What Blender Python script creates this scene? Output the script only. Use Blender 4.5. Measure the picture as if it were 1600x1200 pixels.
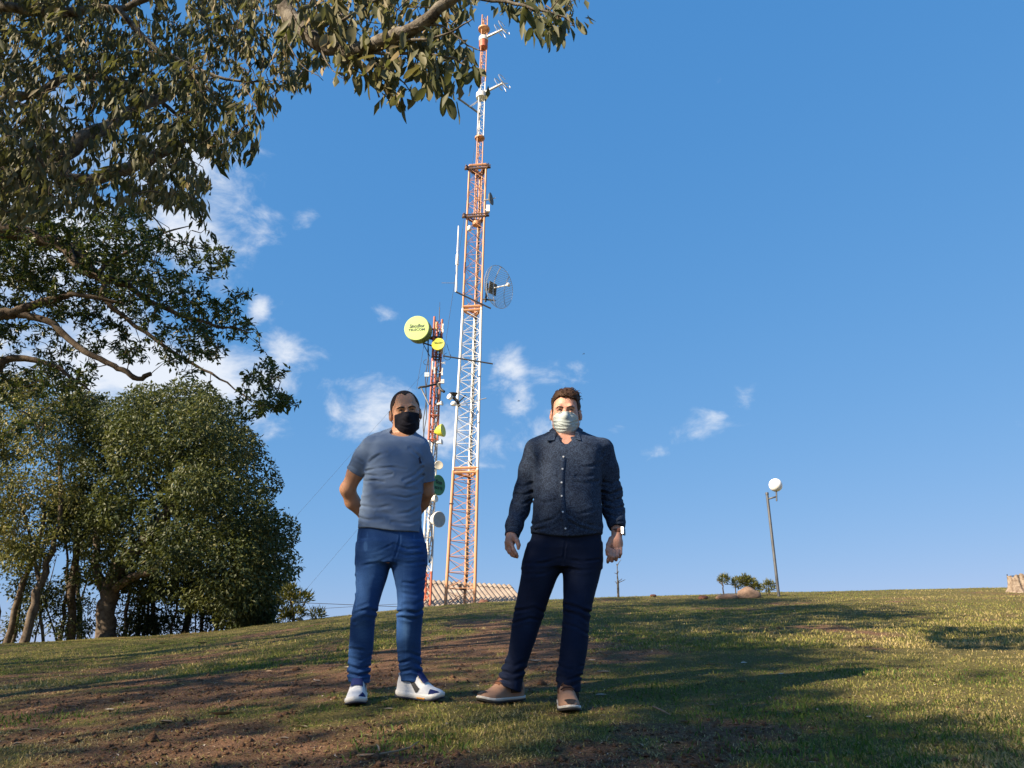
import bpy, bmesh, math, random
import numpy as np
from mathutils import Vector, Matrix, Quaternion

for _o in list(bpy.data.objects):
    bpy.data.objects.remove(_o)
SC = bpy.context.scene
COL = SC.collection
R = math.radians

# ------------------------------------------------------------------ camera
TILT = R(19.5)
FOC = 1200.0                      # focal length in pixels of the 1600 px wide photograph
cam_d = bpy.data.cameras.new('camera')
cam_d.sensor_fit = 'HORIZONTAL'
cam_d.sensor_width = 36.0
cam_d.lens = 36.0 * FOC / 1600.0
cam_d.clip_start = 0.05
cam_d.clip_end = 20000
cam = bpy.data.objects.new('camera', cam_d)
COL.objects.link(cam)
cam.location = (0, 0, 0)
cam.rotation_euler = (R(90) + TILT, 0, 0)
SC.camera = cam

# ------------------------------------------------------------------ light
SUN = Vector((-0.72, -0.46, 0.52)).normalized()      # towards the sun: low, left and behind the camera
SUN_EL = math.asin(SUN.z)
SUN_AZ = math.atan2(SUN.x, SUN.y)
sl = bpy.data.lights.new('sun', 'SUN')
sl.energy = 5.0
sl.angle = R(0.53)
sl.color = (1.0, 0.83, 0.62)
so = bpy.data.objects.new('sun', sl)
COL.objects.link(so)
so.rotation_euler = SUN.to_track_quat('Z', 'Y').to_euler()

SC.view_settings.view_transform = 'Standard'
SC.view_settings.look = 'None'
SC.view_settings.gamma = 1.0
SC.view_settings.use_curve_mapping = False
SC.view_settings.exposure = 1.38
SC.cycles.max_bounces = 8
SC.cycles.transparent_max_bounces = 8
SC.cycles.sample_clamp_indirect = 6.0

CT, ST = math.cos(TILT), math.sin(TILT)

def ray(px, py):
    """direction (unit Y) of the photograph's pixel"""
    x = (px - 800.0) / FOC
    u = (600.0 - py) / FOC
    return Vector((x, CT - u * ST, ST + u * CT))

def P(px, py, Y):
    """the point on that pixel's ray that lies Y metres in front of the camera"""
    d = ray(px, py)
    return d * (Y / d.y)

def ppm(p):
    """photograph pixels per metre at a point"""
    return FOC / (p[1] * CT + p[2] * ST)

# ------------------------------------------------------------------ world: clear sky with a few thin clouds
world = bpy.data.worlds.new('World')
SC.world = world
world.use_nodes = True
wn = world.node_tree
wn.nodes.clear()
W_OUT = wn.nodes.new('ShaderNodeOutputWorld')
W_BG = wn.nodes.new('ShaderNodeBackground')
W_BG.inputs['Strength'].default_value = 0.096
sky = wn.nodes.new('ShaderNodeTexSky')
sky.sky_type = 'NISHITA'
sky.sun_disc = False
sky.sun_elevation = SUN_EL
sky.sun_rotation = SUN_AZ
sky.altitude = 900
sky.air_density = 1.0
sky.dust_density = 0.35
sky.ozone_density = 2.2
tc = wn.nodes.new('ShaderNodeTexCoord')

def wmath(op, a, b=None, c=None, clamp=False):
    n = wn.nodes.new('ShaderNodeMath')
    n.operation = op
    n.use_clamp = clamp
    for i, v in enumerate((a, b, c)):
        if v is None:
            continue
        if isinstance(v, (int, float)):
            n.inputs[i].default_value = v
        else:
            wn.links.new(v, n.inputs[i])
    return n.outputs[0]

def wdot(vec):
    n = wn.nodes.new('ShaderNodeVectorMath')
    n.operation = 'DOT_PRODUCT'
    wn.links.new(tc.outputs['Generated'], n.inputs[0])
    n.inputs[1].default_value = vec
    return n.outputs['Value']

# px, py of the centre, half extents, rotation (deg), strength
CLOUDS = [(412, 340, 66, 34, 8, .80), (480, 350, 46, 36, 20, .72), (475, 372, 20, 12, 0, .6), (290, 330, 140, 180, 0, 1.02), (90, 400, 230, 150, 0, 1.2),
          (438, 545, 50, 46, 0, .92), (410, 590, 60, 50, 0, .85), (404, 482, 22, 36, 0, .8), (585, 632, 100, 52, -14, .90), (545, 650, 60, 36, -8, .7), (690, 668, 70, 46, 0, .80),
          (798, 572, 54, 46, 30, .90), (862, 582, 70, 30, 5, .85), (818, 682, 90, 42, -20, .88), (812, 625, 40, 70, 0, .72), (900, 575, 34, 20, 0, .6),
          (1100, 664, 100, 26, -26, .86), (1060, 690, 40, 20, 0, .7), (1150, 640, 40, 18, -26, .62), (220, 575, 270, 85, 0, 1.25), (420, 650, 80, 70, 0, .7),
          (60, 230, 170, 150, 0, .9), (-300, 420, 420, 260, 0, 1.0), (-700, 200, 400, 260, 0, .9), (598, 490, 26, 22, 0, .6),
          (962, 672, 22, 14, 0, .62), (760, 730, 50, 24, 0, .62), (330, 260, 80, 60, 0, .7), (2100, 560, 160, 50, -12, .8), (2500, 760, 260, 60, 0, .9)]
total = None
for (px, py, su, sv, rot, st) in CLOUDS:
    c = ray(px, py).normalized()
    rt = Vector((0, 0, 1)).cross(c)
    rt = -rt.normalized()
    up = rt.cross(c).normalized()
    if up.z < 0:
        up = -up
    a = R(-rot)
    e1 = rt * math.cos(a) + up * math.sin(a)
    e2 = -rt * math.sin(a) + up * math.cos(a)
    su_, sv_ = su / FOC * c.y, sv / FOC * c.y
    if c.y < .35:
        su_, sv_ = su / FOC * .35, sv / FOC * .35
    q = wmath('ADD', wmath('POWER', wmath('ABSOLUTE', wmath('DIVIDE', wdot(e1), su_)), 2.0),
              wmath('POWER', wmath('ABSOLUTE', wmath('DIVIDE', wdot(e2), sv_)), 2.0))
    g = wmath('MULTIPLY', wmath('EXPONENT', wmath('MULTIPLY', q, -0.8)), st)
    g = wmath('MULTIPLY', g, wmath('GREATER_THAN', wdot(c), 0.0))
    total = g if total is None else wmath('MAXIMUM', total, g)

mp = wn.nodes.new('ShaderNodeMapping')
mp.inputs['Scale'].default_value = (1.0, 1.0, 1.55)
mp.inputs['Rotation'].default_value = (0.0, R(12), 0.0)
wn.links.new(tc.outputs['Generated'], mp.inputs['Vector'])
nz = wn.nodes.new('ShaderNodeTexNoise')
nz.inputs['Scale'].default_value = 15.0
nz.inputs['Detail'].default_value = 9.0
nz.inputs['Roughness'].default_value = 0.60
nz.inputs['Distortion'].default_value = 0.35
wn.links.new(mp.outputs['Vector'], nz.inputs['Vector'])
den = wmath('SUBTRACT', wmath('ADD', wmath('MULTIPLY', nz.outputs['Fac'], 2.1), wmath('MULTIPLY', total, 1.0)), 1.47)
mr = wn.nodes.new('ShaderNodeMapRange')
mr.interpolation_type = 'SMOOTHSTEP'
mr.inputs['From Min'].default_value = 0.0
mr.inputs['From Max'].default_value = 0.85
wn.links.new(den, mr.inputs['Value'])
cl_fac = wmath('MULTIPLY', mr.outputs['Result'], 0.86)
# a thin pale veil low in the sky (haze over the plain), strongest in the left half
wmix = wn.nodes.new('ShaderNodeMix')
wmix.data_type = 'RGBA'
wmix.inputs['B'].default_value = (3.7, 3.85, 4.1, 1)
sep = wn.nodes.new('ShaderNodeSeparateColor')
wn.links.new(sky.outputs['Color'], sep.inputs['Color'])
cmb = wn.nodes.new('ShaderNodeCombineColor')
# the photograph's tone curve holds back the pale horizon: the same curve for the whole sky
for ch, g, k in (('Red', .757, .43), ('Green', .38, 1.04), ('Blue', .22, 2.12)):
    wn.links.new(wmath('MULTIPLY', wmath('POWER', sep.outputs[ch], g), k), cmb.inputs[ch])
wn.links.new(cl_fac, wmix.inputs['Factor'])
wn.links.new(cmb.outputs['Color'], wmix.inputs['A'])
wn.links.new(wmix.outputs['Result'], W_BG.inputs['Color'])
wn.links.new(W_BG.outputs['Background'], W_OUT.inputs['Surface'])

# ------------------------------------------------------------------ small helpers
rng = np.random.default_rng(7)
random.seed(7)

def tag(o, label=None, cat=None, group=None, kind=None):
    if label: o['label'] = label
    if cat: o['category'] = cat
    if group: o['group'] = group
    if kind: o['kind'] = kind
    return o

def empty(name, loc, label=None, cat=None, group=None, rot=None):
    o = bpy.data.objects.new(name, None)
    o.empty_display_size = 0.2
    COL.objects.link(o)
    o.location = loc
    if rot is not None:
        o.rotation_euler = rot
    tag(o, label, cat, group)
    return o

def link(name, me, mat=None, parent=None, loc=None, mw=None):
    """link a mesh; coordinates are in the world unless loc is given"""
    o = bpy.data.objects.new(name, me)
    COL.objects.link(o)
    if mat is not None and not me.materials:
        me.materials.append(mat)
    if mw is not None:
        o.matrix_world = mw
    if loc is not None:
        o.location = loc
    if parent is not None:
        o.parent = parent
        o.matrix_parent_inverse = world_matrix(parent).inverted()
    return o

def world_matrix(o):
    m = o.matrix_basis.copy()
    while o.parent is not None:
        m = o.parent.matrix_basis @ o.matrix_parent_inverse @ m if False else (o.parent.matrix_basis @ o.matrix_parent_inverse @ m)
        o = o.parent
    return m

def mesh_np(name, V, F, smooth=True):
    """V (n,3); F (m,k) array or list of tuples"""
    me = bpy.data.meshes.new(name)
    V = np.asarray(V, dtype=np.float32)
    if isinstance(F, np.ndarray):
        n, k = F.shape
        me.vertices.add(len(V))
        me.vertices.foreach_set('co', V.ravel())
        me.loops.add(n * k)
        me.loops.foreach_set('vertex_index', F.astype(np.int32).ravel())
        me.polygons.add(n)
        me.polygons.foreach_set('loop_start', np.arange(0, n * k, k, dtype=np.int32))
        me.update(calc_edges=True)
        me.validate()
    else:
        me.from_pydata([tuple(v) for v in V], [], F)
        me.update()
    if smooth:
        me.polygons.foreach_set('use_smooth', np.ones(len(me.polygons), dtype=bool))
    return me

def set_attr(me, name, vals):
    """one float per vertex"""
    a = me.attributes.new(name, 'FLOAT', 'POINT')
    a.data.foreach_set('value', np.asarray(vals, dtype=np.float32))

class MB:
    """collects simple shapes into one mesh"""
    def __init__(self):
        self.v = []
        self.f = []
    def add(self, vs, fs):
        o = len(self.v)
        self.v += [tuple(x) for x in vs]
        self.f += [tuple(i + o for i in f) for f in fs]
        return self
    def box(self, c, s, rot=None):
        hx, hy, hz = s[0] / 2, s[1] / 2, s[2] / 2
        vs = [Vector((x * hx, y * hy, z * hz)) for x in (-1, 1) for y in (-1, 1) for z in (-1, 1)]
        if rot is not None:
            vs = [rot @ v for v in vs]
        vs = [v + Vector(c) for v in vs]
        return self.add(vs, [(0, 1, 3, 2), (4, 6, 7, 5), (0, 4, 5, 1), (2, 3, 7, 6), (0, 2, 6, 4), (1, 5, 7, 3)])
    def tube(self, pts, rads, n=8, caps=True):
        pts = [Vector(p) for p in pts]
        if isinstance(rads, (int, float)):
            rads = [rads] * len(pts)
        t0 = (pts[1] - pts[0]).normalized()
        ref = Vector((0, 0, 1)) if abs(t0.z) < .9 else Vector((1, 0, 0))
        side = t0.cross(ref).normalized()
        vs = []
        for i, p in enumerate(pts):
            t = (pts[min(i + 1, len(pts) - 1)] - pts[max(i - 1, 0)])
            t = t.normalized() if t.length > 1e-9 else t0
            side = (side - t * side.dot(t))
            side = side.normalized() if side.length > 1e-6 else t.orthogonal().normalized()
            b = t.cross(side)
            for k in range(n):
                a = 2 * math.pi * k / n
                vs.append(p + (side * math.cos(a) + b * math.sin(a)) * rads[i])
        fs = []
        for i in range(len(pts) - 1):
            for k in range(n):
                k2 = (k + 1) % n
                fs.append((i * n + k, i * n + k2, (i + 1) * n + k2, (i + 1) * n + k))
        if caps:
            fs.append(tuple(range(n - 1, -1, -1)))
            fs.append(tuple((len(pts) - 1) * n + k for k in range(n)))
        return self.add(vs, fs)
    def lathe(self, prof, c, axis, n=24, cap0=True, cap1=True):
        """prof: (radius, height along axis)"""
        axis = Vector(axis).normalized()
        s = axis.orthogonal().normalized()
        b = axis.cross(s)
        c = Vector(c)
        vs = []
        for (r, h) in prof:
            for k in range(n):
                a = 2 * math.pi * k / n
                vs.append(c + axis * h + (s * math.cos(a) + b * math.sin(a)) * r)
        fs = []
        for i in range(len(prof) - 1):
            for k in range(n):
                k2 = (k + 1) % n
                fs.append((i * n + k, i * n + k2, (i + 1) * n + k2, (i + 1) * n + k))
        if cap0:
            fs.append(tuple(range(n - 1, -1, -1)))
        if cap1:
            fs.append(tuple((len(prof) - 1) * n + k for k in range(n)))
        return self.add(vs, fs)
    def build(self, name, mat, parent=None, smooth=False, mesh_only=False, auto=None):
        me = bpy.data.meshes.new(name)
        me.from_pydata(self.v, [], self.f)
        me.update()
        if smooth:
            me.polygons.foreach_set('use_smooth', np.ones(len(me.polygons), dtype=bool))
            if auto:
                try:
                    me.set_sharp_from_angle(angle=R(auto))
                except Exception:
                    pass
        me.materials.append(mat)
        if mesh_only:
            return me
        return link(name, me, mat, parent)

# ------------------------------------------------------------------ noise in numpy
def _hash(ix, iy, iz, seed):
    n = (ix.astype(np.int64) * 374761393 + iy.astype(np.int64) * 668265263 + iz.astype(np.int64) * 2147483647 + seed * 1274126177) & 0xFFFFFFFF
    n = ((n ^ (n >> 13)) * 1274126177) & 0xFFFFFFFF
    n = n ^ (n >> 16)
    return (n & 0xFFFF).astype(np.float32) / 65535.0

def vnoise(x, y, z=None, seed=0):
    x = np.asarray(x, dtype=np.float64); y = np.asarray(y, dtype=np.float64)
    z = np.zeros_like(x) if z is None else np.asarray(z, dtype=np.float64)
    x, y, z = np.broadcast_arrays(x, y, z)
    ix, iy, iz = np.floor(x), np.floor(y), np.floor(z)
    fx, fy, fz = x - ix, y - iy, z - iz
    fx = fx * fx * (3 - 2 * fx); fy = fy * fy * (3 - 2 * fy); fz = fz * fz * (3 - 2 * fz)
    r = 0
    for a in (0, 1):
        for b in (0, 1):
            for c in (0, 1):
                w = (fx if a else 1 - fx) * (fy if b else 1 - fy) * (fz if c else 1 - fz)
                r = r + w * _hash(ix + a, iy + b, iz + c, seed)
    return r

def fbm(x, y, z=None, octv=4, seed=0, gain=.5):
    s, a, t = 0, 1.0, 0
    f = 1.0
    for i in range(octv):
        s = s + a * vnoise(np.asarray(x) * f, np.asarray(y) * f, None if z is None else np.asarray(z) * f, seed + i * 17)
        t += a
        a *= gain
        f *= 2.03
    return s / t

def sstep(e0, e1, x):
    t = np.clip((x - e0) / (e1 - e0), 0, 1)
    return t * t * (3 - 2 * t)

# ------------------------------------------------------------------ materials
def mat_new(name):
    m = bpy.data.materials.new(name)
    m.use_nodes = True
    nt = m.node_tree
    b = nt.nodes['Principled BSDF']
    return m, nt, b

def noise_node(nt, scale, detail=4, rough=.5, dist=0, vec=None):
    n = nt.nodes.new('ShaderNodeTexNoise')
    n.inputs['Scale'].default_value = scale
    n.inputs['Detail'].default_value = detail
    n.inputs['Roughness'].default_value = rough
    n.inputs['Distortion'].default_value = dist
    if vec is not None:
        nt.links.new(vec, n.inputs['Vector'])
    return n.outputs['Fac']

def coord(nt, which='Object'):
    n = nt.nodes.new('ShaderNodeTexCoord')
    return n.outputs[which]

def ramp(nt, fac, stops):
    n = nt.nodes.new('ShaderNodeValToRGB')
    cr = n.color_ramp
    while len(cr.elements) > 1:
        cr.elements.remove(cr.elements[-1])
    for i, (p, c) in enumerate(stops):
        e = cr.elements[0] if i == 0 else cr.elements.new(p)
        e.position = p
        e.color = (c[0], c[1], c[2], 1)
    nt.links.new(fac, n.inputs['Fac'])
    return n.outputs['Color']

def mixc(nt, fac, a, b, mode='MIX'):
    n = nt.nodes.new('ShaderNodeMix')
    n.data_type = 'RGBA'
    n.blend_type = mode
    for s, v in (('Factor', fac), ('A', a), ('B', b)):
        if isinstance(v, (int, float)):
            n.inputs[s].default_value = v
        elif isinstance(v, tuple):
            n.inputs[s].default_value = (v[0], v[1], v[2], 1)
        else:
            nt.links.new(v, n.inputs[s])
    return n.outputs['Result']

def nmath(nt, op, a, b=None, clamp=False):
    n = nt.nodes.new('ShaderNodeMath')
    n.operation = op
    n.use_clamp = clamp
    for i, v in enumerate((a, b)):
        if v is None: continue
        if isinstance(v, (int, float)): n.inputs[i].default_value = v
        else: nt.links.new(v, n.inputs[i])
    return n.outputs[0]

def mrange(nt, v, a, b, c=0., d=1.):
    n = nt.nodes.new('ShaderNodeMapRange')
    n.inputs['From Min'].default_value = a
    n.inputs['From Max'].default_value = b
    n.inputs['To Min'].default_value = c
    n.inputs['To Max'].default_value = d
    nt.links.new(v, n.inputs['Value'])
    return n.outputs['Result']

def bump(nt, b, h, strength=.3, dist=.01):
    n = nt.nodes.new('ShaderNodeBump')
    n.inputs['Strength'].default_value = strength
    n.inputs['Distance'].default_value = dist
    nt.links.new(h, n.inputs['Height'])
    nt.links.new(n.outputs['Normal'], b.inputs['Normal'])

def attr(nt, name, out='Fac'):
    n = nt.nodes.new('ShaderNodeAttribute')
    n.attribute_name = name
    return n.outputs[out]

def simple(name, col, rough=.5, metal=0, var=.15, scale=8, bmp=0, bscale=60, spec=.5, col2=None):
    m, nt, b = mat_new(name)
    co = coord(nt)
    f = noise_node(nt, scale, 5, .6, .2, co)
    c2 = col2 if col2 else tuple(c * (1 - var) for c in col)
    c1 = col if col2 else tuple(min(1, c * (1 + var * .6)) for c in col)
    nt.links.new(ramp(nt, f, [(.3, c2), (.7, c1)]), b.inputs['Base Color'])
    b.inputs['Roughness'].default_value = rough
    b.inputs['Metallic'].default_value = metal
    b.inputs['Specular IOR Level'].default_value = spec
    if bmp:
        bump(nt, b, noise_node(nt, bscale, 4, .6, 0, co), bmp, .01)
    return m
# ================================================================== ground
_sk = [(0, 1005), (300, 990), (440, 973), (560, 958), (700, 944), (900, 933), (1100, 928), (1400, 921), (1590, 917)]
_az = np.array([ray(*p).x / ray(*p).y for p in _sk])
_sl = np.array([ray(*p).z / ray(*p).y for p in _sk])
_ta = np.linspace(-1.6, 1.6, 641)
_ts = np.interp(_ta, _az, _sl)
_ts = np.where(_ta < _az[0], _sl[0] + np.clip((_ta - _az[0]), -.3, 0) * .05, _ts)
_k = np.exp(-np.linspace(-2, 2, 41) ** 2); _k /= _k.sum()
_ts = np.convolve(np.pad(_ts, 20, 'edge'), _k, 'valid')
H0, YC = 0.673, 24.0

def zg0(X, Y):
    X = np.asarray(X, dtype=np.float64); Y = np.asarray(Y, dtype=np.float64)
    az = X / np.sqrt(Y * Y + 100.0) * math.sqrt(YC * YC + 100) / YC
    s = np.interp(az, _ta, _ts)
    Yp = np.clip(Y, -30, 60)
    z = -H0 + Yp * (s + H0 / YC)
    dr = np.clip(Y - (YC - 2.5), 0, None)
    z = z - np.where(dr < 22, dr * dr * .0040, 22 * 22 * .004 + (dr - 22) * .176)
    z = z - np.clip(Y - 30, 0, 12) ** 2 * .02
    return np.maximum(z, -60 - 0.002 * np.abs(Y))

_EDGE = [(0., 0.)]
def soilness(X, Y):
    """0 = turf, 1 = bare reddish earth, where the lawn is worn"""
    X = np.asarray(X, dtype=np.float64); Y = np.asarray(Y, dtype=np.float64)
    n = fbm(X * .8, Y * .55, octv=5, seed=3)
    n2 = fbm(X * 3.1, Y * 2.4, octv=4, seed=11)
    n3 = fbm(X * 9.5, Y * 8.0, octv=3, seed=13)
    m = np.zeros_like(n)
    for (px, py, rx, ry, st) in SOIL_SPOTS:
        m = np.maximum(m, st * np.exp(-((X - px) / rx) ** 2 - ((Y - py) / ry) ** 2))
    v = m * 1.05 + (n - .5) * 1.1 + (n2 - .5) * 1.15 + (n3 - .5) * .8
    return sstep(.16, .74, v)

def bumps(X, Y):
    z = (fbm(X * .55, Y * .55, octv=3, seed=21) - .5) * .10 * sstep(1.5, 9, np.abs(Y - 4.4) + np.abs(X) * .3)
    near = np.exp(-np.maximum(np.hypot(X, Y) - 6, 0) / 6)
    z = z + (fbm(X * 4, Y * 4, octv=4, seed=23) - .5) * .035 * near
    z = z + .034 * np.exp(-((X + .55) / .8) ** 2 - ((Y - 4.5) / .85) ** 2)      # low swelling where the men stand
    return z

def zg(X, Y):
    return zg0(X, Y) + bumps(np.asarray(X, dtype=np.float64), np.asarray(Y, dtype=np.float64))

def gz(x, y):
    return float(zg(np.array([x]), np.array([y]))[0])

def hit(px, py, far=60.):
    """where the photograph's pixel meets the ground"""
    d = ray(px, py)
    Y = np.linspace(1.5, far, 4000)
    dz = d.z / d.y * Y - zg(d.x / d.y * Y, Y)
    i = np.argmax(dz < 0)
    if dz[i] >= 0:
        i = int(np.argmin(np.abs(dz)))
    y = float(Y[i])
    x = d.x / d.y * y
    return Vector((x, y, gz(x, y)))

# worn spots, seen in the photograph, as ground ellipses (x, y, rx, ry, strength)
SOIL_SPOTS = []
_tmp = [(130, 1085, 190, 30, .8), (330, 1075, 180, 40, .8), (470, 1100, 120, 30, .5), (330, 1165, 300, 40, .75), (700, 1010, 120, 28, .85), (830, 1020, 70, 40, .75),
        (760, 970, 90, 18, .7), (640, 1180, 200, 30, .6), (900, 1190, 190, 36, .8), (1120, 1150, 170, 34, .85), (1250, 1180, 120, 26, .7), (1010, 1090, 70, 18, .35),
        (420, 990, 60, 8, .65), (220, 1040, 120, 12, .6), (1310, 985, 40, 7, .5), (1390, 992, 26, 5, .5), (1330, 1010, 60, 6, .35), (940, 936, 26, 4, .6),
        (60, 1060, 120, 20, .5), (560, 1000, 60, 16, .4), (1590, 930, 30, 5, .6), (720, 1120, 200, 24, .35), (250, 1090, 430, 60, .45), (650, 1190, 620, 36, .72), (750, 1005, 190, 45, .6), (1080, 1150, 260, 50, .3)]
_s0 = SOIL_SPOTS
SOIL_SPOTS = [(0, 0, 1, 1, 0)]
for (px, py, rx, ry, st) in _tmp:
    c = hit(px, py); a = hit(px, py + ry); b = hit(px, py - ry)
    rx_m = rx / ppm(c)
    SOIL_SPOTS.append((c.x, c.y, rx_m, max((b.y - a.y) / 2, .15), st))
SOIL_SPOTS = SOIL_SPOTS[1:]

def _axis(*segs):
    out = []
    for (a, b, n) in segs:
        out.append(np.linspace(a, b, n, endpoint=False))
    out.append([segs[-1][1]])
    return np.concatenate(out)
gxs = _axis((-4000, -300, 12), (-300, -60, 14), (-60, -20, 30), (-20, -5, 70), (-5, 5, 130), (5, 20, 75), (20, 60, 30), (60, 300, 14), (300, 4000, 12))
gys = _axis((-600, -60, 10), (-60, -6, 22), (-6, 2, 24), (2, 7, 90), (7, 32, 150), (32, 70, 30), (70, 400, 16), (400, 6000, 14))
GX, GY = np.meshgrid(gxs, gys)
GZ = zg(GX, GY)
nx, ny = len(gxs), len(gys)
idx = np.arange(nx * ny).reshape(ny, nx)
F = np.stack([idx[:-1, :-1], idx[:-1, 1:], idx[1:, 1:], idx[1:, :-1]], -1).reshape(-1, 4)
gme = mesh_np('ground', np.stack([GX, GY, GZ], -1).reshape(-1, 3), F)
set_attr(gme, 'soil', soilness(GX, GY).ravel())

m, nt, b = mat_new('lawn_earth')
co = coord(nt)
n1 = noise_node(nt, 1.3, 6, .65, .3, co)
n2 = noise_node(nt, 14, 6, .7, .4, co)
n3 = noise_node(nt, 70, 5, .7, .2, co)
soil_c = mixc(nt, n2, ramp(nt, n3, [(.30, (.085, .047, .029)), (.55, (.24, .140, .085)), (.75, (.40, .265, .175))]),
              ramp(nt, n3, [(.30, (.14, .072, .042)), (.60, (.33, .19, .115)), (.8, (.46, .33, .22))]))
turf_c = mixc(nt, ramp(nt, n1, [(.35, (0, 0, 0)), (.65, (1, 1, 1))]),
              ramp(nt, n3, [(.30, (.07, .068, .025)), (.55, (.165, .155, .052)), (.8, (.30, .26, .105))]),
              ramp(nt, n3, [(.30, (.10, .082, .035)), (.55, (.22, .185, .07)), (.8, (.39, .31, .15))]))
sf = nmath(nt, 'ADD', attr(nt, 'soil'), nmath(nt, 'MULTIPLY', nmath(nt, 'SUBTRACT', n2, .5), .9), clamp=True)
nt.links.new(mixc(nt, sf, turf_c, soil_c), b.inputs['Base Color'])
b.inputs['Roughness'].default_value = .95
b.inputs['Specular IOR Level'].default_value = .1
bump(nt, b, nmath(nt, 'ADD', n3, nmath(nt, 'MULTIPLY', n2, 2.0)), 1.0, .05)
ground = link('ground', gme, m)
tag(ground, kind='structure')

# ------------------------------------------------------------------ grass blades
def frame_points(n, y0, y1, power, spread=.74):
    """ground points in the camera's field, thinning out with distance"""
    u = rng.random(n)
    e = 1 - power
    Y = (y0 ** e + u * (y1 ** e - y0 ** e)) ** (1 / e)
    X = (rng.random(n) * 2 - 1) * (spread * Y * 1.0 + .5)
    return X, Y

def blade_mesh(name, X, Y, h, w, lean, colv, mat, segs=2):
    n = len(X)
    Z = zg(X, Y) - .006
    a = rng.random(n) * 2 * np.pi
    la = a + rng.normal(0, .9, n)
    dx, dy = np.cos(a) * w, np.sin(a) * w
    lx, ly = np.cos(la) * lean * h, np.sin(la) * lean * h
    b = np.stack([X, Y, Z], -1)
    side = np.stack([dx, dy, 0 * dx], -1)
    m1 = b + np.stack([lx * .35, ly * .35, h * .62], -1)
    tip = b + np.stack([lx, ly, h * (1 - .35 * np.clip(lean, 0, 1.6))], -1)
    V = np.stack([b - side, b + side, m1 - side * .75, m1 + side * .75, tip], 1).reshape(-1, 3)
    o = np.arange(n)[:, None] * 5
    T = np.concatenate([o + np.array([[0, 1, 3]]), o + np.array([[0, 3, 2]]), o + np.array([[2, 3, 4]])], 0)
    me = mesh_np(name, V, T, smooth=False)
    set_attr(me, 'tone', np.repeat(colv, 5))
    return link(name, me, mat)

m, nt, b = mat_new('grass_blade')
tone = attr(nt, 'tone')
gc = ramp(nt, tone, [(0, (.055, .11, .016)), (.30, (.115, .18, .028)), (.52, (.24, .24, .052)), (.74, (.39, .32, .11)), (1, (.53, .41, .21))])
nt.links.new(gc, b.inputs['Base Color'])
b.inputs['Roughness'].default_value = .6
b.inputs['Specular IOR Level'].default_value = .25
tr = nt.nodes.new('ShaderNodeBsdfTranslucent')
nt.links.new(gc, tr.inputs['Color'])
ms = nt.nodes.new('ShaderNodeMixShader')
ms.inputs['Fac'].default_value = .35
nt.links.new(b.outputs['BSDF'], ms.inputs[1])
nt.links.new(tr.outputs['BSDF'], ms.inputs[2])
nt.links.new(ms.outputs['Shader'], nt.nodes['Material Output'].inputs['Surface'])
GRASS = m

def grass(name, n, y0, y1, power, hs, ws):
    X, Y = frame_points(n, y0, y1, power)
    s = soilness(X, Y)
    # clumping
    cl = fbm(X * 2.2, Y * 2.2, octv=3, seed=41)
    cl2 = fbm(X * 7, Y * 7, octv=2, seed=43)
    keep = rng.random(n) < np.clip(1.06 - s * 1.12, .035, 1) * np.clip(.30 + 1.5 * (cl2 - .22), .2, 1)
    X, Y, s, cl, cl2 = X[keep], Y[keep], s[keep], cl[keep], cl2[keep]
    n = len(X)
    dry = fbm(X * .45, Y * .35, octv=4, seed=51)
    # greener in the middle behind the men, paler and strawier towards the right
    az = X / np.maximum(Y, 1)
    green = np.exp(-((az - .13) / .22) ** 2) * sstep(4.6, 9, Y) * .13
    right = sstep(.28, .55, az) * .13
    tone = .47 + (dry - .5) * .9 + (cl - .5) * .35 - green + right + s * .38 + rng.normal(0, .13, n)
    straw = rng.random(n) < (.10 + .25 * s)
    tone = np.where(straw, tone + .32, tone)
    h = hs * (.55 + .9 * rng.random(n)) * (1.15 - .55 * s) * (.6 + .9 * cl)
    w = ws * (.7 + .6 * rng.random(n))
    lean = np.abs(rng.normal(1.0, .5, n)) + np.where(straw, .5, 0)
    o = blade_mesh(name, X, Y, h, w, lean, np.clip(tone, 0, 1), GRASS)
    tag(o, kind='stuff')
    return o
g1 = grass('grass', 170000, 2.7, 7.5, 1.6, .018, .0021)
tag(g1, 'short patchy lawn grass around the two men', 'grass')
g2 = grass('grass', 150000, 7.2, 28.5, 1.75, .030, .0042)
tag(g2, 'short lawn grass rising to the top of the hill', 'grass')

# lusher weeds in a few places
_w = [(1430, 1186, .30), (1380, 1192, .2), (1465, 1150, .25), (1290, 1112, .25), (1240, 1180, .2), (1010, 1085, .25), (20, 1130, .2), (1330, 1050, .2), (1560, 1130, .35), (640, 1165, .15), (1520, 1060, .3), (1180, 1120, .2)]
XX, YY = [], []
for (px, py, r_) in _w:
    c = hit(px, py); XX.append(rng.normal(c.x, r_, 260)); YY.append(rng.normal(c.y, r_ * .9, 260))
XX, YY = np.concatenate(XX), np.concatenate(YY)
o = blade_mesh('weeds', XX, YY, .034 * (.5 + rng.random(len(XX))), .0032 * (.7 + .6 * rng.random(len(XX))), np.abs(rng.normal(.7, .4, len(XX))), np.clip(.16 + rng.normal(0, .12, len(XX)), 0, 1), GRASS)
tag(o, 'lusher green weed tufts scattered in the lawn', 'weeds', kind='stuff')

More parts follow.
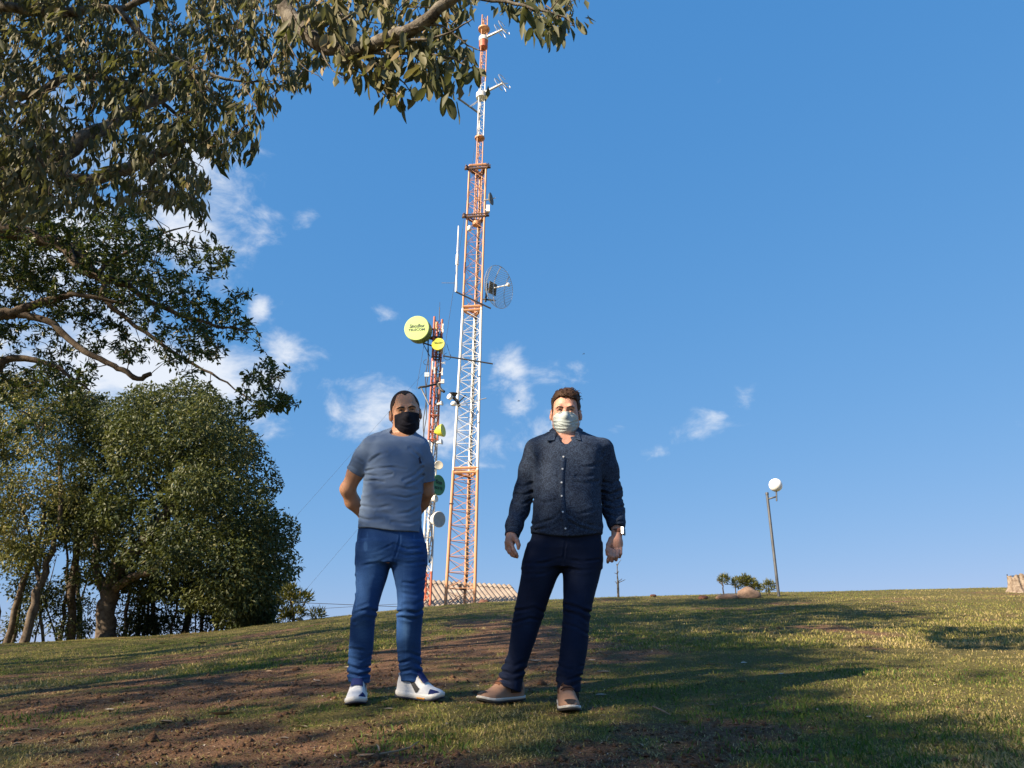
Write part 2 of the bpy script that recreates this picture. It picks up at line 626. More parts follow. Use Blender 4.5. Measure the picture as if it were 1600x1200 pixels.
# crumbs of earth and lying straw give the worn ground its roughness
n = 15000
X, Y = frame_points(n, 2.7, 12, 1.7)
keep = rng.random(n) < np.clip(soilness(X, Y) * 1.1 - .1, 0, 1); X, Y = X[keep], Y[keep]; n = len(X)
r_ = np.exp(rng.normal(-4.9, .45, n)); Z = zg(X, Y)
oc = np.array([(1, 0, 0), (-1, 0, 0), (0, 1, 0), (0, -1, 0), (0, 0, .8), (0, 0, -.6)])
V = (np.stack([X, Y, Z + r_ * .15], -1)[:, None, :] + (oc[None] * (.6 + .8 * rng.random((n, 6, 1)))) * r_[:, None, None]).reshape(-1, 3)
of = np.array([(0, 2, 4), (2, 1, 4), (1, 3, 4), (3, 0, 4), (2, 0, 5), (1, 2, 5), (3, 1, 5), (0, 3, 5)])
me = mesh_np('earth_crumbs', V, (np.arange(n)[:, None, None] * 6 + of[None]).reshape(-1, 3), False)
set_attr(me, 'soil', np.ones(len(V)))
tag(link('earth_crumbs', me, bpy.data.materials['lawn_earth']), 'loose reddish crumbs of earth on the worn patches', 'soil', kind='stuff')
n = 26000
X, Y = frame_points(n, 2.7, 14, 1.7)
keep = rng.random(n) < np.clip(.25 + soilness(X, Y) * .8, 0, 1); X, Y = X[keep], Y[keep]; n = len(X)
o = blade_mesh('straw', X, Y, .020 * (.5 + rng.random(n)), .0017 * (.7 + .6 * rng.random(n)), np.abs(rng.normal(1.9, .5, n)), np.clip(.74 + rng.normal(0, .16, n), 0, 1), GRASS)
tag(o, 'dry straw lying flat between the tufts', 'straw', kind='stuff')
# ================================================================== masts, house, lamp
MATO = simple('orange_paint', (.58, .29, .15), .5, 0, .3, 3, 0, 60, .4)
MATR = simple('red_oxide_paint', (.46, .125, .065), .55, 0, .35, 4)
MATW = simple('white_paint', (.72, .71, .68), .5, 0, .12, 3)
MATG = simple('galvanised_steel', (.55, .56, .57), .42, .7, .2, 6)
MATD = simple('dark_steel', (.05, .047, .045), .6, .2, .3, 6)
MATLIME = simple('lime_paint', (.47, .62, .22), .5, 0, .08, 2)
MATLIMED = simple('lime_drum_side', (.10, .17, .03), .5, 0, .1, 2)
MATYEL = simple('yellow_paint', (.62, .60, .06), .45, 0, .1, 2)
MATGRN = simple('green_radome', (.035, .20, .085), .5, 0, .12, 2)
MATLET = simple('letter_paint', (.03, .05, .05), .6, 0, .1, 2)
MATLETG = simple('green_letter_paint', (.008, .035, .03), .6, 0, .1, 2)

_unit = {}
def unit_rod(mat, n=6):
    key = (mat.name, n)
    if key not in _unit:
        mb = MB(); mb.tube([(0, 0, 0), (0, 0, 1)], 1.0, n)
        _unit[key] = mb.build('rod', mat, smooth=True, mesh_only=True, auto=40)
    return _unit[key]

def rod(name, a, b, r, mat, parent, n=6):
    a, b = Vector(a), Vector(b)
    d = b - a
    q = d.to_track_quat('Z', 'Y')
    mw = Matrix.Translation(a) @ q.to_matrix().to_4x4() @ Matrix.Diagonal((r, r, d.length, 1))
    o = bpy.data.objects.new(name, unit_rod(mat, n))
    COL.objects.link(o)
    if parent is not None:
        o.parent = parent
        o.matrix_parent_inverse = Matrix.Identity(4)
        o.matrix_basis = world_matrix(parent).inverted() @ mw
    else:
        o.matrix_basis = mw
    return o

TY = 31.0
T0, T1 = P(721, 943, TY), P(757, 28, TY)
T0.z = gz(T0.x, T0.y) - .15
def taxis(z):
    t = (z - T0.z) / (T1.z - T0.z)
    return Vector((T0.x + (T1.x - T0.x) * t, TY, z))
def tri(z, w, ang):
    c = taxis(z)
    r = w / math.sqrt(3)
    return [c + Vector((math.cos(a) * r, math.sin(a) * r, 0)) for a in (ang + R(210), ang + R(330), ang + R(90))]
def zat(py, Y=TY):
    return P(800, py, Y).z
ANG = R(-7)

tower = empty('lattice_tower', T0, 'tall orange and white three-legged lattice tower standing on the hilltop between the two men', 'lattice tower')
secs = [(T0.z, zat(737), 1.15, 1.0, MATO, 9, .064, .014), (zat(737), zat(485), 1.0, .82, MATW, 13, .056, .0125), (zat(485), zat(266), .82, .80, MATO, 11, .047, .012)]
for (z0, z1, w0, w1, mt, nb, rl, rb) in secs:
    A, B = tri(z0, w0, ANG), tri(z1, w1, ANG)
    for k in range(3):
        rod('leg', A[k], B[k] , rl, mt, tower, 10)
    for i in range(nb):
        t0, t1 = (i + (.45 if z0 == T0.z else .03)) / (nb + .1), (i + 1 + (.3 if z0 == T0.z else .03)) / (nb + .1)
        t1 = min(t1, .995)
        p0 = [A[k].lerp(B[k], t0) for k in range(3)]
        p1 = [A[k].lerp(B[k], t1) for k in range(3)]
        for k in range(3):
            j = (k + 1) % 3
            rod('brace', p0[k], p0[j], rb, mt, tower)
            rod('brace', p0[k], p1[j], rb * .8, mt, tower)
            rod('brace', p0[j], p1[k], rb * .8, mt, tower)
    if z0 != T0.z:
        f = MB()
        for dz in (-.09, .09):
            q = tri(z0 + dz, w0 * 1.03, ANG)
            for k in range(3):
                f.tube([q[k], q[(k + 1) % 3]], .055, 6)
        f.build('flange', MATO, tower)
# two bolted clamping frames that hold the slender mast inside the third section
for py, w in ((268, .92), (343, .94)):
    q = tri(zat(py), w, ANG)
    f = MB()
    for k in range(3):
        a, b2 = q[k], q[(k + 1) % 3]
        e = (b2 - a).normalized() * .16
        f.tube([a - e, b2 + e], .055, 6)
        f.tube([a - e + Vector((0, 0, .13)), b2 + e + Vector((0, 0, .13))], .03, 6)
    f.build('clamp_frame', simple('weathered_timber', (.12, .07, .05), .8, 0, .3, 6) if py == 268 else bpy.data.materials['weathered_timber'], tower)
q = tri(zat(262), .82, ANG)
f = MB()
for k in range(3):
    f.tube([q[k], q[(k + 1) % 3]], .05, 6)
f.build('flange', MATO, tower)
# slender mast
msecs = [(zat(347), zat(213), MATO), (zat(213), zat(128), MATW), (zat(128), zat(26), MATO)]
for (z0, z1, mt) in msecs:
    A, B = tri(z0, .31, R(20)), tri(z1, .29, R(20))
    for k in range(3):
        rod('leg', A[k], B[k], .027, mt, tower, 8)
    mb = MB()
    n = int((z1 - z0) / .30)
    for i in range(n):
        p0 = [A[k].lerp(B[k], i / n) for k in range(3)]
        p1 = [A[k].lerp(B[k], (i + 1) / n) for k in range(3)]
        for k in range(3):
            j = (k + 1) % 3
            mb.tube([p0[k], p1[j]] if i % 2 else [p0[j], p1[k]], .010, 4)
            if i % 4 == 0:
                mb.tube([p0[k], p0[j]], .013, 4)
    o = mb.build('brace', mt, tower)
    tag(o, kind='stuff')
for py, r_, h_, mt in ((150, .26, .30, MATW), (62, .24, .26, MATW), (70, .22, .45, MATR), (46, .30, .12, MATO), (216, .24, .12, MATO), (349, .20, .25, MATO)):
    mb = MB(); c = taxis(zat(py))
    mb.lathe([(r_ * .8, -h_ / 2), (r_, -h_ / 2 + .02), (r_, h_ / 2 - .02), (r_ * .8, h_ / 2)], c, (0, 0, 1), 16)
    mb.build('collar', mt, tower, True, auto=40)
# feeder cables down the back leg
mb = MB()
for s in range(2):
    pts = []
    for i in range(30):
        z = T0.z + 1.2 + (zat(300) - T0.z - 1.2) * i / 29
        w = 1.15 - .35 * (z - T0.z) / (zat(266) - T0.z)
        p = tri(z, w, ANG)[2]
        pts.append(p + Vector((.07 - .05 * s + .02 * math.sin(i * 1.7 + s), -.10, 0)))
    mb.tube(pts, .022, 5)
mb.build('feeder_cable', MATD, tower, True)
mb = MB(); q = tri(T0.z + .9, 1.12, ANG)
mb.tube([q[2] + Vector((-.2, -.1, 0)), q[2] + Vector((.0, -.12, .02))], .04, 6); mb.box(q[2] + Vector((-.18, -.12, .1)), (.1, .1, .22))
mb.build('cable_box', MATD, tower)

# mound of earth at the tower foot
def rock(name, c, s, seed, mat, label=None, cat='rock', sub=3, rough=.35, group=None):
    bm = bmesh.new()
    bmesh.ops.create_icosphere(bm, subdivisions=sub, radius=1)
    V = np.array([v.co[:] for v in bm.verts])
    n = fbm(V[:, 0] * 1.1 + seed, V[:, 1] * 1.1, V[:, 2] * 1.1, 4, seed) - .5
    n2 = np.abs(fbm(V[:, 0] * 2.4 + seed, V[:, 1] * 2.4, V[:, 2] * 2.4, 3, seed + 5) - .5)
    V = V * (1 + n * rough * 2 + n2 * rough)[:, None]
    V[:, 2] = np.where(V[:, 2] < -.3, -.3 + (V[:, 2] + .3) * .3, V[:, 2])
    for v, p in zip(bm.verts, V):
        v.co = Vector((p[0] * s[0], p[1] * s[1], p[2] * s[2])) + Vector(c)
    me = bpy.data.meshes.new(name); bm.to_mesh(me); bm.free()
    me.polygons.foreach_set('use_smooth', np.ones(len(me.polygons), dtype=bool))
    o = link(name, me, mat)
    if label: tag(o, label, cat, group)
    return o

def antenna(name, label, cat, loc, group=None):
    return empty(name, loc, label, cat, group)

# ------------------------------------------------------------------ antennas on the tall tower
# grid dish
c = P(776, 449, TY + .1)
ax = Vector((.78, -.62, -.12)).normalized()
up = (Vector((0, 0, 1)) - ax * ax.z).normalized(); sd = up.cross(ax)
gd = antenna('grid_dish_antenna', 'large wire grid dish antenna on the right side of the tall tower', 'dish antenna', c)
Rg, dep = .98, .34
def par(u, v):
    return c + sd * u + up * v + ax * (dep * ((u * u + v * v) / Rg ** 2) - dep * .6)
for k in range(25):
    v = -Rg + .02 + (2 * Rg - .04) * k / 24
    hw = math.sqrt(max(Rg ** 2 - v * v, .0025)) * (1 if abs(v) < .75 else .98)
    mb = MB(); mb.tube([par(hw * (2 * i / 10 - 1), v) for i in range(11)], .010, 4)
    mb.build('wire', MATG, gd)
for u in (-.62, 0.0, .62):
    hv = math.sqrt(Rg ** 2 - u * u)
    mb = MB(); mb.tube([par(u, hv * (2 * i / 12 - 1)) for i in range(13)], .020, 5); mb.build('rib', MATG, gd)
mb = MB(); mb.tube([par(Rg * math.cos(a), Rg * math.sin(a)) for a in np.linspace(0, 2 * math.pi, 33)], .013, 5); mb.build('hoop', MATG, gd)
mb = MB(); mb.tube([par(0, 0), c + ax * .62], .028, 6); mb.lathe([(.03, 0), (.09, .05), (.09, .12), (.02, .16)], c + ax * .60, ax, 10); mb.build('feed_arm', MATW, gd)
mb = MB(); q = par(0, 0) - ax * .03
mb.box(q - up * .02, (.04, .5, .55), Matrix((ax, sd, up)).transposed())
mb.tube([q, q - ax * .45], .04, 6); mb.tube([q + up * .3 - ax * .35, q - up * .6 - ax * .35], .05, 6); mb.tube([q - up * .45 - ax * .5, q - up * .55 + ax * .1 + sd * .15], .04, 6); mb.build('mount', MATD, gd)

# white collinear stick antenna on a dark arm
a0, a1 = P(712.5, 456, TY - .5), P(716.5, 353, TY - .5)
st = antenna('stick_antenna', 'white vertical stick antenna on a dark arm left of the tall tower', 'antenna', a0)
mb = MB(); L = a1 - a0
for (t0, t1, r0, r1) in ((0, .16, .05, .05), (.16, .40, .038, .042), (.40, .56, .07, .065), (.56, .60, .03, .03), (.60, 1, .040, .026)):
    mb.tube([a0 + L * t0, a0 + L * t1], [r0, r1], 8)
mb.build('radiator', MATW, st, True, auto=40)
mb = MB(); mb.tube([a0, P(767, 482, TY - .3)], .035, 6); mb.build('arm', MATD, st)
mb = MB(); mb.tube([P(690, 442, TY - .6), a0 + L * .13], .012, 5); mb.build('counterpoise', MATG, st)

# small dark dish and white radio box
c = P(766, 311, TY - .4)
sd_ = antenna('small_dish_antenna', 'small grey dish antenna seen almost edge-on below the upper clamp frame', 'dish antenna', c)
ax = Vector((.93, -.30, .05)).normalized()
mb = MB(); mb.lathe([(.02, -.07), (.14, -.05), (.24, -.01), (.30, .05), (.30, .06), (.22, .0), (.1, -.04), (.02, -.055)], c, ax, 20); mb.build('dish', simple('grey_dish', (.13, .14, .14), .5), sd_, True)
mb = MB(); mb.tube([c - ax * .05, c + ax * .26], .02, 6); mb.tube([c - ax * .06, c - ax * .34], .035, 6); mb.build('feed_arm', MATG, sd_)
c = P(762.5, 326, TY - .5)
mb = MB(); mb.box(c, (.16, .12, .34)); mb.tube([c, c + Vector((-.12, .1, 0))], .03, 6)
tag(mb.build('radio_box', MATW), 'white radio box on the right leg under the small grey dish', 'radio unit')
c = P(733.5, 357, TY - .5)
mb = MB(); mb.lathe([(.06, -.13), (.10, -.10), (.10, .08), (.05, .13)], c, (0, 0, 1), 10)
tag(mb.build('junction_box', MATW, None, True), 'white junction box on the left leg below the lower clamp frame', 'junction box')

# loop (wheel) antennas near the top
for (py, pc, lab) in ((60, (785, 46), 'uppermost wheel-shaped loop antenna beside the overhanging leaves'), (147, (785.5, 130), 'lower wheel-shaped loop antenna on the white part of the mast')):
    base = taxis(zat(py)); c = P(pc[0], pc[1], TY - .6)
    lo = antenna('loop_antenna', lab, 'antenna', base, 'wheel-shaped loop antennas on the mast')
    mb = MB(); mb.tube([base, c], [.075, .055], 8); mb.build('boom', MATG, lo)
    ax = Vector((.75, -.55, .35)).normalized(); s_ = Vector((0, 0, 1)).cross(ax).normalized(); u_ = ax.cross(s_)
    for off, rr in ((-.16, .42), (.12, .42)):
        mb = MB(); mb.tube([c + ax * off + (s_ * math.cos(t) + u_ * math.sin(t)) * rr for t in np.linspace(.3 + off * 6, 5.6 + off * 6, 26)], .018, 5); mb.build('hoop', MATG, lo)
    for t in (.5, 2.6, 4.7):
        mb = MB(); e = (s_ * math.cos(t) + u_ * math.sin(t)); mb.tube([c, c + e * .43 + ax * .1], .026, 5); mb.build('spoke', MATG, lo)
# dark spar with brace, left
c = P(715, 153, TY - .5); d = P(750, 178, TY)
sp = antenna('side_spar', 'grey spar with a short strut sticking out left of the mast', 'bracket', d)
mb = MB(); mb.tube([c, d], .05, 6); mb.build('spar', simple('grey_spar', (.16, .18, .19), .6), sp)
mb = MB(); mb.tube([P(734, 167, TY - .25), P(747, 158, TY)], .045, 6); mb.build('strut', MATG, sp)
# long thin rods
for (p0, p1, r_, lab) in (((692, 556), (770, 568.5), .032, 'long thin rod reaching from the small mast across the tall tower'), ((713, 634), (760, 622), .018, 'thin rod beside the black and white siren'), ((702, 787), (709, 787), .03, 'short stub rod on the orange left leg')):
    mb = MB(); mb.tube([P(*p0, TY - .9), P(*p1, TY - .9)], r_, 6)
    tag(mb.build('rod', MATG if r_ < .02 else MATD), lab, 'rod')
# black and white camera cluster
c = P(708.5, 621, TY - .8)
cm = antenna('siren', 'black and white siren on an arm at the left of the tall tower', 'siren', c)
mb = MB(); mb.lathe([(.05, -.02), (.10, .0), (.16, .10), (.19, .14), (.10, .12)], c + Vector((0, 0, .06)), Vector((.05, -.2, 1)), 14); mb.build('horn', MATD, cm, True, auto=40)
mb = MB(); mb.lathe([(.09, -.08), (.12, -.05), (.12, .08), (.07, .11)], c + Vector((-.13, -.05, .0)), Vector((-.6, -.7, .2)), 12); mb.lathe([(.06, -.1), (.12, -.1), (.135, -.02), (.08, .05)], c + Vector((.02, 0, -.24)), (0, 0, 1), 12); mb.build('housing', MATW, cm, True, auto=40)
mb = MB(); mb.tube([c, c + Vector((.15, 0, -.14)), c + Vector((.23, .2, -.30))], .07, 7); mb.tube([c + Vector((.2, .1, -.2)), P(727, 618, TY)], .03, 6); mb.build('arm', MATD, cm)

# ------------------------------------------------------------------ small mast with many dishes
SY = 36.0
S0, S1 = P(666.5, 905, SY), P(684.5, 500, SY)
S0b = S0.copy(); S0b.z = gz(S0.x, SY) - .1
def saxis(z):
    t = (z - S0.z) / (S1.z - S0.z)
    return Vector((S0.x + (S1.x - S0.x) * t, SY, z))
def stri(z, w, ang=R(12)):
    c = saxis(z); r = w / math.sqrt(3)
    return [c + Vector((math.cos(a) * r, math.sin(a) * r, 0)) for a in (ang + R(210), ang + R(330), ang + R(90))]
mast = empty('small_lattice_mast', S0b, 'short red and white lattice mast crowded with dishes behind the left man', 'lattice mast')
for (z0, z1, mt) in ((S0b.z, zat(893, SY), MATR), (zat(893, SY), zat(688, SY), MATW), (zat(688, SY), zat(500, SY), MATR)):
    A, B = stri(z0, .42), stri(z1, .40)
    for k in range(3):
        rod('leg', A[k], B[k] + Vector((0, 0, (.12 if (k == 0 and mt is MATR and z1 > 10) else 0))), .055 if mt is MATR else .045, mt, mast, 8)
    n = max(2, int((z1 - z0) / .48))
    for i in range(n):
        p0 = [A[k].lerp(B[k], i / n) for k in range(3)]; p1 = [A[k].lerp(B[k], (i + 1) / n) for k in range(3)]
        for k in range(3):
            j = (k + 1) % 3
            rod('brace', p0[k] if i % 2 else p0[j], p1[j] if i % 2 else p1[k], .018, mt, mast)
            if i % 3 == 0:
                rod('brace', p0[k], p0[j], .022, mt, mast)
mb = MB()
for s in range(5):
    pts = [stri(zat(py, SY), .40)[1 if s < 3 else 0] + Vector((-.06 - .05 * s + .05 * math.sin(py * .09 + s * 2), -.06, 0)) for py in range(880, 505, -15)]
    mb.tube(pts, .022, 5)
mb.build('feeder_cable', MATD, mast, True)
for py in (528, 560, 650, 675, 688):
    q = stri(zat(py, SY), .50); f = MB()
    for k in range(3): f.tube([q[k], q[(k + 1) % 3]], .035, 5)
    f.build('collar', MATD if py < 600 else MATR, mast)

def text_mesh(s, size, mat, name, c, right, up, parent=None, extrude=.004, shear=0, sx=1):
    cu = bpy.data.curves.new(name, 'FONT')
    cu.body = s; cu.size = size; cu.align_x = 'CENTER'; cu.align_y = 'CENTER'; cu.extrude = extrude; cu.shear = shear; cu.offset = size * .012
    tmp = bpy.data.objects.new(name, cu); COL.objects.link(tmp)
    dg = bpy.context.evaluated_depsgraph_get()
    me = bpy.data.meshes.new_from_object(tmp.evaluated_get(dg))
    bpy.data.objects.remove(tmp); bpy.data.curves.remove(cu)
    me.materials.clear(); me.materials.append(mat)
    right = Vector(right).normalized(); up = Vector(up).normalized(); n = right.cross(up)
    M = Matrix((right, up, n)).transposed().to_4x4(); M.translation = Vector(c)
    me.transform(M @ Matrix.Diagonal((sx, 1, 1, 1)))
    return link(name, me, mat, parent)

def basis(ax):
    ax = Vector(ax).normalized()
    r = Vector((0, 0, 1)).cross(ax).normalized()      # viewer's right when ax faces the viewer
    u = ax.cross(r)
    return ax, r, u

# big lime drum
c = P(651, 512.5, SY - 1.0)
ax, r_, u_ = basis((-.16, -1, -.10))
k = 1 / ppm(c)
ld = antenna('drum_dish_antenna', 'big lime green drum dish with dark lettering at the top of the small mast', 'dish antenna', c)
Rd = 20.2 * k
mb = MB(); mb.lathe([(.02, 0.012), (Rd * .5, .010), (Rd * .96, .0), (Rd, -.03)], c, ax, 40, True, True); mb.build('radome', MATLIME, ld, True, auto=30)
mb = MB(); mb.lathe([(Rd * .99, -.03), (Rd * .99, -.62), (Rd * .9, -.70), (Rd * .3, -.86)], c, ax, 40); mb.build('drum', MATLIMED, ld, True, auto=30)  # dark olive side stands in for the shade on the drum's underside
text_mesh('SinosBox', 8.2 * k, MATLET, 'lettering', c + ax * .016 + u_ * 3.2 * k, r_, u_, ld, shear=.25, sx=.78)
text_mesh('TELECOM', 5.2 * k, MATLET, 'lettering', c + ax * .016 - u_ * 3.0 * k, r_, u_, ld, sx=1.15)
mb = MB()
mb.tube([c - ax * .5, saxis(zat(513, SY))], .045, 6); mb.tube([c - ax * .7 - u_ * .2, saxis(zat(530, SY))], .09, 6); mb.tube([c - ax * .5 - u_ * .55, saxis(zat(543, SY))], .04, 6)
mb.build('mount', MATD, ld)
# yellow dish
def dish(name, label, c, ax, Rr, mat, depth, rim=None, mount_to=None, parentless=True, group=None, text=None, cone=False):
    ax, r_, u_ = basis(ax)
    d = antenna(name, label, 'dish antenna', c, group)
    mb = MB(); mb.lathe([(Rr * .15, -depth), (Rr * .7, -depth * (.75 if not cone else .55)), (Rr, -.02), (Rr * 1.02, .03), (Rr * .95, .05)], c, ax, 28, True, False); mb.build('shroud', mat, d, True, auto=40)
    mb = MB(); mb.lathe([(Rr * .955, .048), (Rr * .5, .03), (.01, .02)], c, ax, 28, False, True); mb.build('radome', rim or mat, d, True)
    if mount_to is not None:
        mb = MB(); mb.tube([c - ax * depth * .9, mount_to], .05, 6); mb.build('mount', MATD, d)
    if text:
        for (s, sz, dy, m_, shx) in text:
            text_mesh(s, sz, m_, 'lettering', c + ax * .06 + u_ * dy, r_, u_, d, sx=shx)
    return d
c = P(685, 538, SY - .8); k = 1 / ppm(c)
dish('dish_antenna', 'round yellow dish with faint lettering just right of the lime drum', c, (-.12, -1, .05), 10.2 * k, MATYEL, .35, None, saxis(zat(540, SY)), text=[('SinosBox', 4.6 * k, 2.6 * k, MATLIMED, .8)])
c = P(687.5, 672.5, SY - .35); k = 1 / ppm(c)
dish('dish_antenna', 'bright yellow cone dish seen from the side behind the left man\'s mask', c + Vector((.12, 0, 0)), (.95, -.30, .12), 10.2 * k, MATYEL, .42, None, saxis(zat(672, SY)), cone=True)
c = P(685.5, 727, SY - .4); k = 1 / ppm(c)
dish('dish_antenna', 'small round white dish above the green oval dish', c, (.25, -1, -.05), 6.8 * k, MATW, .22, simple('cream_radome', (.60, .55, .44), .6), saxis(zat(728, SY)))
c = P(684.5, 758, SY - .4); k = 1 / ppm(c)
dish('dish_antenna', 'dark green dish with lettering beside the left man\'s arm', c, (.88, -.62, -.05), 15.8 * k, MATGRN, .3, None, saxis(zat(760, SY)), text=[('Sinos', 8.5 * k, 4.5 * k, MATLETG, .8), ('BOX TE', 6.0 * k, -5.0 * k, MATLETG, .9)])
c = P(685.5, 811.5, SY - .4); k = 1 / ppm(c)
dish('drum_dish_antenna', 'white drum dish with a grey face below the green dish', c, (.70, -.75, -.08), 12.4 * k, MATW, .42, simple('grey_radome', (.34, .37, .37), .6), saxis(zat(811, SY)))
c = P(680.5, 779, SY - .2); k = 1 / ppm(c)
dish('dish_antenna', 'little white dish half hidden under the green dish', c, (.95, -.5, .1), 5.6 * k, MATW, .2, None, saxis(zat(779, SY)))
# horns
for (px, py, w, lab) in ((690, 690.5, 4.4, 'white horn antenna under the yellow cone dish'), (690.5, 630, 4.2, 'white horn antenna level with the left man\'s forehead')):
    c = P(px, py, SY - .3); k = 1 / ppm(c)
    ax, r_, u_ = basis((.93, -.35, .12))
    h = antenna('horn_antenna', lab, 'horn antenna', c, 'white horn antennas on the small mast')
    mb = MB(); mb.lathe([(.04, -.26), (.06, -.22), (w * k * .45, -.12), (w * k, .02), (w * k * .9, .03)], c, ax, 16); mb.build('horn', MATW, h, True, auto=40)
    mb = MB(); mb.tube([c - ax * .24, saxis(zat(py + 1, SY))], .035, 6); mb.build('mount', MATD, h)
# flat panel and box radios
for (px, py, w, h_, d_, lab, mt) in ((691.5, 596, 5.2, 6.2, .10, 'square white panel antenna right of the small mast', MATW), (691, 581, 2.2, 12, .10, 'tall white panel antenna right of the small mast', MATW), (667, 585.5, 7.4, 7.0, .08, 'pale flat panel antenna left of the small mast', simple('pale_panel', (.52, .60, .66), .5)),
                                 (679, 579, 2.2, 11, .10, 'narrow white panel antenna in the middle of the small mast', MATW), (692, 513, 2.0, 15, .09, 'white sector antenna at the top right of the small mast', MATW), (681.5, 510, 2.2, 14, .09, 'cream sector antenna at the top of the small mast', simple('cream_panel', (.62, .46, .22), .5)),
                                 (691.5, 549, 1.8, 9, .1, 'white stub antenna under the yellow dish', MATW), (676, 571, 1.8, 14, .1, 'white tube antenna on the left leg of the small mast', MATW), (667.5, 786, 2.5, 6, .1, 'white box on the left leg of the small mast', MATW)):
    c = P(px, py, SY - .45); k = 1 / ppm(c)
    mb = MB()
    mb.box(c, (w * k, d_, h_ * k)); mb.box(c + Vector((0, -d_ / 2 - .004, h_ * k * .1)), (w * k * .5, .012, h_ * k * .4)); mb.tube([c, saxis(c.z)], .025, 5)
    tag(mb.build('panel_antenna', mt), lab, 'antenna')
# whip, arms, struts, yagi
mb = MB(); mb.tube([P(686, 503, SY), P(687, 480, SY)], .020, 6); mb.tube([P(687, 480, SY), P(687.3, 472, SY)], .010, 5)
tag(mb.build('whip_antenna', MATD), 'thin whip antenna on top of the small mast', 'antenna')
ar = antenna('bracket_arm', 'black bent side arm with a white strut on the small mast', 'bracket', saxis(zat(600, SY)))
mb = MB(); mb.tube([P(653.5, 607, SY - .6), P(656, 605, SY - .6), P(665, 604, SY - .5), P(684, 599.5, SY - .4)], .055, 7); mb.build('arm', MATD, ar, True)
mb = MB(); mb.tube([P(684, 599.5, SY - .4), P(689, 609, SY - .4), P(694, 612, SY - .6)], .07, 7); mb.tube([P(689, 609, SY - .4), P(686.5, 633, SY - .2)], .03, 5); mb.build('arm', MATD, ar, True)
mb = MB(); mb.tube([P(658, 606, SY - .6), P(670.5, 632, SY - .2)], .035, 6); mb.build('strut', MATW, ar)
mb = MB()
for (dx, dy) in ((0, 0), (.4, .16), (.8, .32)):
    pass
c = P(689, 567, SY - .4)
for s in (-1.6, 0, 1.6): mb.tube([c + Vector((0, 0, 0)), P(696, 567 + s * 1.1, SY - .5)], .014, 5)
tag(mb.build('yagi_antenna', MATG), 'small comb-like antenna right of the small mast', 'antenna')
for (px, py, rx, ry, lab) in ((667, 566, 5.3, 4.2, 'loop of black cable left of the small mast'), (699, 557, 5.5, 5.5, 'loop of black cable under the yellow dish')):
    mb = MB(); mb.tube([P(px + rx * math.cos(t), py + ry * math.sin(t), SY - .5) for t in np.linspace(-.6, 4.6, 18)], .012, 4)
    tag(mb.build('cable_loop', MATD), lab, 'cable')
mb = MB(); mb.tube([P(651, 607, SY - .6), P(664, 530, SY - .6)], .008, 4); mb.tube([P(661, 537, SY - .8), P(672, 557, SY - .2)], .02, 5); mb.tube([P(698, 537, SY - .6), P(703.5, 556, SY - .8)], .010, 4)
tag(mb.build('stay_wires', MATD), 'thin stay wires round the lime drum', 'wires')

# guy wires and power lines
def wire(name, pts, r_, label, cat, group, sag=0):
    mb = MB(); P0 = [Vector(p) for p in pts]; out = []
    for i in range(len(P0) - 1):
        for t in np.linspace(0, 1, 12, endpoint=(i == len(P0) - 2)):
            q = P0[i].lerp(P0[i + 1], t); q.z -= sag * 4 * t * (1 - t); out.append(q)
    mb.tube(out, r_, 4)
    o = mb.build(name, MATD); tag(o, label, cat, group); return o
an = hit(602, 957); an2 = Vector((-16, 37, gz(-16, 37)))
wire('guy_wire', [taxis(zat(165)), an + Vector((0, 4, -.1))], .007, 'guy wire running down steeply from the tall mast to the left', 'guy wire', 'guy wires of the masts')
wire('guy_wire', [saxis(zat(560, SY)), an2], .0045, 'lower faint guy wire slanting down left behind the left man', 'guy wire', 'guy wires of the masts')
wire('guy_wire', [saxis(zat(690, SY)), an2 + Vector((3.5, 0, 0))], .0045, 'second faint guy wire slanting down left from the middle of the small mast', 'guy wire', 'guy wires of the masts')
wire('power_line', [P(380, 938, 60), P(720, 952, 60)], .020, 'upper power line low in the sky behind the left man\'s legs', 'power line', 'power lines', .0)
wire('power_line', [P(380, 958, 60), P(720, 938, 60)], .014, 'lower power line low in the sky behind the left man\'s legs', 'power line', 'power lines', .0)

# ------------------------------------------------------------------ house with a wavy tile roof
RA, RB = P(641, 907.5, 38.6), P(799, 916.5, 40.4)
rd = (RB - RA); rl = rd.length; rd.normalize()
dn = Vector((rd.y, -rd.x, 0)).normalized()
pitch = R(24)
sl_dir = dn * math.cos(pitch) - Vector((0, 0, 1)) * math.sin(pitch)
nrm = rd.cross(sl_dir); nrm = nrm if nrm.z > 0 else -nrm
hs = empty('house', (RA + RB) / 2 - Vector((0, 0, 3)), 'low house behind the towers showing only its grey wavy tile roof', 'house')
m, nt, b = mat_new('fibre_cement_tile')
co = coord(nt)
f1 = noise_node(nt, 2.2, 6, .7, .5, co); f2 = noise_node(nt, 22, 5, .7, 0, co)
cc = mixc(nt, f2, ramp(nt, f1, [(.3, (.21, .16, .12)), (.7, (.37, .30, .24))]), ramp(nt, f1, [(.3, (.11, .085, .07)), (.7, (.29, .25, .21))]))
nt.links.new(cc, b.inputs['Base Color']); b.inputs['Roughness'].default_value = .9
TILE = m
SLL = 3.6
ncol = 20
pw = rl / ncol
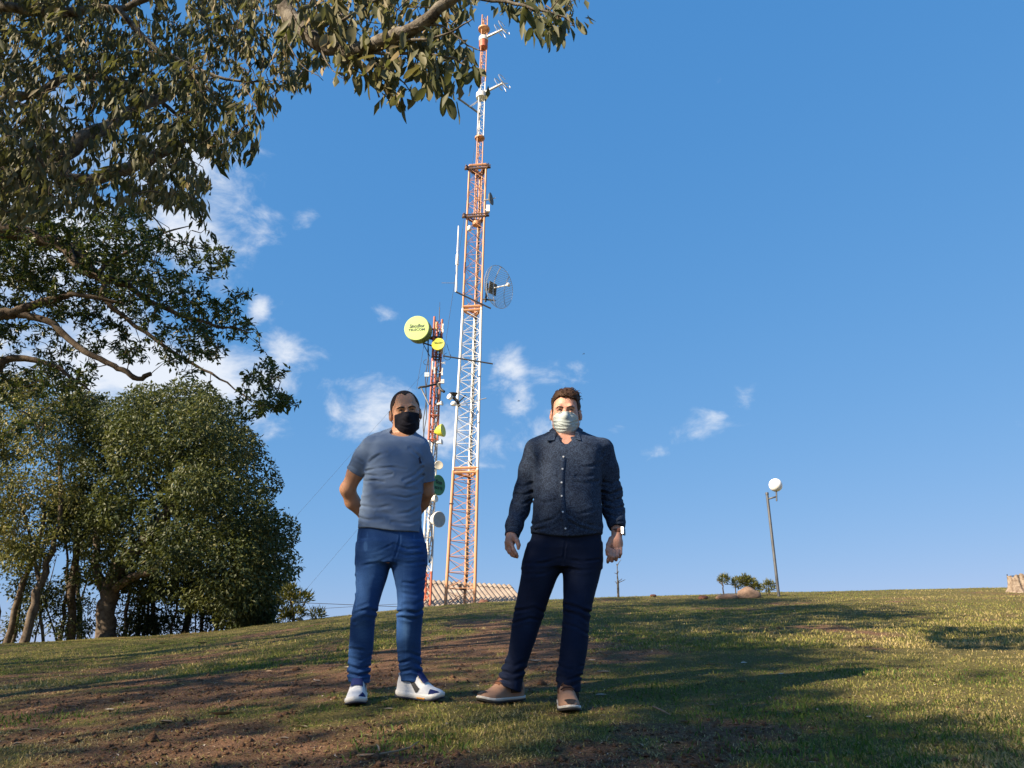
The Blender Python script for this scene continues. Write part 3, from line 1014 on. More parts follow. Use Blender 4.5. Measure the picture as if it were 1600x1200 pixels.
def wave_strip(o, u0, u1, v0, v1, lift, amp=.055, n=8):
    vs, fs = [], []
    for j, v in enumerate((v0, v1)):
        for i in range(n + 1):
            u = u0 + (u1 - u0) * i / n
            h = amp * (math.sin((u / pw) * 2 * math.pi - math.pi / 2) * .5 + .5) ** .7 + lift
            vs.append(RA + rd * u + sl_dir * v + nrm * h)
    for i in range(n):
        fs.append((i, i + 1, n + 2 + i, n + 1 + i))
    k = len(vs)
    for p in list(vs): vs.append(p - nrm * .018)
    for i in range(n):
        fs.append((k + i, k + n + 1 + i, k + n + 2 + i, k + i + 1))
    for i in range(n):
        fs.append((n + 1 + i, n + 2 + i, k + n + 2 + i, k + n + 1 + i)); fs.append((i, k + i, k + i + 1, i + 1))
    fs += [(0, n + 1, k + n + 1, k), (n, k + n, k + 2 * n + 1, 2 * n + 1)]
    o.add(vs, fs)
for i in range(ncol):
    mb = MB(); wave_strip(mb, i * pw + .004, (i + 1) * pw - .004, .05, SLL, rng.random() * .008, .075); mb.build('roof_tile', TILE, hs, True, auto=50)
    mb = MB(); wave_strip(mb, i * pw + .003, (i + 1) * pw - .003, -.04, .42, .035, .075)
    mb.build('ridge_tile', TILE, hs, True, auto=50)
mb = MB()
Cc = RA - nrm * .06
mb.add([RA - nrm * .08, RB - nrm * .08, RB - nrm * .08 + sl_dir * (SLL - .1), RA - nrm * .08 + sl_dir * (SLL - .1), RA - nrm * .02 - dn * 3.2 - Vector((0, 0, 1.4)), RB - nrm * .02 - dn * 3.2 - Vector((0, 0, 1.4))], [(0, 1, 2, 3), (0, 4, 5, 1)])
mb.build('roof_deck', TILE, hs)
mb = MB()
e0, e1 = RA + sl_dir * 3.1 + rd * .3, RB + sl_dir * 3.1 - rd * .3
bk = -dn * 5.6
zb = gz(e0.x, e0.y) - .4
vs = []
for p in (e0, e1, e1 + bk, e0 + bk):
    vs.append((p.x, p.y, zb - .6)); vs.append((p.x, p.y, e0.z - .12))
mb.add(vs, [(0, 2, 3, 1), (2, 4, 5, 3), (4, 6, 7, 5), (6, 0, 1, 7)])
mb.build('wall', simple('plaster', (.62, .58, .50), .9, 0, .15, 2), hs)

# ------------------------------------------------------------------ lamp post
LY = 20.0
b0 = P(1216, 924, LY); b0.z = gz(b0.x, b0.y) - .05; t0 = P(1198.5, 772, LY)
lp = empty('street_lamp', b0, 'slim grey lamp post with a white globe on the hilltop at the right', 'street lamp')
MPOST = simple('grey_post_paint', (.095, .10, .108), .5, .3, .25, 5)
mb = MB(); mb.tube([b0, t0], [.038, .036], 12); mb.tube([t0 - Vector((0, 0, .02)), t0 + Vector((0, 0, .04))], .044, 12); mb.build('post', MPOST, lp, True, auto=40)
gc_ = P(1212, 758, LY - .1)
s0 = P(1213.5, 783, LY - .1); s1 = P(1213, 768, LY - .1)
mb = MB(); mb.tube([P(1199, 780, LY), P(1213, 776, LY - .1)], .022, 8); mb.build('arm', MPOST, lp, True)
mb = MB(); mb.tube([s0, s1], .022, 8); mb.lathe([(.03, 0), (.10, .03), (.11, .05), (.11, .09), (.08, .10)], s1, (0, 0, 1), 20); mb.build('globe_holder', MPOST, lp, True, auto=40)
bm = bmesh.new(); bmesh.ops.create_uvsphere(bm, u_segments=32, v_segments=20, radius=10.3 / ppm(gc_)); bmesh.ops.translate(bm, vec=gc_, verts=bm.verts)
me = bpy.data.meshes.new('globe'); bm.to_mesh(me); bm.free(); me.polygons.foreach_set('use_smooth', np.ones(len(me.polygons), dtype=bool))
m, nt, b = mat_new('opal_glass'); b.inputs['Base Color'].default_value = (.86, .86, .85, 1); b.inputs['Roughness'].default_value = .18; b.inputs['Subsurface Weight'].default_value = .3
b.inputs['Subsurface Radius'].default_value = (.1, .1, .1)
link('globe', me, m, lp)
# ================================================================== trees
def leaf_mat(name, stops, transl=.35, rough=.45, spec=.4):
    m, nt, b = mat_new(name)
    c = ramp(nt, attr(nt, 'tone'), stops)
    nt.links.new(c, b.inputs['Base Color'])
    b.inputs['Roughness'].default_value = rough
    b.inputs['Specular IOR Level'].default_value = spec
    tr = nt.nodes.new('ShaderNodeBsdfTranslucent')
    nt.links.new(mixc(nt, .5, c, (.20, .22, .04), 'MIX'), tr.inputs['Color'])
    ms = nt.nodes.new('ShaderNodeMixShader')
    ms.inputs['Fac'].default_value = transl
    nt.links.new(b.outputs['BSDF'], ms.inputs[1]); nt.links.new(tr.outputs['BSDF'], ms.inputs[2])
    nt.links.new(ms.outputs['Shader'], nt.nodes['Material Output'].inputs['Surface'])
    return m

def unitv(a):
    return a / np.maximum(np.linalg.norm(a, axis=-1, keepdims=True), 1e-9)

def leaf_arrays(C, D, N, L, W, fold=.18, curl=.12):
    """5-vertex leaves: base C, axis D, rough normal N"""
    D = unitv(D)
    S = unitv(np.cross(D, N)); Nn = np.cross(S, D)
    L = L[:, None]; W = W[:, None]
    base = C
    mid = C + D * L * .52 - Nn * W * fold
    l = C + D * L * .48 + S * W * .5 + Nn * W * fold * .6
    r = C + D * L * .48 - S * W * .5 + Nn * W * fold * .6
    tip = C + D * L - Nn * L * curl
    V = np.stack([base, l, mid, r, tip], 1).reshape(-1, 3)
    o = np.arange(len(C))[:, None] * 5
    F = np.concatenate([o + np.array([[0, 2, 1]]), o + np.array([[0, 3, 2]]), o + np.array([[1, 2, 4]]), o + np.array([[2, 3, 4]])], 0)
    return V, F

def leaves(name, C, D, N, L, W, tone, mat, parent, fold=.18, curl=.12):
    V, F = leaf_arrays(C, D, N, L, W, fold, curl)
    me = mesh_np(name, V, F, smooth=False)
    set_attr(me, 'tone', np.repeat(np.clip(tone, 0, 1), 5))
    o = link(name, me, mat, parent)
    tag(o, kind='stuff')
    return o

def in_poly(px, py, poly):
    ins = np.zeros(len(px), bool)
    n = len(poly)
    for i in range(n):
        x0, y0 = poly[i]; x1, y1 = poly[(i + 1) % n]
        c = ((y0 > py) != (y1 > py)) & (px < (x1 - x0) * (py - y0) / ((y1 - y0) if y1 != y0 else 1e-9) + x0)
        ins ^= c
    return ins

def Pn(px, py, Y):
    x = (px - 800.0) / FOC; u = (600.0 - py) / FOC
    d = np.stack([x, CT - u * ST, ST + u * CT], -1)
    return d * (Y / d[:, 1])[:, None]

def sample_region(poly, n, y0, y1, gap_seed=0, gap_scale=.018, gap=.42):
    """points through the depth of a part of a crown whose outline is given"""
    xs = [p[0] for p in poly]; ys = [p[1] for p in poly]
    out = []
    got = 0
    while got < n:
        k = n * 3
        px = rng.uniform(min(xs), max(xs), k); py = rng.uniform(min(ys), max(ys), k)
        ok = in_poly(px, py, poly)
        Y = rng.uniform(y0, y1, k)
        p = Pn(px, py, Y)
        ok &= fbm(p[:, 0] * 1.3, p[:, 1] * .7, p[:, 2] * 1.3, 3, gap_seed) > gap
        out.append(p[ok]); got += ok.sum()
    return np.concatenate(out)[:n]

class Wood:
    """limbs plus twigs that reach out to the leaf clusters"""
    def __init__(self):
        self.mb = MB(); self.tw = MB(); self.nodes = []; self.nr = []
    def limb(self, pts, rads, n=9, wob=.0, sub=4):
        pts = [Vector(p) for p in pts]
        out, rr = [], []
        for i in range(len(pts) - 1):
            p0 = pts[max(i - 1, 0)]; p1 = pts[i]; p2 = pts[i + 1]; p3 = pts[min(i + 2, len(pts) - 1)]
            for s in range(sub):
                t = s / sub
                q = .5 * ((2 * p1) + (-p0 + p2) * t + (2 * p0 - 5 * p1 + 4 * p2 - p3) * t * t + (-p0 + 3 * p1 - 3 * p2 + p3) * t ** 3)
                if wob: q = q + Vector((random.gauss(0, wob), random.gauss(0, wob), random.gauss(0, wob)))
                out.append(q); rr.append((rads[i] + (rads[i + 1] - rads[i]) * t) * (1 + random.uniform(-.07, .07)))
        out.append(pts[-1]); rr.append(rads[-1])
        self.mb.tube(out, rr, n)
        for q, r_ in zip(out, rr):
            self.nodes.append(q); self.nr.append(r_)
    def twigs(self, C, r0=.007, maxlen=9., sides=4, sag=.08):
        N = [np.array(p) for p in self.nodes]
        arr = np.zeros((len(N) + len(C) * 3 + 8, 3)); arr[:len(N)] = np.array(N); k = len(N)
        d0 = np.array([np.min(np.linalg.norm(arr[:k] - c, axis=1)) for c in C])
        for i in np.argsort(d0):
            c = C[i]
            d = np.linalg.norm(arr[:k] - c, axis=1); j = int(np.argmin(d))
            if d[j] > maxlen: continue
            a = arr[j]
            L = d[j]
            w = rng.normal(0, .10 * L, (2, 3))
            p1 = a + (c - a) * .35 + w[0] + np.array([0, 0, sag * L]); p2 = a + (c - a) * .72 + w[1] * .7 + np.array([0, 0, sag * L])
            r_ = min(r0 * (1 + L * .9), .03)
            self.tw.tube([a, p1, p2, c], [r_, r_ * .8, r_ * .6, r_ * .4], sides, False)
            arr[k] = p1; arr[k + 1] = p2; arr[k + 2] = c; k += 3

def whorls(C, n0, n1, Lm, Wm, droop, mat, name, parent, tone0, tone_sd, spread=1.0, part_leaves=0, seedtone=61, lsd=.16):
    """clusters of leaves round each twig end"""
    cnt = rng.integers(n0, n1 + 1, len(C))
    I = np.repeat(np.arange(len(C)), cnt)
    n = len(I)
    ax = unitv(rng.normal(0, 1, (len(C), 3)) * np.array([.7, .7, .35]) + np.array([0, 0, -droop]))[I]
    rd_ = unitv(rng.normal(0, 1, (n, 3)))
    D = unitv(ax * .75 + rd_ * spread + np.array([0, 0, -droop * .6]))
    Cn = C[I] + rng.normal(0, Lm * .28, (n, 3))
    Nn = unitv(rng.normal(0, 1, (n, 3)) * .7 + np.array([0, 0, .8]))
    L = Lm * np.exp(rng.normal(0, lsd, n)); W = Wm * np.exp(rng.normal(0, lsd, n))
    tone = tone0 + (fbm(Cn[:, 0] * .9, Cn[:, 1] * .9, Cn[:, 2] * .9, 3, seedtone) - .5) * .9 + rng.normal(0, tone_sd, n)
    return [Cn, D, Nn, L, W, tone]

BARK = simple('bark', (.16, .13, .10), .95, 0, .5, 7, .8, 40, .1, (.045, .032, .024))
BARKL = simple('lichen_bark', (.22, .20, .165), .95, 0, .5, 16, 1.0, 60, .1, (.028, .020, .015))
LA = leaf_mat('grey_green_leaf', [(0, (.032, .040, .020)), (.35, (.070, .078, .036)), (.6, (.13, .125, .062)), (.85, (.20, .155, .075)), (1, (.28, .205, .10))], .30, .55, .22)
LB = leaf_mat('shaded_dark_green_leaf', [(0, (.009, .026, .007)), (.4, (.020, .050, .012)), (.7, (.045, .080, .018)), (1, (.11, .115, .03))], .30, .4, .4)  # dark green leaf, lowered further to carry the shade of tree A's crown
LC = leaf_mat('olive_leaf', [(0, (.035, .048, .015)), (.4, (.085, .098, .026)), (.7, (.17, .165, .05)), (1, (.30, .24, .09))], .3, .5, .3)
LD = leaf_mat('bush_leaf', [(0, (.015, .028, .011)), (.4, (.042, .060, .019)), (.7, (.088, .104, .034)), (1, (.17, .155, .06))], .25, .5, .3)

# ---------------------------------------------------------------- tree A: near tree whose branches hang into the top left
ta = empty('overhanging_tree', (-10.5, 2.5, gz(-10.5, 2.5)), 'near tree outside the left edge whose long drooping grey-green leaves hang into the top left', 'tree')
W = Wood()
zt = gz(-10.5, 2.5)
W.limb([(-10.5, 2.5, zt - .2), (-10.45, 2.5, zt + 1.2), (-10.3, 2.6, 2.4), (-10.1, 2.6, 4.0), (-9.8, 2.7, 5.6), (-9.3, 2.9, 8.0), (-8.7, 3.1, 10.2), (-8.3, 3.2, 12.0)], [.36, .28, .25, .20, .13, .065, .04, .02], 14, .01)
W.limb([(-9.9, 2.7, 5.2), (-7.6, 3.6, 5.8), (-5.2, 4.4, 5.8), P(330, -130, 4.6), P(418, -30, 4.45), P(455, 25, 4.35), P(497, 66, 4.25), P(555, 79, 4.2), P(610, 61, 4.1), P(660, 35, 4.0), P(720, -8, 3.9), P(800, -52, 3.7)],
       [.060, .052, .054, .058, .058, .056, .056, .056, .050, .042, .034, .02], 12, .008)
for pts, r0, r1 in ((((560, 80, 4.2), (620, 85, 4.1), (690, 88, 4.05), (722, 98, 4.0), (738, 106, 4.0)), .013, .004), (((545, 82, 4.2), (590, 100, 4.15), (625, 124, 4.1), (650, 150, 4.1)), .010, .003),
                    (((610, 62, 4.1), (662, 62, 4.0), (705, 50, 3.95), (738, 30, 3.9)), .012, .004), (((715, -5, 3.9), (790, 2, 3.8), (842, 16, 3.75), (878, 26, 3.75), (897, 38, 3.75)), .014, .003),
                    (((440, 20, 4.4), (448, 60, 4.4), (470, 100, 4.4), (505, 126, 4.4)), .010, .002), (((497, 66, 4.25), (510, 95, 4.2), (520, 110, 4.2), (540, 128, 4.2)), .008, .002),
                    (((520, 45, 4.3), (555, 20, 4.3), (600, -10, 4.3)), .012, .008), (((640, 45, 4.0), (690, 40, 4.0), (730, 70, 4.0), (752, 80, 4.0)), .010, .003)):
    W.limb([P(*p) for p in pts], list(np.linspace(r0, r1, len(pts))), 6, .004)
W.limb([(-9.9, 2.7, 5.0), (-8.0, 4.6, 5.3), P(-60, -20, 6.0), P(0, 8, 6.0), P(90, 21, 6.0), P(150, 12, 6.0), P(197, 13, 6.0), P(260, -20, 5.9)], [.07, .062, .058, .052, .048, .042, .034, .02], 10, .006)
W.limb([P(185, 14, 6.0), P(236, 72, 6.1), P(262, 86, 6.1), P(302, 103, 6.2), P(352, 124, 6.2), P(420, 128, 6.2)], [.036, .032, .028, .02, .014, .006], 8, .006)
W.limb([(-10.1, 2.6, 4.0), (-8.2, 4.8, 3.9), P(-60, 292, 6.4), P(60, 262, 6.5), P(150, 206, 6.6), P(200, 176, 6.7), P(250, 152, 6.8), P(295, 138, 6.9), P(350, 150, 6.9), P(385, 200, 7.0)], [.085, .075, .075, .075, .072, .068, .055, .035, .018, .008], 10, .014)
W.limb([P(-40, 240, 6.2), P(60, 252, 6.3), P(125, 282, 6.4), P(200, 262, 6.5), P(255, 238, 6.5), P(300, 215, 6.6)], [.09, .075, .06, .065, .05, .02], 9, .012)
W.limb([P(-40, 130, 7.0), P(40, 150, 7.0), P(110, 120, 7.1), P(200, 130, 7.2), P(280, 180, 7.4), P(330, 210, 7.4)], [.06, .05, .042, .03, .02, .008], 8, .01)
W.limb([P(230, 330, 7.0), P(245, 345, 7.0), P(270, 375, 7.0), P(320, 390, 7.0)], [.010, .008, .006, .003], 6)
for pts in (((-9.1, 3.0, 8.6), (-8.5, 1.5, 10.0), (-7.9, -0.3, 11.2)), ((-9.5, 2.8, 7.4), (-11.5, 2.5, 9.0), (-12.9, 2.1, 10.2)), ((-9.2, 2.9, 8.2), (-7.5, 5.1, 9.8), (-5.9, 6.5, 11.4)), ((-10.0, 2.4, 4.9), (-9.7, -0.1, 6.0), (-9.5, -2.5, 7.0)), ((-9.7, 2.6, 6.0), (-11.5, 4.9, 7.2), (-12.9, 7.3, 8.4)), ((-9.8, 2.5, 5.6), (-7.9, 1.3, 6.2), (-6.3, 0.3, 6.8)), ((-9.4, 2.8, 7.6), (-9.9, 7.1, 9.4), (-10.1, 10.5, 10.6))):
    W.limb(pts, [.05, .035, .012], 8, .03)
polyTop = [(440, -40), (912, -40), (902, 44), (872, 56), (846, 40), (812, 14), (775, 6), (742, 16), (734, 96), (712, 124), (690, 118), (655, 138), (640, 120), (605, 122), (570, 100), (548, 108), (500, 60), (450, 50)]
polyMass = [(-60, -60), (470, -60), (486, 30), (520, 92), (486, 112), (462, 128), (428, 138), (402, 220), (372, 226), (345, 246), (302, 232), (322, 282), (318, 330), (280, 318), (190, 318), (120, 335), (-60, 340)]
C1 = np.concatenate([sample_region(polyTop, 230, 4.0, 4.95, 5, gap=.40),
                     np.array([P(*p)[:] for p in ((558, 112, 4.2), (595, 130, 4.1), (612, 122, 4.1), (628, 150, 4.1), (636, 140, 4.1), (604, 140, 4.1), (690, 128, 4.0), (700, 140, 4.0), (738, 104, 4.0), (730, 90, 4.0), (722, 116, 4.0), (668, 100, 4.0), (850, 40, 3.75), (858, 48, 3.75), (872, 34, 3.75), (893, 40, 3.75), (838, 22, 3.75), (820, 10, 3.8), (548, 100, 4.2), (570, 118, 4.2))])])
C2 = np.concatenate([sample_region(polyMass, 1700, 5.2, 8.0, 8, gap=.43),
                     np.array([P(*p)[:] for p in ((400, 226, 6.5), (392, 238, 6.5), (340, 250, 6.8), (300, 318, 7.0), (318, 345, 7.0), (328, 362, 7.0), (300, 360, 7), (310, 330, 7), (430, 150, 6.2), (465, 132, 6.2), (478, 126, 6.2), (350, 245, 6.8), (365, 235, 6.8))])])
W.twigs(C1, .0045); W.twigs(C2, .0055)

# the part of the crown above and beside the camera: it throws the shade that lies over the men and the lawn
def lit_amount(px, py):
    l = sstep(1010, 1330, px) * (1 - sstep(0, 70, py - (1040 + (px - 1050) * .15)))
    for (x, y, rx, ry, s) in ((320, 1152, 130, 12, .95), (210, 1150, 80, 9, .6), (530, 1182, 90, 16, .95), (300, 1196, 80, 7, .6), (860, 1122, 110, 15, 1.0), (760, 1128, 60, 12, .7), (985, 1090, 60, 14, .6), (705, 992, 44, 12, .9), (610, 1005, 25, 8, .7),
                              (455, 992, 36, 7, .95), (1090, 934, 50, 5, .9), (1180, 990, 130, 8, .9), (1200, 1062, 70, 10, .8), (640, 1135, 60, 9, .5), (1060, 1130, 60, 18, .6), (1150, 1100, 50, 8, .4), (940, 1150, 50, 9, .5), (360, 982, 60, 4, .7), (600, 968, 20, 5, .8), (1010, 935, 60, 4, .6), (120, 1175, 60, 8, .5)):
        l = np.maximum(l, s * np.exp(-((px - x) / rx) ** 2 - ((py - y) / ry) ** 2))
    for (x, y, rx, ry, s) in ((1220, 945, 130, 10, 1.0), (1340, 962, 110, 9, 1.0), (1010, 965, 170, 22, 1.0), (1180, 1020, 130, 16, 1.0), (1290, 1035, 90, 9, .9), (1420, 975, 60, 6, .6), (1240, 1082, 200, 12, .5)):
        l = l * (1 - s * np.exp(-((px - x) / rx) ** 2 - ((py - y) / ry) ** 2))
    return l

def project(p):
    d = p[:, 1] * CT + p[:, 2] * ST
    u = -p[:, 1] * ST + p[:, 2] * CT
    return 800 + FOC * p[:, 0] / d, 600 - FOC * u / d, d

n = 2800
Yg = np.sqrt(rng.uniform(2.4 ** 2, 24 ** 2, n)); Xg = rng.uniform(-.76, .74, n) * Yg
G = np.stack([Xg, Yg, zg(Xg, Yg)], -1)
qx, qy, _ = project(G)
keep = rng.random(n) > np.clip(lit_amount(qx, qy) * 1.15, 0, 1)
G = G[keep]
# the men stand in that shade too
men = np.stack([rng.uniform(-1.3, 1.0, 30), rng.uniform(4.25, 4.5, 30), rng.uniform(-.1, 1.7, 30)], -1)
# denser shade over the near ground and the left side of the slope
n = 560
Yg = np.sqrt(rng.uniform(2.4 ** 2, 12 ** 2, n)); Xg = rng.uniform(-.78, .5, n) * Yg
k2 = ((Yg < 4.45) | (Xg < -1.55)); Yg, Xg = Yg[k2], Xg[k2]
G2 = np.stack([Xg, Yg, zg(Xg, Yg)], -1); qx, qy, _ = project(G2)
G2 = G2[rng.random(len(G2)) > np.clip(lit_amount(qx, qy) * 1.25, 0, 1)]
# the broad bands of shade on the open slope to the right
n = 5200
Yg = np.sqrt(rng.uniform(3 ** 2, 22 ** 2, n)); Xg = rng.uniform(.1, .74, n) * Yg
G3 = np.stack([Xg, Yg, zg(Xg, Yg)], -1); qx, qy, _ = project(G3)
G3 = G3[(qx > 930) & (lit_amount(qx, qy) < .30) & (fbm(G3[:, 0] * .35, G3[:, 1] * .5, None, 3, 77) > .40)][:800]
G = np.concatenate([G, G2, G3, men])
S_ = np.array(SUN[:])
best = np.full((len(G), 3), np.nan)
for trial in range(14):
    t = rng.uniform(11, 26, len(G))
    q = G + S_ * t[:, None]
    qx, qy, d = project(q)
    out = (d < 0) | (qx < -60) | (qy < -60)
    ok = out & (q[:, 2] > 3.6) & (q[:, 2] < 14.5) & np.isnan(best[:, 0])
    best[ok] = q[ok]
C3 = best[~np.isnan(best[:, 0])]
C3 = C3 + rng.normal(0, .06, C3.shape)
# thinner foliage on the lines from the men's heads to the sun
for hd_, rr_, fr_ in ((P(633, 645, 4.4), .36, .72), (P(884, 645, 4.38), .34, .6), (P(600, 740, 4.4), .42, .45), (P(880, 750, 4.38), .42, .40), (P(600, 900, 4.4), .40, .35)):
    w_ = C3 - np.array(hd_[:]); al = w_ @ S_; ds = np.linalg.norm(w_ - al[:, None] * S_, axis=1)
    C3 = C3[~((ds < rr_) & (rng.random(len(C3)) < fr_))]
sel = rng.permutation(len(C3))[:900]
W.twigs(C3[sel], .0035)
W.mb.build('trunk', BARKL, ta, True)
tag(W.tw.build('twig', BARK, ta, True), kind='stuff')
Cn, D, N, L, Wd, tone = whorls(C1, 4, 8, .132, .047, 1.25, LA, 'leaf', ta, .47, .16, .72)
# the 280 leaves that show largest are separate parts
dist = np.linalg.norm(Cn, axis=1); qx, qy, _ = project(Cn)
vis = np.where((qy > -5) & (qx < 910))[0]
big = vis[np.argsort(dist[vis] / L[vis])[:280]]
def leaf_proto(k):
    # 24-triangle leaf: oblong blade folded along the midrib, along +X, 1 long, 1 wide
    xs = [0, .10, .28, .5, .72, .88, 1.0]; ws = [.03, .30, .46, .5, .44, .28, .0]
    vs, fs = [], []
    for x, w in zip(xs, ws):
        z = -.10 * x * x * (1 + .4 * k) 
        vs += [(x, w, z * .3 + .05 * w + .012 * math.sin(9 * x + k)), (x, 0, z * .3 - .03), (x, -w, z * .3 + .05 * w + .012 * math.sin(7 * x + 2 * k))]
    for i in range(len(xs) - 1):
        a = i * 3
        fs += [(a, a + 1, a + 4, a + 3), (a + 1, a + 2, a + 5, a + 4)]
    me = mesh_np('leaf', vs, fs)
    set_attr(me, 'tone', np.full(len(vs), (.25, .38, .50, .62, .85)[k]))
    me.materials.append(LA)
    return me
protos = [leaf_proto(k) for k in range(5)]
taw = world_matrix(ta).inverted()
for i in big:
    d = Vector(D[i]).normalized(); s = d.cross(Vector(N[i])).normalized(); nn = s.cross(d)
    M = Matrix((d * L[i], s * Wd[i], nn * L[i])).transposed().to_4x4(); M.translation = Vector(Cn[i])
    o = bpy.data.objects.new('leaf', protos[int(np.clip(tone[i] * 5, 0, 4))]); COL.objects.link(o)
    o.parent = ta; o.matrix_basis = taw @ M
rest = np.setdiff1d(np.arange(len(Cn)), big)
A2 = whorls(C2, 6, 10, .122, .040, 1.35, LA, 'foliage', ta, .46, .17, .70)
A3 = whorls(C3, 8, 12, .21, .095, .3, LA, 'foliage', ta, .40, .15, 1.2)
A3[0][:] = A3[0] + rng.normal(0, .27, A3[0].shape)
leaves('foliage', *[np.concatenate([a[rest], b2, c3]) for a, b2, c3 in zip((Cn, D, N, L, Wd, tone), A2, A3)], LA, ta)

# ---------------------------------------------------------------- tree B: dark green, small leaves, reaching in from the left
tbx, tby = -11.2, 9.4
tb = empty('leafy_tree', (tbx, tby, gz(tbx, tby)), 'dark green small-leaved tree reaching in from the left edge above the round tree', 'tree')
W = Wood()
W.limb([(tbx, tby, gz(tbx, tby) - .2), (tbx + .1, tby, 1.6), (tbx + .3, tby, 3.6), (tbx + .6, tby, 5.6), (tbx + 1.0, tby, 7.4)], [.26, .22, .20, .16, .08], 12, .02)
W.limb([(tbx + .6, tby, 5.5), P(-70, 352, 9.5), P(0, 357, 9.5), P(60, 372, 9.5), P(105, 392, 9.5), P(122, 420, 9.4)], [.17, .14, .12, .10, .07, .05], 9, .012)
W.limb([P(60, 372, 9.5), P(105, 384, 9.6), P(150, 428, 9.6), P(200, 448, 9.7), P(262, 484, 9.7), P(330, 505, 9.8), P(395, 520, 9.8)], [.07, .075, .06, .045, .035, .02, .006], 8, .012)
W.limb([P(122, 420, 9.4), P(160, 440, 9.4), P(165, 470, 9.4), P(230, 520, 9.5), P(300, 570, 9.6), P(355, 600, 9.6), P(395, 628, 9.6)], [.05, .04, .035, .028, .02, .012, .005], 7, .012)
W.limb([(tbx + .2, tby, 3.2), P(-60, 500, 9.2), P(20, 490, 9.2), P(68, 470, 9.2), P(130, 462, 9.2), P(200, 478, 9.3)], [.12, .09, .075, .05, .03, .012], 8, .012)
W.limb([P(20, 490, 9.2), P(70, 500, 9.2), P(120, 540, 9.2), P(165, 566, 9.2), P(190, 578, 9.2), P(215, 590, 9.2), P(236, 584, 9.2)], [.05, .045, .04, .036, .036, .034, .03], 7, .008)
W.limb([P(150, 428, 9.6), P(190, 400, 9.8), P(240, 370, 10), P(300, 352, 10.2)], [.04, .03, .02, .006], 7, .01)
W.limb([(tbx + .3, tby, 3.6), P(-60, 590, 9.8), P(20, 560, 9.8), P(90, 575, 9.8), P(140, 610, 9.8)], [.1, .07, .05, .03, .01], 7, .012)
polyB = [(-60, 345), (150, 330), (205, 318), (238, 335), (226, 355), (300, 375), (345, 385), (362, 395), (355, 415), (362, 436), (385, 455), (376, 480), (398, 515), (408, 545), (436, 580), (425, 605), (455, 625), (440, 640), (390, 648), (372, 640), (350, 610), (300, 590), (262, 575), (232, 566), (150, 560), (160, 590), (110, 612), (70, 600), (-60, 620)]
CB = np.concatenate([sample_region(polyB, 1900, 8.8, 11.6, 15, gap=.46),
                     np.array([P(x, y, 9.7)[:] for (x, y) in ((362, 396), (356, 404), (350, 398), (386, 458), (392, 462), (400, 520), (448, 580), (440, 584), (432, 590), (462, 630), (452, 634), (440, 626), (428, 640), (400, 646), (384, 652), (380, 640), (412, 634), (395, 655), (228, 345), (232, 336), (222, 352), (420, 560), (408, 548), (300, 590), (330, 605))]),
                     sample_region([(-60, 600), (150, 590), (160, 620), (120, 640), (60, 680), (-60, 700)], 60, 9, 11, 16, gap=.5)])
W.twigs(CB, .0055)
W.mb.build('trunk', BARK, tb, True)
tag(W.tw.build('twig', BARK, tb, True), kind='stuff')
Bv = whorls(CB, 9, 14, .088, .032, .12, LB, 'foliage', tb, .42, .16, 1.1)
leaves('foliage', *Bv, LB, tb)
CBo = np.stack([rng.normal(tbx - .6, 2.0, 260), rng.normal(tby, 1.6, 260), rng.uniform(4.2, 9.4, 260)], -1)
qx, qy, d = project(CBo); CBo = CBo[(qx < -60)]
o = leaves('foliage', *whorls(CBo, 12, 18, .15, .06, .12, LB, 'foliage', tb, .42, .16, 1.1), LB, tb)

# ---------------------------------------------------------------- the grove on the left: a big round tree, its neighbours and thin trunks behind
def puff_crown(puffs, per, leafL, leafW, mat, parent, tone0, jitter=.16, shell=.55, seedt=71):
    """puffs: (x, y, z, radius): leaf clumps with their leaves mostly on the outside"""
    C, D, N, T = [], [], [], []
    for (x, y, z, r_) in puffs:
        n = int(per * r_ * r_)
        u = unitv(rng.normal(0, 1, (n, 3)))
        rr = r_ * (shell + (1 - shell) * rng.random(n) ** .6) * (1 + .35 * (fbm(u[:, 0] * 2 + x, u[:, 1] * 2 + y, u[:, 2] * 2 + z, 2, seedt) - .5))
        p = np.array([x, y, z]) + u * rr[:, None] * np.array([1, 1, .82])
        C.append(p)
        D.append(unitv(u * .55 + rng.normal(0, .6, (n, 3)) + np.array([0, 0, -.35])))
        N.append(unitv(u * .7 + rng.normal(0, .5, (n, 3)) + np.array([0, 0, .4])))
        T.append(np.full(n, tone0 + rng.normal(0, .06)))
    C, D, N, T = map(np.concatenate, (C, D, N, T))
    n = len(C)
    T = T + (fbm(C[:, 0] * .8, C[:, 1] * .8, C[:, 2] * .8, 3, seedt + 1) - .5) * .7 + rng.normal(0, jitter, n)
    L = leafL * np.exp(rng.normal(0, .25, n)); Wd = leafW * np.exp(rng.normal(0, .25, n))
    return leaves('foliage', C, D, N, L, Wd, T, mat, parent, .2, .2)

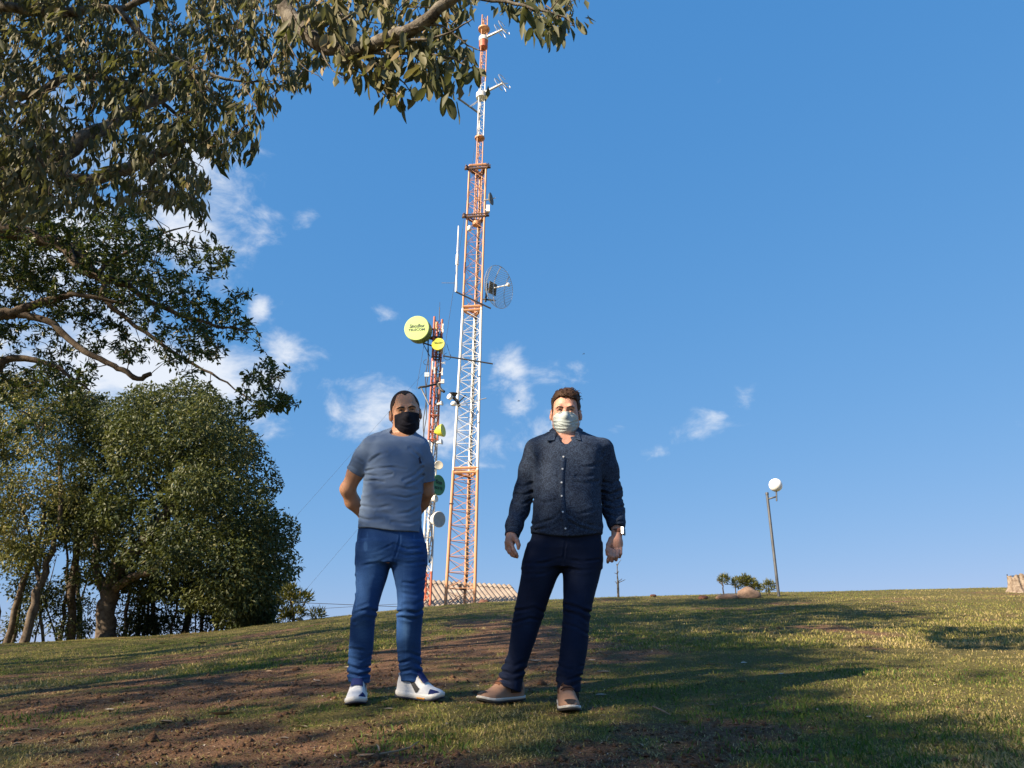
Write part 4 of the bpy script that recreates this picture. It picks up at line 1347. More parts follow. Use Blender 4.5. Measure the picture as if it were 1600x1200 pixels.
def outline_puffs(rows, Yc_, depth, n, r0, r1, inner=.25):
    """puffs that fill a solid whose front silhouette is given as rows (py, x left, x right)"""
    pys = np.array([r_[0] for r_ in rows]); xl = np.array([r_[1] for r_ in rows]); xr = np.array([r_[2] for r_ in rows])
    out = []
    for i in range(n):
        py = rng.uniform(pys[0], pys[-1])
        a, b2 = np.interp(py, pys, xl), np.interp(py, pys, xr)
        mid, hw = (a + b2) / 2, (b2 - a) / 2
        rad = rng.uniform(r0, r1)
        ang = rng.uniform(0, 2 * math.pi)
        k = 1.0 if rng.random() > inner else rng.random() ** .5
        rp = rad * ppm(P(mid, py, Yc_)) * .8
        off = max(hw - rp, 2) * k
        vt = np.clip(py + 0, pys[0] + rp * .8, pys[-1])
        px = mid + off * math.cos(ang)
        Y = Yc_ + depth * k * math.sin(ang) * min(1, hw / 120)
        p = P(px, vt, Y)
        out.append((p.x, p.y, p.z, rad))
    return out

DY = 26.0
dbx = P(168, 1000, DY).x
td = empty('round_tree', (dbx, DY, gz(dbx, DY)), 'large dense round-crowned tree, biggest of the grove on the left', 'tree')
rowsD = [(602, 215, 300), (615, 190, 335), (640, 165, 368), (670, 150, 395), (700, 140, 412), (740, 130, 432), (780, 118, 456), (815, 112, 468), (850, 112, 468), (880, 125, 466), (905, 150, 458), (930, 280, 444), (955, 330, 432), (975, 380, 425)]
pD = outline_puffs(rowsD, DY, 3.4, 170, .42, .90)
pD += [tuple(P(px, py, Y)) + (r_,) for (px, py, Y, r_) in ((250, 640, 25, .8), (300, 700, 23.4, .9), (220, 720, 23.6, .9), (350, 760, 23.6, .9), (270, 800, 23, 1.0), (190, 800, 23.6, .9), (380, 840, 23.6, .9), (300, 870, 23.2, .8), (230, 860, 23.2, .8), (430, 830, 24.6, .8), (410, 900, 24, .8), (408, 950, 25.0, .65), (385, 960, 25.0, .55), (424, 925, 25.4, .6), (330, 930, 24.8, .6), (300, 940, 25.5, .55), (360, 965, 25.3, .5), (270, 930, 26, .5), (230, 915, 26, .5), (395, 972, 25, .5), (412, 968, 25.4, .45), (200, 890, 25.5, .6), (130, 890, 26, .6))]
pD += [tuple(P(px, py, Y)) + (r_,) for (px, py, Y, r_) in ((205, 680, 26.5, 1.1), (250, 690, 26, 1.2), (300, 690, 26, 1.2), (350, 720, 26.5, 1.2), (230, 750, 26, 1.3), (300, 770, 26, 1.3), (370, 800, 26, 1.2), (200, 820, 26, 1.2), (280, 850, 26, 1.1), (400, 860, 26.5, 1.1), (330, 650, 26.5, 1.0), (160, 740, 26.5, 1.0))]
pD = [(x, y, z, r_ * rng.uniform(.75, 1.08)) for (x, y, z, r_) in pD]
puff_crown(pD, 760, .135, .062, LD, td, .44, shell=.72)
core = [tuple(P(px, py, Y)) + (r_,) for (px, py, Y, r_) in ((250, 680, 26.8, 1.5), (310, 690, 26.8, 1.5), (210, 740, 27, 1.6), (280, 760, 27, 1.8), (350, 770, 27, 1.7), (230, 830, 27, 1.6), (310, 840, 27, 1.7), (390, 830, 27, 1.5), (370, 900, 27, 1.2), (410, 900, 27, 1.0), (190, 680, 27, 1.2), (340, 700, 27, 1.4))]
puff_crown(core, 420, .17, .085, LD, td, .25, shell=.05)  # inner leaves toned darker, the crown's inner shade put into their colour
W = Wood()
W.limb([(dbx, DY, gz(dbx, DY) - .3), P(163, 960, DY), P(172, 925, DY), P(185, 890, DY), P(230, 840, DY), P(290, 760, DY)], [.34, .29, .27, .25, .2, .1], 12, .03)
W.limb([P(175, 925, DY), P(205, 900, DY - .6), P(235, 892, DY - 1), P(262, 868, DY - 1.2)], [.16, .14, .10, .05], 8, .03)
W.limb([P(168, 940, DY), P(150, 880, DY), P(150, 800, DY)], [.2, .14, .05], 8, .03)
W.mb.build('trunk', BARK, td, True)

def small_tree(label, stems, crown, per, leafL, leafW, mat, tone0, Y, group='trees of the grove on the left', name='grove_tree', bark=BARK, shell=.35):
    x0 = P(stems[0][0][0], stems[0][0][1], Y)
    zb = gz(x0.x, Y)
    t = empty(name, (x0.x, Y, zb), label, 'tree', group)
    W = Wood()
    for s in stems:
        pts = []
        for i, q in enumerate(s[:-1]):
            p = P(q[0], q[1], Y + (q[2] if len(q) > 2 else 0))
            if i == 0: p.z = gz(p.x, p.y) - .25
            pts.append(p)
        r_ = s[-1]
        W.limb(pts, list(np.linspace(r_, r_ * .35, len(pts))), 8, .03)
    W.mb.build('trunk', bark, t, True)
    puff_crown(crown, per, leafL, leafW, mat, t, tone0, shell=shell)
    return t
Y = 24.6
cr = outline_puffs([(585, 0, 60), (620, -60, 110), (680, -80, 125), (740, -80, 135), (800, -80, 130), (845, -60, 110), (880, 0, 60)], Y, 1.8, 90, .40, .80, .35)
small_tree('sunlit olive tree with two pale leaning stems at the far left of the grove', [((40, 1004), (52, 940), (75, 880), (95, 800), (90, 700), .14), ((30, 1004), (60, 930), (50, 860), (30, 780), .09)], cr, 620, .12, .052, LC, .56, Y, bark=BARK)
Y = 27.5
cr = outline_puffs([(612, 100, 150), (650, 80, 200), (720, 70, 200), (800, 60, 200), (870, 70, 190)], Y, 1.6, 60, .5, .9, .3)
small_tree('darker tree whose crown shows between the olive tree and the round tree', [((112, 1001), (115, 900), (125, 800), (130, 700), .16)], cr, 520, .14, .06, LD, .40, Y)
Y = 26.5
cr = outline_puffs([(560, -140, -20), (600, -160, 50), (700, -180, 40), (800, -180, 60), (880, -160, 20)], Y, 1.8, 50, .5, .9, .3)
small_tree('shaded tree cut off by the left edge', [((-20, 1006), (-10, 930), (-40, 800), .2), ((10, 1005), (30, 930), (60, 850), (70, 800), .12)], cr, 420, .14, .06, LC, .42, Y)
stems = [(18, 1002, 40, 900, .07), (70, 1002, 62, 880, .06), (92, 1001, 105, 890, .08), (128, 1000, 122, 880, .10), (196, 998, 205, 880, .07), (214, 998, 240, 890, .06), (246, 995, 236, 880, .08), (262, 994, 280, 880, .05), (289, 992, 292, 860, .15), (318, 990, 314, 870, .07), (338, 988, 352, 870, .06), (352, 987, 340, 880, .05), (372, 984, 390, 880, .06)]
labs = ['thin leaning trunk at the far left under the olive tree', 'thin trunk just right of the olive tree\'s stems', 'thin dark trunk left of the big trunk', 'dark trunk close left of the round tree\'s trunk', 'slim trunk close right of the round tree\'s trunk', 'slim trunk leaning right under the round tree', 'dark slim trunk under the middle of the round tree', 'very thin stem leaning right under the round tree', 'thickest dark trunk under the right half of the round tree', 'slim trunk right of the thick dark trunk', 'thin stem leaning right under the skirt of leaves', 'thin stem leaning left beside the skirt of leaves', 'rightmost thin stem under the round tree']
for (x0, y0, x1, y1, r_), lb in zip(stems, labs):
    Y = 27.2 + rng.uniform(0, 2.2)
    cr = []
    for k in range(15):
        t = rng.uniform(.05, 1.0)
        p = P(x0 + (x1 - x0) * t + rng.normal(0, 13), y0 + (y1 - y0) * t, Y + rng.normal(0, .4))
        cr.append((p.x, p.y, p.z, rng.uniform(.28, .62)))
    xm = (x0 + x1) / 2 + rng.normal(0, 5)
    small_tree('dark undergrowth tree: ' + lb, [((x0, y0), (xm, (y0 + y1) / 2), (x1, y1), (x1 + rng.normal(0, 15), y1 - 60), r_), ((xm, (y0 + y1) / 2 + 10), (xm + rng.normal(0, 25), y1 - 10), r_ * .5)] if True else 0, cr, 400, .13, .055, LD, .18, Y, shell=.1)  # low leaf tone puts the shade of the understory into the colour

# ---------------------------------------------------------------- shrubs with pads of tufted needles
NEED = leaf_mat('needle_tuft', [(0, (.030, .040, .010)), (.4, (.075, .085, .018)), (.75, (.15, .140, .030)), (1, (.24, .19, .06))], .2, .5, .3)
def tuft_shrub(label, base, pads, stems, Y, name='needle_shrub', group='needle shrubs on the hilltop', L=.20, cnt=420):
    bp = P(*base, Y); bp.z = gz(bp.x, Y)
    t = empty(name, bp, label, 'shrub', group)
    W = Wood()
    for s in stems:
        pts = [P(q[0], q[1], Y) for q in s[:-1]]
        if abs(s[0][1] - base[1]) < 3: pts[0].z = gz(pts[0].x, Y) - .1
        W.limb(pts, list(np.linspace(s[-1], s[-1] * .5, len(pts))), 6, .01)
    W.mb.build('trunk', BARK, t, True)
    C, D = [], []
    for (px, py, rx, ry) in pads:
        c = P(px, py, Y); k = 1 / ppm(c)
        n = int(cnt * max(rx * k, .15) * max(ry * k, .15) / .12) + 60
        u = unitv(rng.normal(0, 1, (n, 3)))
        C.append(np.array(c[:]) + u * np.array([rx * k, rx * k, ry * k]) * (.30 + .62 * rng.random((n, 1))))
        D.append(unitv(u + rng.normal(0, .45, (n, 3)) + np.array([0, 0, .55])))
    C, D = np.concatenate(C), np.concatenate(D); n = len(C)
    leaves('foliage', C, D, unitv(rng.normal(0, 1, (n, 3))), L * np.exp(rng.normal(0, .2, n)), np.full(n, L * .22), .5 + rng.normal(0, .2, n), NEED, t)
    return t
Y = 23.2
tuft_shrub('pad-pruned needle shrub of five clumps beside the round tree', (462, 970), [(453, 923, 13, 8), (470, 935, 20, 10), (449, 935, 14, 9), (464, 958, 14, 9), (446, 957, 9, 7), (447, 965, 8, 5)], [((460, 970), (458, 955), (452, 930), .05), ((459, 960), (472, 948), (476, 940), .03), ((458, 962), (446, 955), .03), ((460, 964), (438, 948), .02)], Y, L=.16)
tuft_shrub('small round needle shrub right of the pad-pruned shrub', (494, 970), [(495, 960, 12, 9)], [((492, 972), (494, 962), .03), ((492, 972), (486, 960), .02)], Y, L=.15)
Y = 21.0
tuft_shrub('tiny needle tree with a bare thin stem left of the boulder', (1130, 922), [(1131, 905, 10, 7)], [((1131, 924), (1129, 915), (1127, 908), .02), ((1129, 915), (1121, 906), .012), ((1133, 912), (1143, 914), .012)], Y, L=.085, cnt=1500)
tuft_shrub('needle shrub directly behind the left lobe of the boulder', (1150, 922), [(1152, 911, 9, 9)], [((1148, 924), (1150, 912), .02)], Y, L=.085, cnt=1500)
tuft_shrub('widest needle shrub, behind the right lobe of the boulder', (1172, 924), [(1164, 907, 9, 9), (1173, 912, 11, 10), (1182, 919, 8, 7)], [((1170, 925), (1168, 912), .02)], Y, L=.09, cnt=1500)
tuft_shrub('round needle shrub at the foot of the lamp post', (1201, 924), [(1201, 916, 11, 9)], [((1200, 926), (1201, 916), .02)], Y - .6, L=.085, cnt=1500)

# bare sapling
Y = 23.0
bp = P(966, 933, Y); bp.z = gz(bp.x, Y)
sap = empty('bare_sapling', bp, 'young bare sapling with a few stub branches beside the right man\'s hand', 'tree')
W = Wood()
W.limb([bp - Vector((0, 0, .1)), P(965.5, 915, Y), P(965.5, 908, Y)], [.036, .032, .034], 7)
W.limb([P(965.5, 909, Y), P(964.5, 897, Y), P(964.5, 881, Y)], [.026, .018, .010], 6)
for s in (((965, 911), (972, 908), (977, 905.5)), ((965, 909), (970, 906), (972, 904)), ((964, 912), (961, 908)), ((964.5, 897), (960, 895)), ((965, 896), (967, 892)), ((964.7, 884), (967, 879), (970.5, 874.5)), ((964.5, 886), (963, 881))):
    W.limb([P(*q, Y) for q in s], list(np.linspace(.012, .006, len(s))), 5)
W.mb.build('trunk', BARKL, sap, True)
# ================================================================== the two men
class Vol:
    def __init__(self, lo, hi, h):
        self.lo = np.array(lo, float); self.h = h
        self.n = np.ceil((np.array(hi) - self.lo) / h).astype(int) + 1
        self.ax = [self.lo[i] + np.arange(self.n[i]) * h for i in range(3)]
        self.F = np.full(self.n, .3, np.float32)
    def _sl(self, lo, hi):
        a = np.clip(np.floor((np.array(lo) - self.lo) / self.h).astype(int), 0, self.n)
        b = np.clip(np.ceil((np.array(hi) - self.lo) / self.h).astype(int) + 1, 0, self.n)
        return tuple(slice(x, y) for x, y in zip(a, b))
    def grid(self, sl):
        return (self.ax[0][sl[0]][:, None, None], self.ax[1][sl[1]][None, :, None], self.ax[2][sl[2]][None, None, :])
    def add(self, f, lo, hi, k=.01, mode='u'):
        m = k + 3 * self.h
        sl = self._sl(np.array(lo) - m, np.array(hi) + m)
        a = self.F[sl]
        if a.size == 0: return
        b = f(*self.grid(sl)).astype(np.float32)
        if mode == 's':
            b = -b
        if mode in 'si':        # smooth max
            h = np.clip(.5 - .5 * (b - a) / k, 0, 1)
            self.F[sl] = b * (1 - h) + a * h + k * h * (1 - h)
        else:
            h = np.clip(.5 + .5 * (b - a) / k, 0, 1)
            self.F[sl] = b * (1 - h) + a * h - k * h * (1 - h)
    def caps(self, pts, rads, k=.012, flat=None):
        """chain of tapered capsules"""
        for i in range(len(pts) - 1):
            a, b, ra, rb = np.array(pts[i], float), np.array(pts[i + 1], float), rads[i], rads[i + 1]
            def f(X, Y, Z, a=a, b=b, ra=ra, rb=rb):
                d = b - a; L = float(d @ d)
                t = np.clip(((X - a[0]) * d[0] + (Y - a[1]) * d[1] + (Z - a[2]) * d[2]) / L, 0, 1)
                return np.sqrt((X - a[0] - d[0] * t) ** 2 + (Y - a[1] - d[1] * t) ** 2 + (Z - a[2] - d[2] * t) ** 2) - (ra + (rb - ra) * t)
            r_ = max(ra, rb)
            self.add(f, np.minimum(a, b) - r_, np.maximum(a, b) + r_, k)
    def ell(self, c, r, k=.012, rot=None, mode='u'):
        c = np.array(c, float); r = np.array(r, float)
        M = np.eye(3) if rot is None else np.array(rot)
        def f(X, Y, Z):
            dx, dy, dz = X - c[0], Y - c[1], Z - c[2]
            L = [M[0, i] * dx + M[1, i] * dy + M[2, i] * dz for i in range(3)]
            k0 = np.sqrt(sum((L[i] / r[i]) ** 2 for i in range(3))); k1 = np.sqrt(sum((L[i] / r[i] ** 2) ** 2 for i in range(3)))
            return k0 * (k0 - 1) / np.maximum(k1, 1e-6)
        m = r.max()
        self.add(f, c - m, c + m, k, mode)
    def loft(self, rows, k=.015, p=2.3, grow=0, ztop=None, zbot=None):
        """rows: (z, x centre, half width, y centre, half depth)"""
        R_ = np.array(sorted(rows)); z = R_[:, 0]
        zz = np.linspace(z[0], z[-1], 160)
        ker = np.exp(-np.linspace(-1.6, 1.6, 9) ** 2); ker /= ker.sum()
        cols = [np.convolve(np.pad(np.interp(zz, z, R_[:, i]), 4, 'edge'), ker, 'valid') for i in range(1, 5)]
        def f(X, Y, Z):
            cx, a, cy, b = [np.interp(Z.ravel(), zz, c).reshape(Z.shape) for c in cols]
            a = a + grow; b = b + grow
            q = ((np.abs(X - cx) / a) ** p + (np.abs(Y - cy) / b) ** p) ** (1 / p)
            d = (q - 1) * np.minimum(a, b) * .92
            return np.maximum(d, np.maximum(z[0] - Z, Z - z[-1]))
        g = abs(grow)
        lo = (np.min(R_[:, 1] - R_[:, 2]) - g, np.min(R_[:, 3] - R_[:, 4]) - g, z[0]); hi = (np.max(R_[:, 1] + R_[:, 2]) + g, np.max(R_[:, 3] + R_[:, 4]) + g, z[-1])
        self.add(f, lo, hi, k)
    def displace(self, f, band=.03):
        I = np.where(np.abs(self.F) < band)
        self.F[I] -= f(self.ax[0][I[0]], self.ax[1][I[1]], self.ax[2][I[2]]).astype(np.float32)
    def clip(self, f, k=.004):
        """keep the part where f > 0"""
        g = self.grid((slice(None),) * 3)
        b = -np.broadcast_to(f(*g), self.F.shape).astype(np.float32)
        a = self.F
        h = np.clip(.5 - .5 * (b - a) / k, 0, 1)
        self.F = b * (1 - h) + a * h + k * h * (1 - h)
    def mesh(self):
        F = self.F.copy()
        F[0], F[-1] = np.maximum(F[0], 1e-3), np.maximum(F[-1], 1e-3)
        F[:, 0] = np.maximum(F[:, 0], 1e-3); F[:, -1] = np.maximum(F[:, -1], 1e-3)
        F[:, :, 0] = np.maximum(F[:, :, 0], 1e-3); F[:, :, -1] = np.maximum(F[:, :, -1], 1e-3)
        s = F < 0
        cnt = np.zeros(tuple(np.array(F.shape) - 1), np.uint8)
        for a in (0, 1):
            for b in (0, 1):
                for c in (0, 1):
                    cnt += s[a:s.shape[0] - 1 + a, b:s.shape[1] - 1 + b, c:s.shape[2] - 1 + c]
        act = (cnt > 0) & (cnt < 8)
        I = np.argwhere(act)
        vid = np.full(act.shape, -1, np.int32); vid[act] = np.arange(len(I))
        pos = np.zeros((len(I), 3)); num = np.zeros(len(I))
        cs = [(a, b, c) for a in (0, 1) for b in (0, 1) for c in (0, 1)]
        val = {c: F[I[:, 0] + c[0], I[:, 1] + c[1], I[:, 2] + c[2]] for c in cs}
        for c in cs:
            for ax in range(3):
                if c[ax]: continue
                d = list(c); d[ax] = 1; d = tuple(d)
                va, vb = val[c], val[d]
                m = (va < 0) != (vb < 0)
                t = np.where(m, va / np.where(m, va - vb, 1), 0)
                q = np.tile(np.array(c, float), (len(I), 1)); q[:, ax] = t
                pos[m] += q[m]; num += m
        V = self.lo + (I + pos / num[:, None]) * self.h
        Fs = []
        for ax in range(3):
            sl0 = [slice(None)] * 3; sl1 = [slice(None)] * 3
            sl0[ax] = slice(0, -1); sl1[ax] = slice(1, None)
            a, b = s[tuple(sl0)], s[tuple(sl1)]
            E = np.argwhere(a != b)
            o1, o2 = [i for i in range(3) if i != ax]
            E = E[(E[:, o1] > 0) & (E[:, o2] > 0) & (E[:, o1] < F.shape[o1] - 1) & (E[:, o2] < F.shape[o2] - 1)]
            fl = a[E[:, 0], E[:, 1], E[:, 2]]
            def cell(d1, d2):
                C = E.copy(); C[:, o1] += d1; C[:, o2] += d2
                return vid[C[:, 0], C[:, 1], C[:, 2]]
            q = np.stack([cell(-1, -1), cell(0, -1), cell(0, 0), cell(-1, 0)], -1)
            if ax == 1: fl = ~fl
            q = np.where(fl[:, None], q, q[:, ::-1])
            Fs.append(q)
        return V, np.concatenate(Fs)
    def build(self, name, mat, parent, attrs=None):
        V, F = self.mesh()
        me = mesh_np(name, V, F)
        if attrs:
            for k, f in attrs.items(): set_attr(me, k, f(V))
        return link(name, me, mat, parent)

def to_px(X, Y, Z):
    d = Y * CT + Z * ST
    return 800 + FOC * X / d, 600 - FOC * (-Y * ST + Z * CT) / d

def poly_dist(px, py, poly):
    best = np.full(np.shape(px), 1e9)
    for (x0, y0), (x1, y1) in zip(poly[:-1], poly[1:]):
        dx, dy = x1 - x0, y1 - y0
        t = np.clip(((px - x0) * dx + (py - y0) * dy) / (dx * dx + dy * dy + 1e-9), 0, 1)
        best = np.minimum(best, np.hypot(px - x0 - dx * t, py - y0 - dy * t))
    return best

def folds(creases, noise_amp=.0012, front=None, nscale=9., stretch=(1, 1, .8), seed=0):
    def f(X, Y, Z):
        px, py = to_px(X, Y, Z)
        rg = 1 - np.abs(2 * vnoise(X * 13 + Z * 9 + seed, Y * 8, Z * 21 - X * 5, 71 + seed) - 1)
        d = -.0022 * np.clip(rg - .55, 0, 1) ** 1.5 * 2 * vnoise(X * 4, Y * 4, Z * 4, 72 + seed) * (noise_amp > .002) + noise_amp * (fbm(X * nscale * stretch[0] + seed, Y * nscale * stretch[1], Z * nscale * stretch[2], 4, 90 + seed) - .5) * 2
        for (poly, w, depth) in creases:
            q = poly_dist(px, py, poly)
            w = w * 1.0
            depth_ = depth * 1.1 * np.clip(1.7 * vnoise(px * .09 + 7 * depth * 1000, py * .09, None, 31) - .15, 0, 1.3)
            q = q + 1.2 * (vnoise(px * .16, py * .16, None, 33) - .5)
            d = d - depth_ * np.exp(-(q / w) ** 2) + depth_ * .6 * np.exp(-((q - 2.0 * w) / (w * 1.1)) ** 2)
        if front is not None:
            pass
        return d
    return f

def rows_px(rows, Y0):
    """(py, x left, x right, dY, half depth) -> loft rows"""
    out = []
    for (py, xl, xr, dy, hd) in rows:
        a, b = P(xl, py, Y0 + dy), P(xr, py, Y0 + dy)
        out.append((a.z, (a.x + b.x) / 2, (b.x - a.x) / 2, Y0 + dy, hd))
    return out

def head_rot(yaw, pitch, roll):
    """columns: viewer's right, forward (towards the camera), up"""
    B = Matrix(((1, 0, 0), (0, -1, 0), (0, 0, 1))).transposed()
    ex, ef, ez = Vector((1, 0, 0)), Vector((0, -1, 0)), Vector((0, 0, 1))
    q = Quaternion((0, 0, 1), R(yaw)) @ Quaternion((1, 0, 0), R(pitch)) @ Quaternion((0, -1, 0), R(roll))
    return np.array([(q @ v)[:] for v in (ex, ef, ez)]).T

class Head:
    def __init__(self, c, rot, sc, wide=1.0):
        self.c = np.array(c[:]); self.M = rot; self.s = sc; self.w = wide
    def loc(self, X, Y, Z):
        dx, dy, dz = X - self.c[0], Y - self.c[1], Z - self.c[2]
        return [(self.M[0, i] * dx + self.M[1, i] * dy + self.M[2, i] * dz) / self.s for i in range(3)]
    def wp(self, x, f, z):
        return self.c + self.M @ np.array([x * self.w, f, z]) * self.s
    def ell(self, v, c, r, k=.012, mode='u', grow=0):
        rr = np.array([r[0] * self.w, r[1], r[2]]) * self.s + grow
        v.ell(self.wp(*c), rr, k * self.s, self.M, mode)
    def skull(self, v, grow=0):
        E = lambda c, r, k=.02, mode='u': self.ell(v, c, r, k, mode, grow)
        E((0, -.022, .035), (.078, .100, .092), .01)
        E((0, .012, .020), (.073, .083, .080), .03)
        E((0, .028, -.045), (.060, .064, .075), .03)
        for s in (-1, 1):
            E((s * .043, .052, -.030), (.026, .030, .030), .025)
            E((s * .050, .000, -.070), (.024, .040, .036), .03)
        E((0, .066, -.100), (.028, .026, .024), .03)
    def face(self, v):
        E = lambda c, r, k=.012, mode='u': self.ell(v, c, r, k, mode)
        cap = lambda pts, rads, k: v.caps([self.wp(*p) for p in pts], [r_ * self.s for r_ in rads], k)
        for s in (-1, 1):
            E((s * .031, .103, .000), (.020, .022, .013), .012, 's')       # sockets
            E((s * .031, .078, .000), (.0145, .0135, .0125), .004)         # eyeballs
            cap([(s * .014, .089, .004), (s * .031, .0925, .0085), (s * .047, .083, .003)], [.0042, .0050, .0042], .005)   # upper lids
            cap([(s * .016, .087, -.006), (s * .031, .0905, -.0085), (s * .046, .082, -.005)], [.0036, .0044, .0038], .006)  # lower lids, bags
            cap([(s * .010, .094, .017), (s * .030, .0945, .0215), (s * .050, .080, .017)], [.0085, .0095, .008], .014)    # brow
            # ear
            E((s * .084, -.010, -.012), (.008, .019, .033), .008)
            E((s * .088, -.014, -.022), (.008, .012, .018), .008)
            E((s * .094, .000, -.008), (.007, .009, .016), .006, 's')
        cap([(0, .090, .012), (0, .104, -.018), (0, .112, -.036)], [.0095, .010, .0135], .012)      # nose
        for s in (-1, 1):
            cap([(s * .011, .098, -.040), (s * .004, .104, -.042)], [.009, .009], .006)
        E((0, .094, -.070), (.024, .012, .008), .008); E((0, .092, -.080), (.022, .012, .008), .006)   # lips

def skin_mat(name, c, c2):
    m, nt, b = mat_new(name)
    co = coord(nt)
    f = noise_node(nt, 26, 5, .6, .3, co); f2 = noise_node(nt, 160, 3, .6, 0, co)
    cc = mixc(nt, f2, ramp(nt, f, [(.3, c2), (.7, c)]), c, 'MIX')
    nt.links.new(cc, b.inputs['Base Color'])
    b.inputs['Roughness'].default_value = .5
    b.inputs['Subsurface Weight'].default_value = .18
    b.inputs['Subsurface Radius'].default_value = (.02, .008, .005)
    b.inputs['Subsurface Scale'].default_value = .35
    b.inputs['Specular IOR Level'].default_value = .4
    bump(nt, b, f2, .12, .002)
    return m

def cloth_mat(name, c1, c2, weave=900, rough=.85, bmp=.15, scale=14):
    m, nt, b = mat_new(name)
    co = coord(nt)
    f = noise_node(nt, scale, 5, .6, .2, co); f2 = noise_node(nt, weave, 2, .5, 0, co)
    nt.links.new(mixc(nt, nmath(nt, 'MULTIPLY', f2, .6), ramp(nt, f, [(.3, c1), (.7, c2)]), c1), b.inputs['Base Color'])
    b.inputs['Roughness'].default_value = rough
    b.inputs['Specular IOR Level'].default_value = .15
    bump(nt, b, f2, bmp, .002)
    return m

def jeans_mat(name, dark, mid, pale):
    m, nt, b = mat_new(name)
    co = coord(nt)
    mp_ = nt.nodes.new('ShaderNodeMapping'); mp_.inputs['Scale'].default_value = (9, 9, 34); nt.links.new(co, mp_.inputs['Vector'])
    f = noise_node(nt, 1.6, 6, .6, .5, mp_.outputs['Vector']); f2 = noise_node(nt, 420, 2, .6, 0, co); f3 = noise_node(nt, 6, 3, .5, .4, co)
    fade = attr(nt, 'fade')
    v = nmath(nt, 'ADD', nmath(nt, 'MULTIPLY', fade, nmath(nt, 'ADD', .55, nmath(nt, 'MULTIPLY', f, .9))), nmath(nt, 'MULTIPLY', nmath(nt, 'SUBTRACT', f3, .5), .35))
    c = ramp(nt, v, [(0, dark), (.45, mid), (1, pale)])
    nt.links.new(mixc(nt, .35, c, ramp(nt, f2, [(.3, dark), (.75, pale)])), b.inputs['Base Color'])
    b.inputs['Roughness'].default_value = .85
    b.inputs['Specular IOR Level'].default_value = .2
    bump(nt, b, nmath(nt, 'ADD', f2, f), .22, .003)
    return m

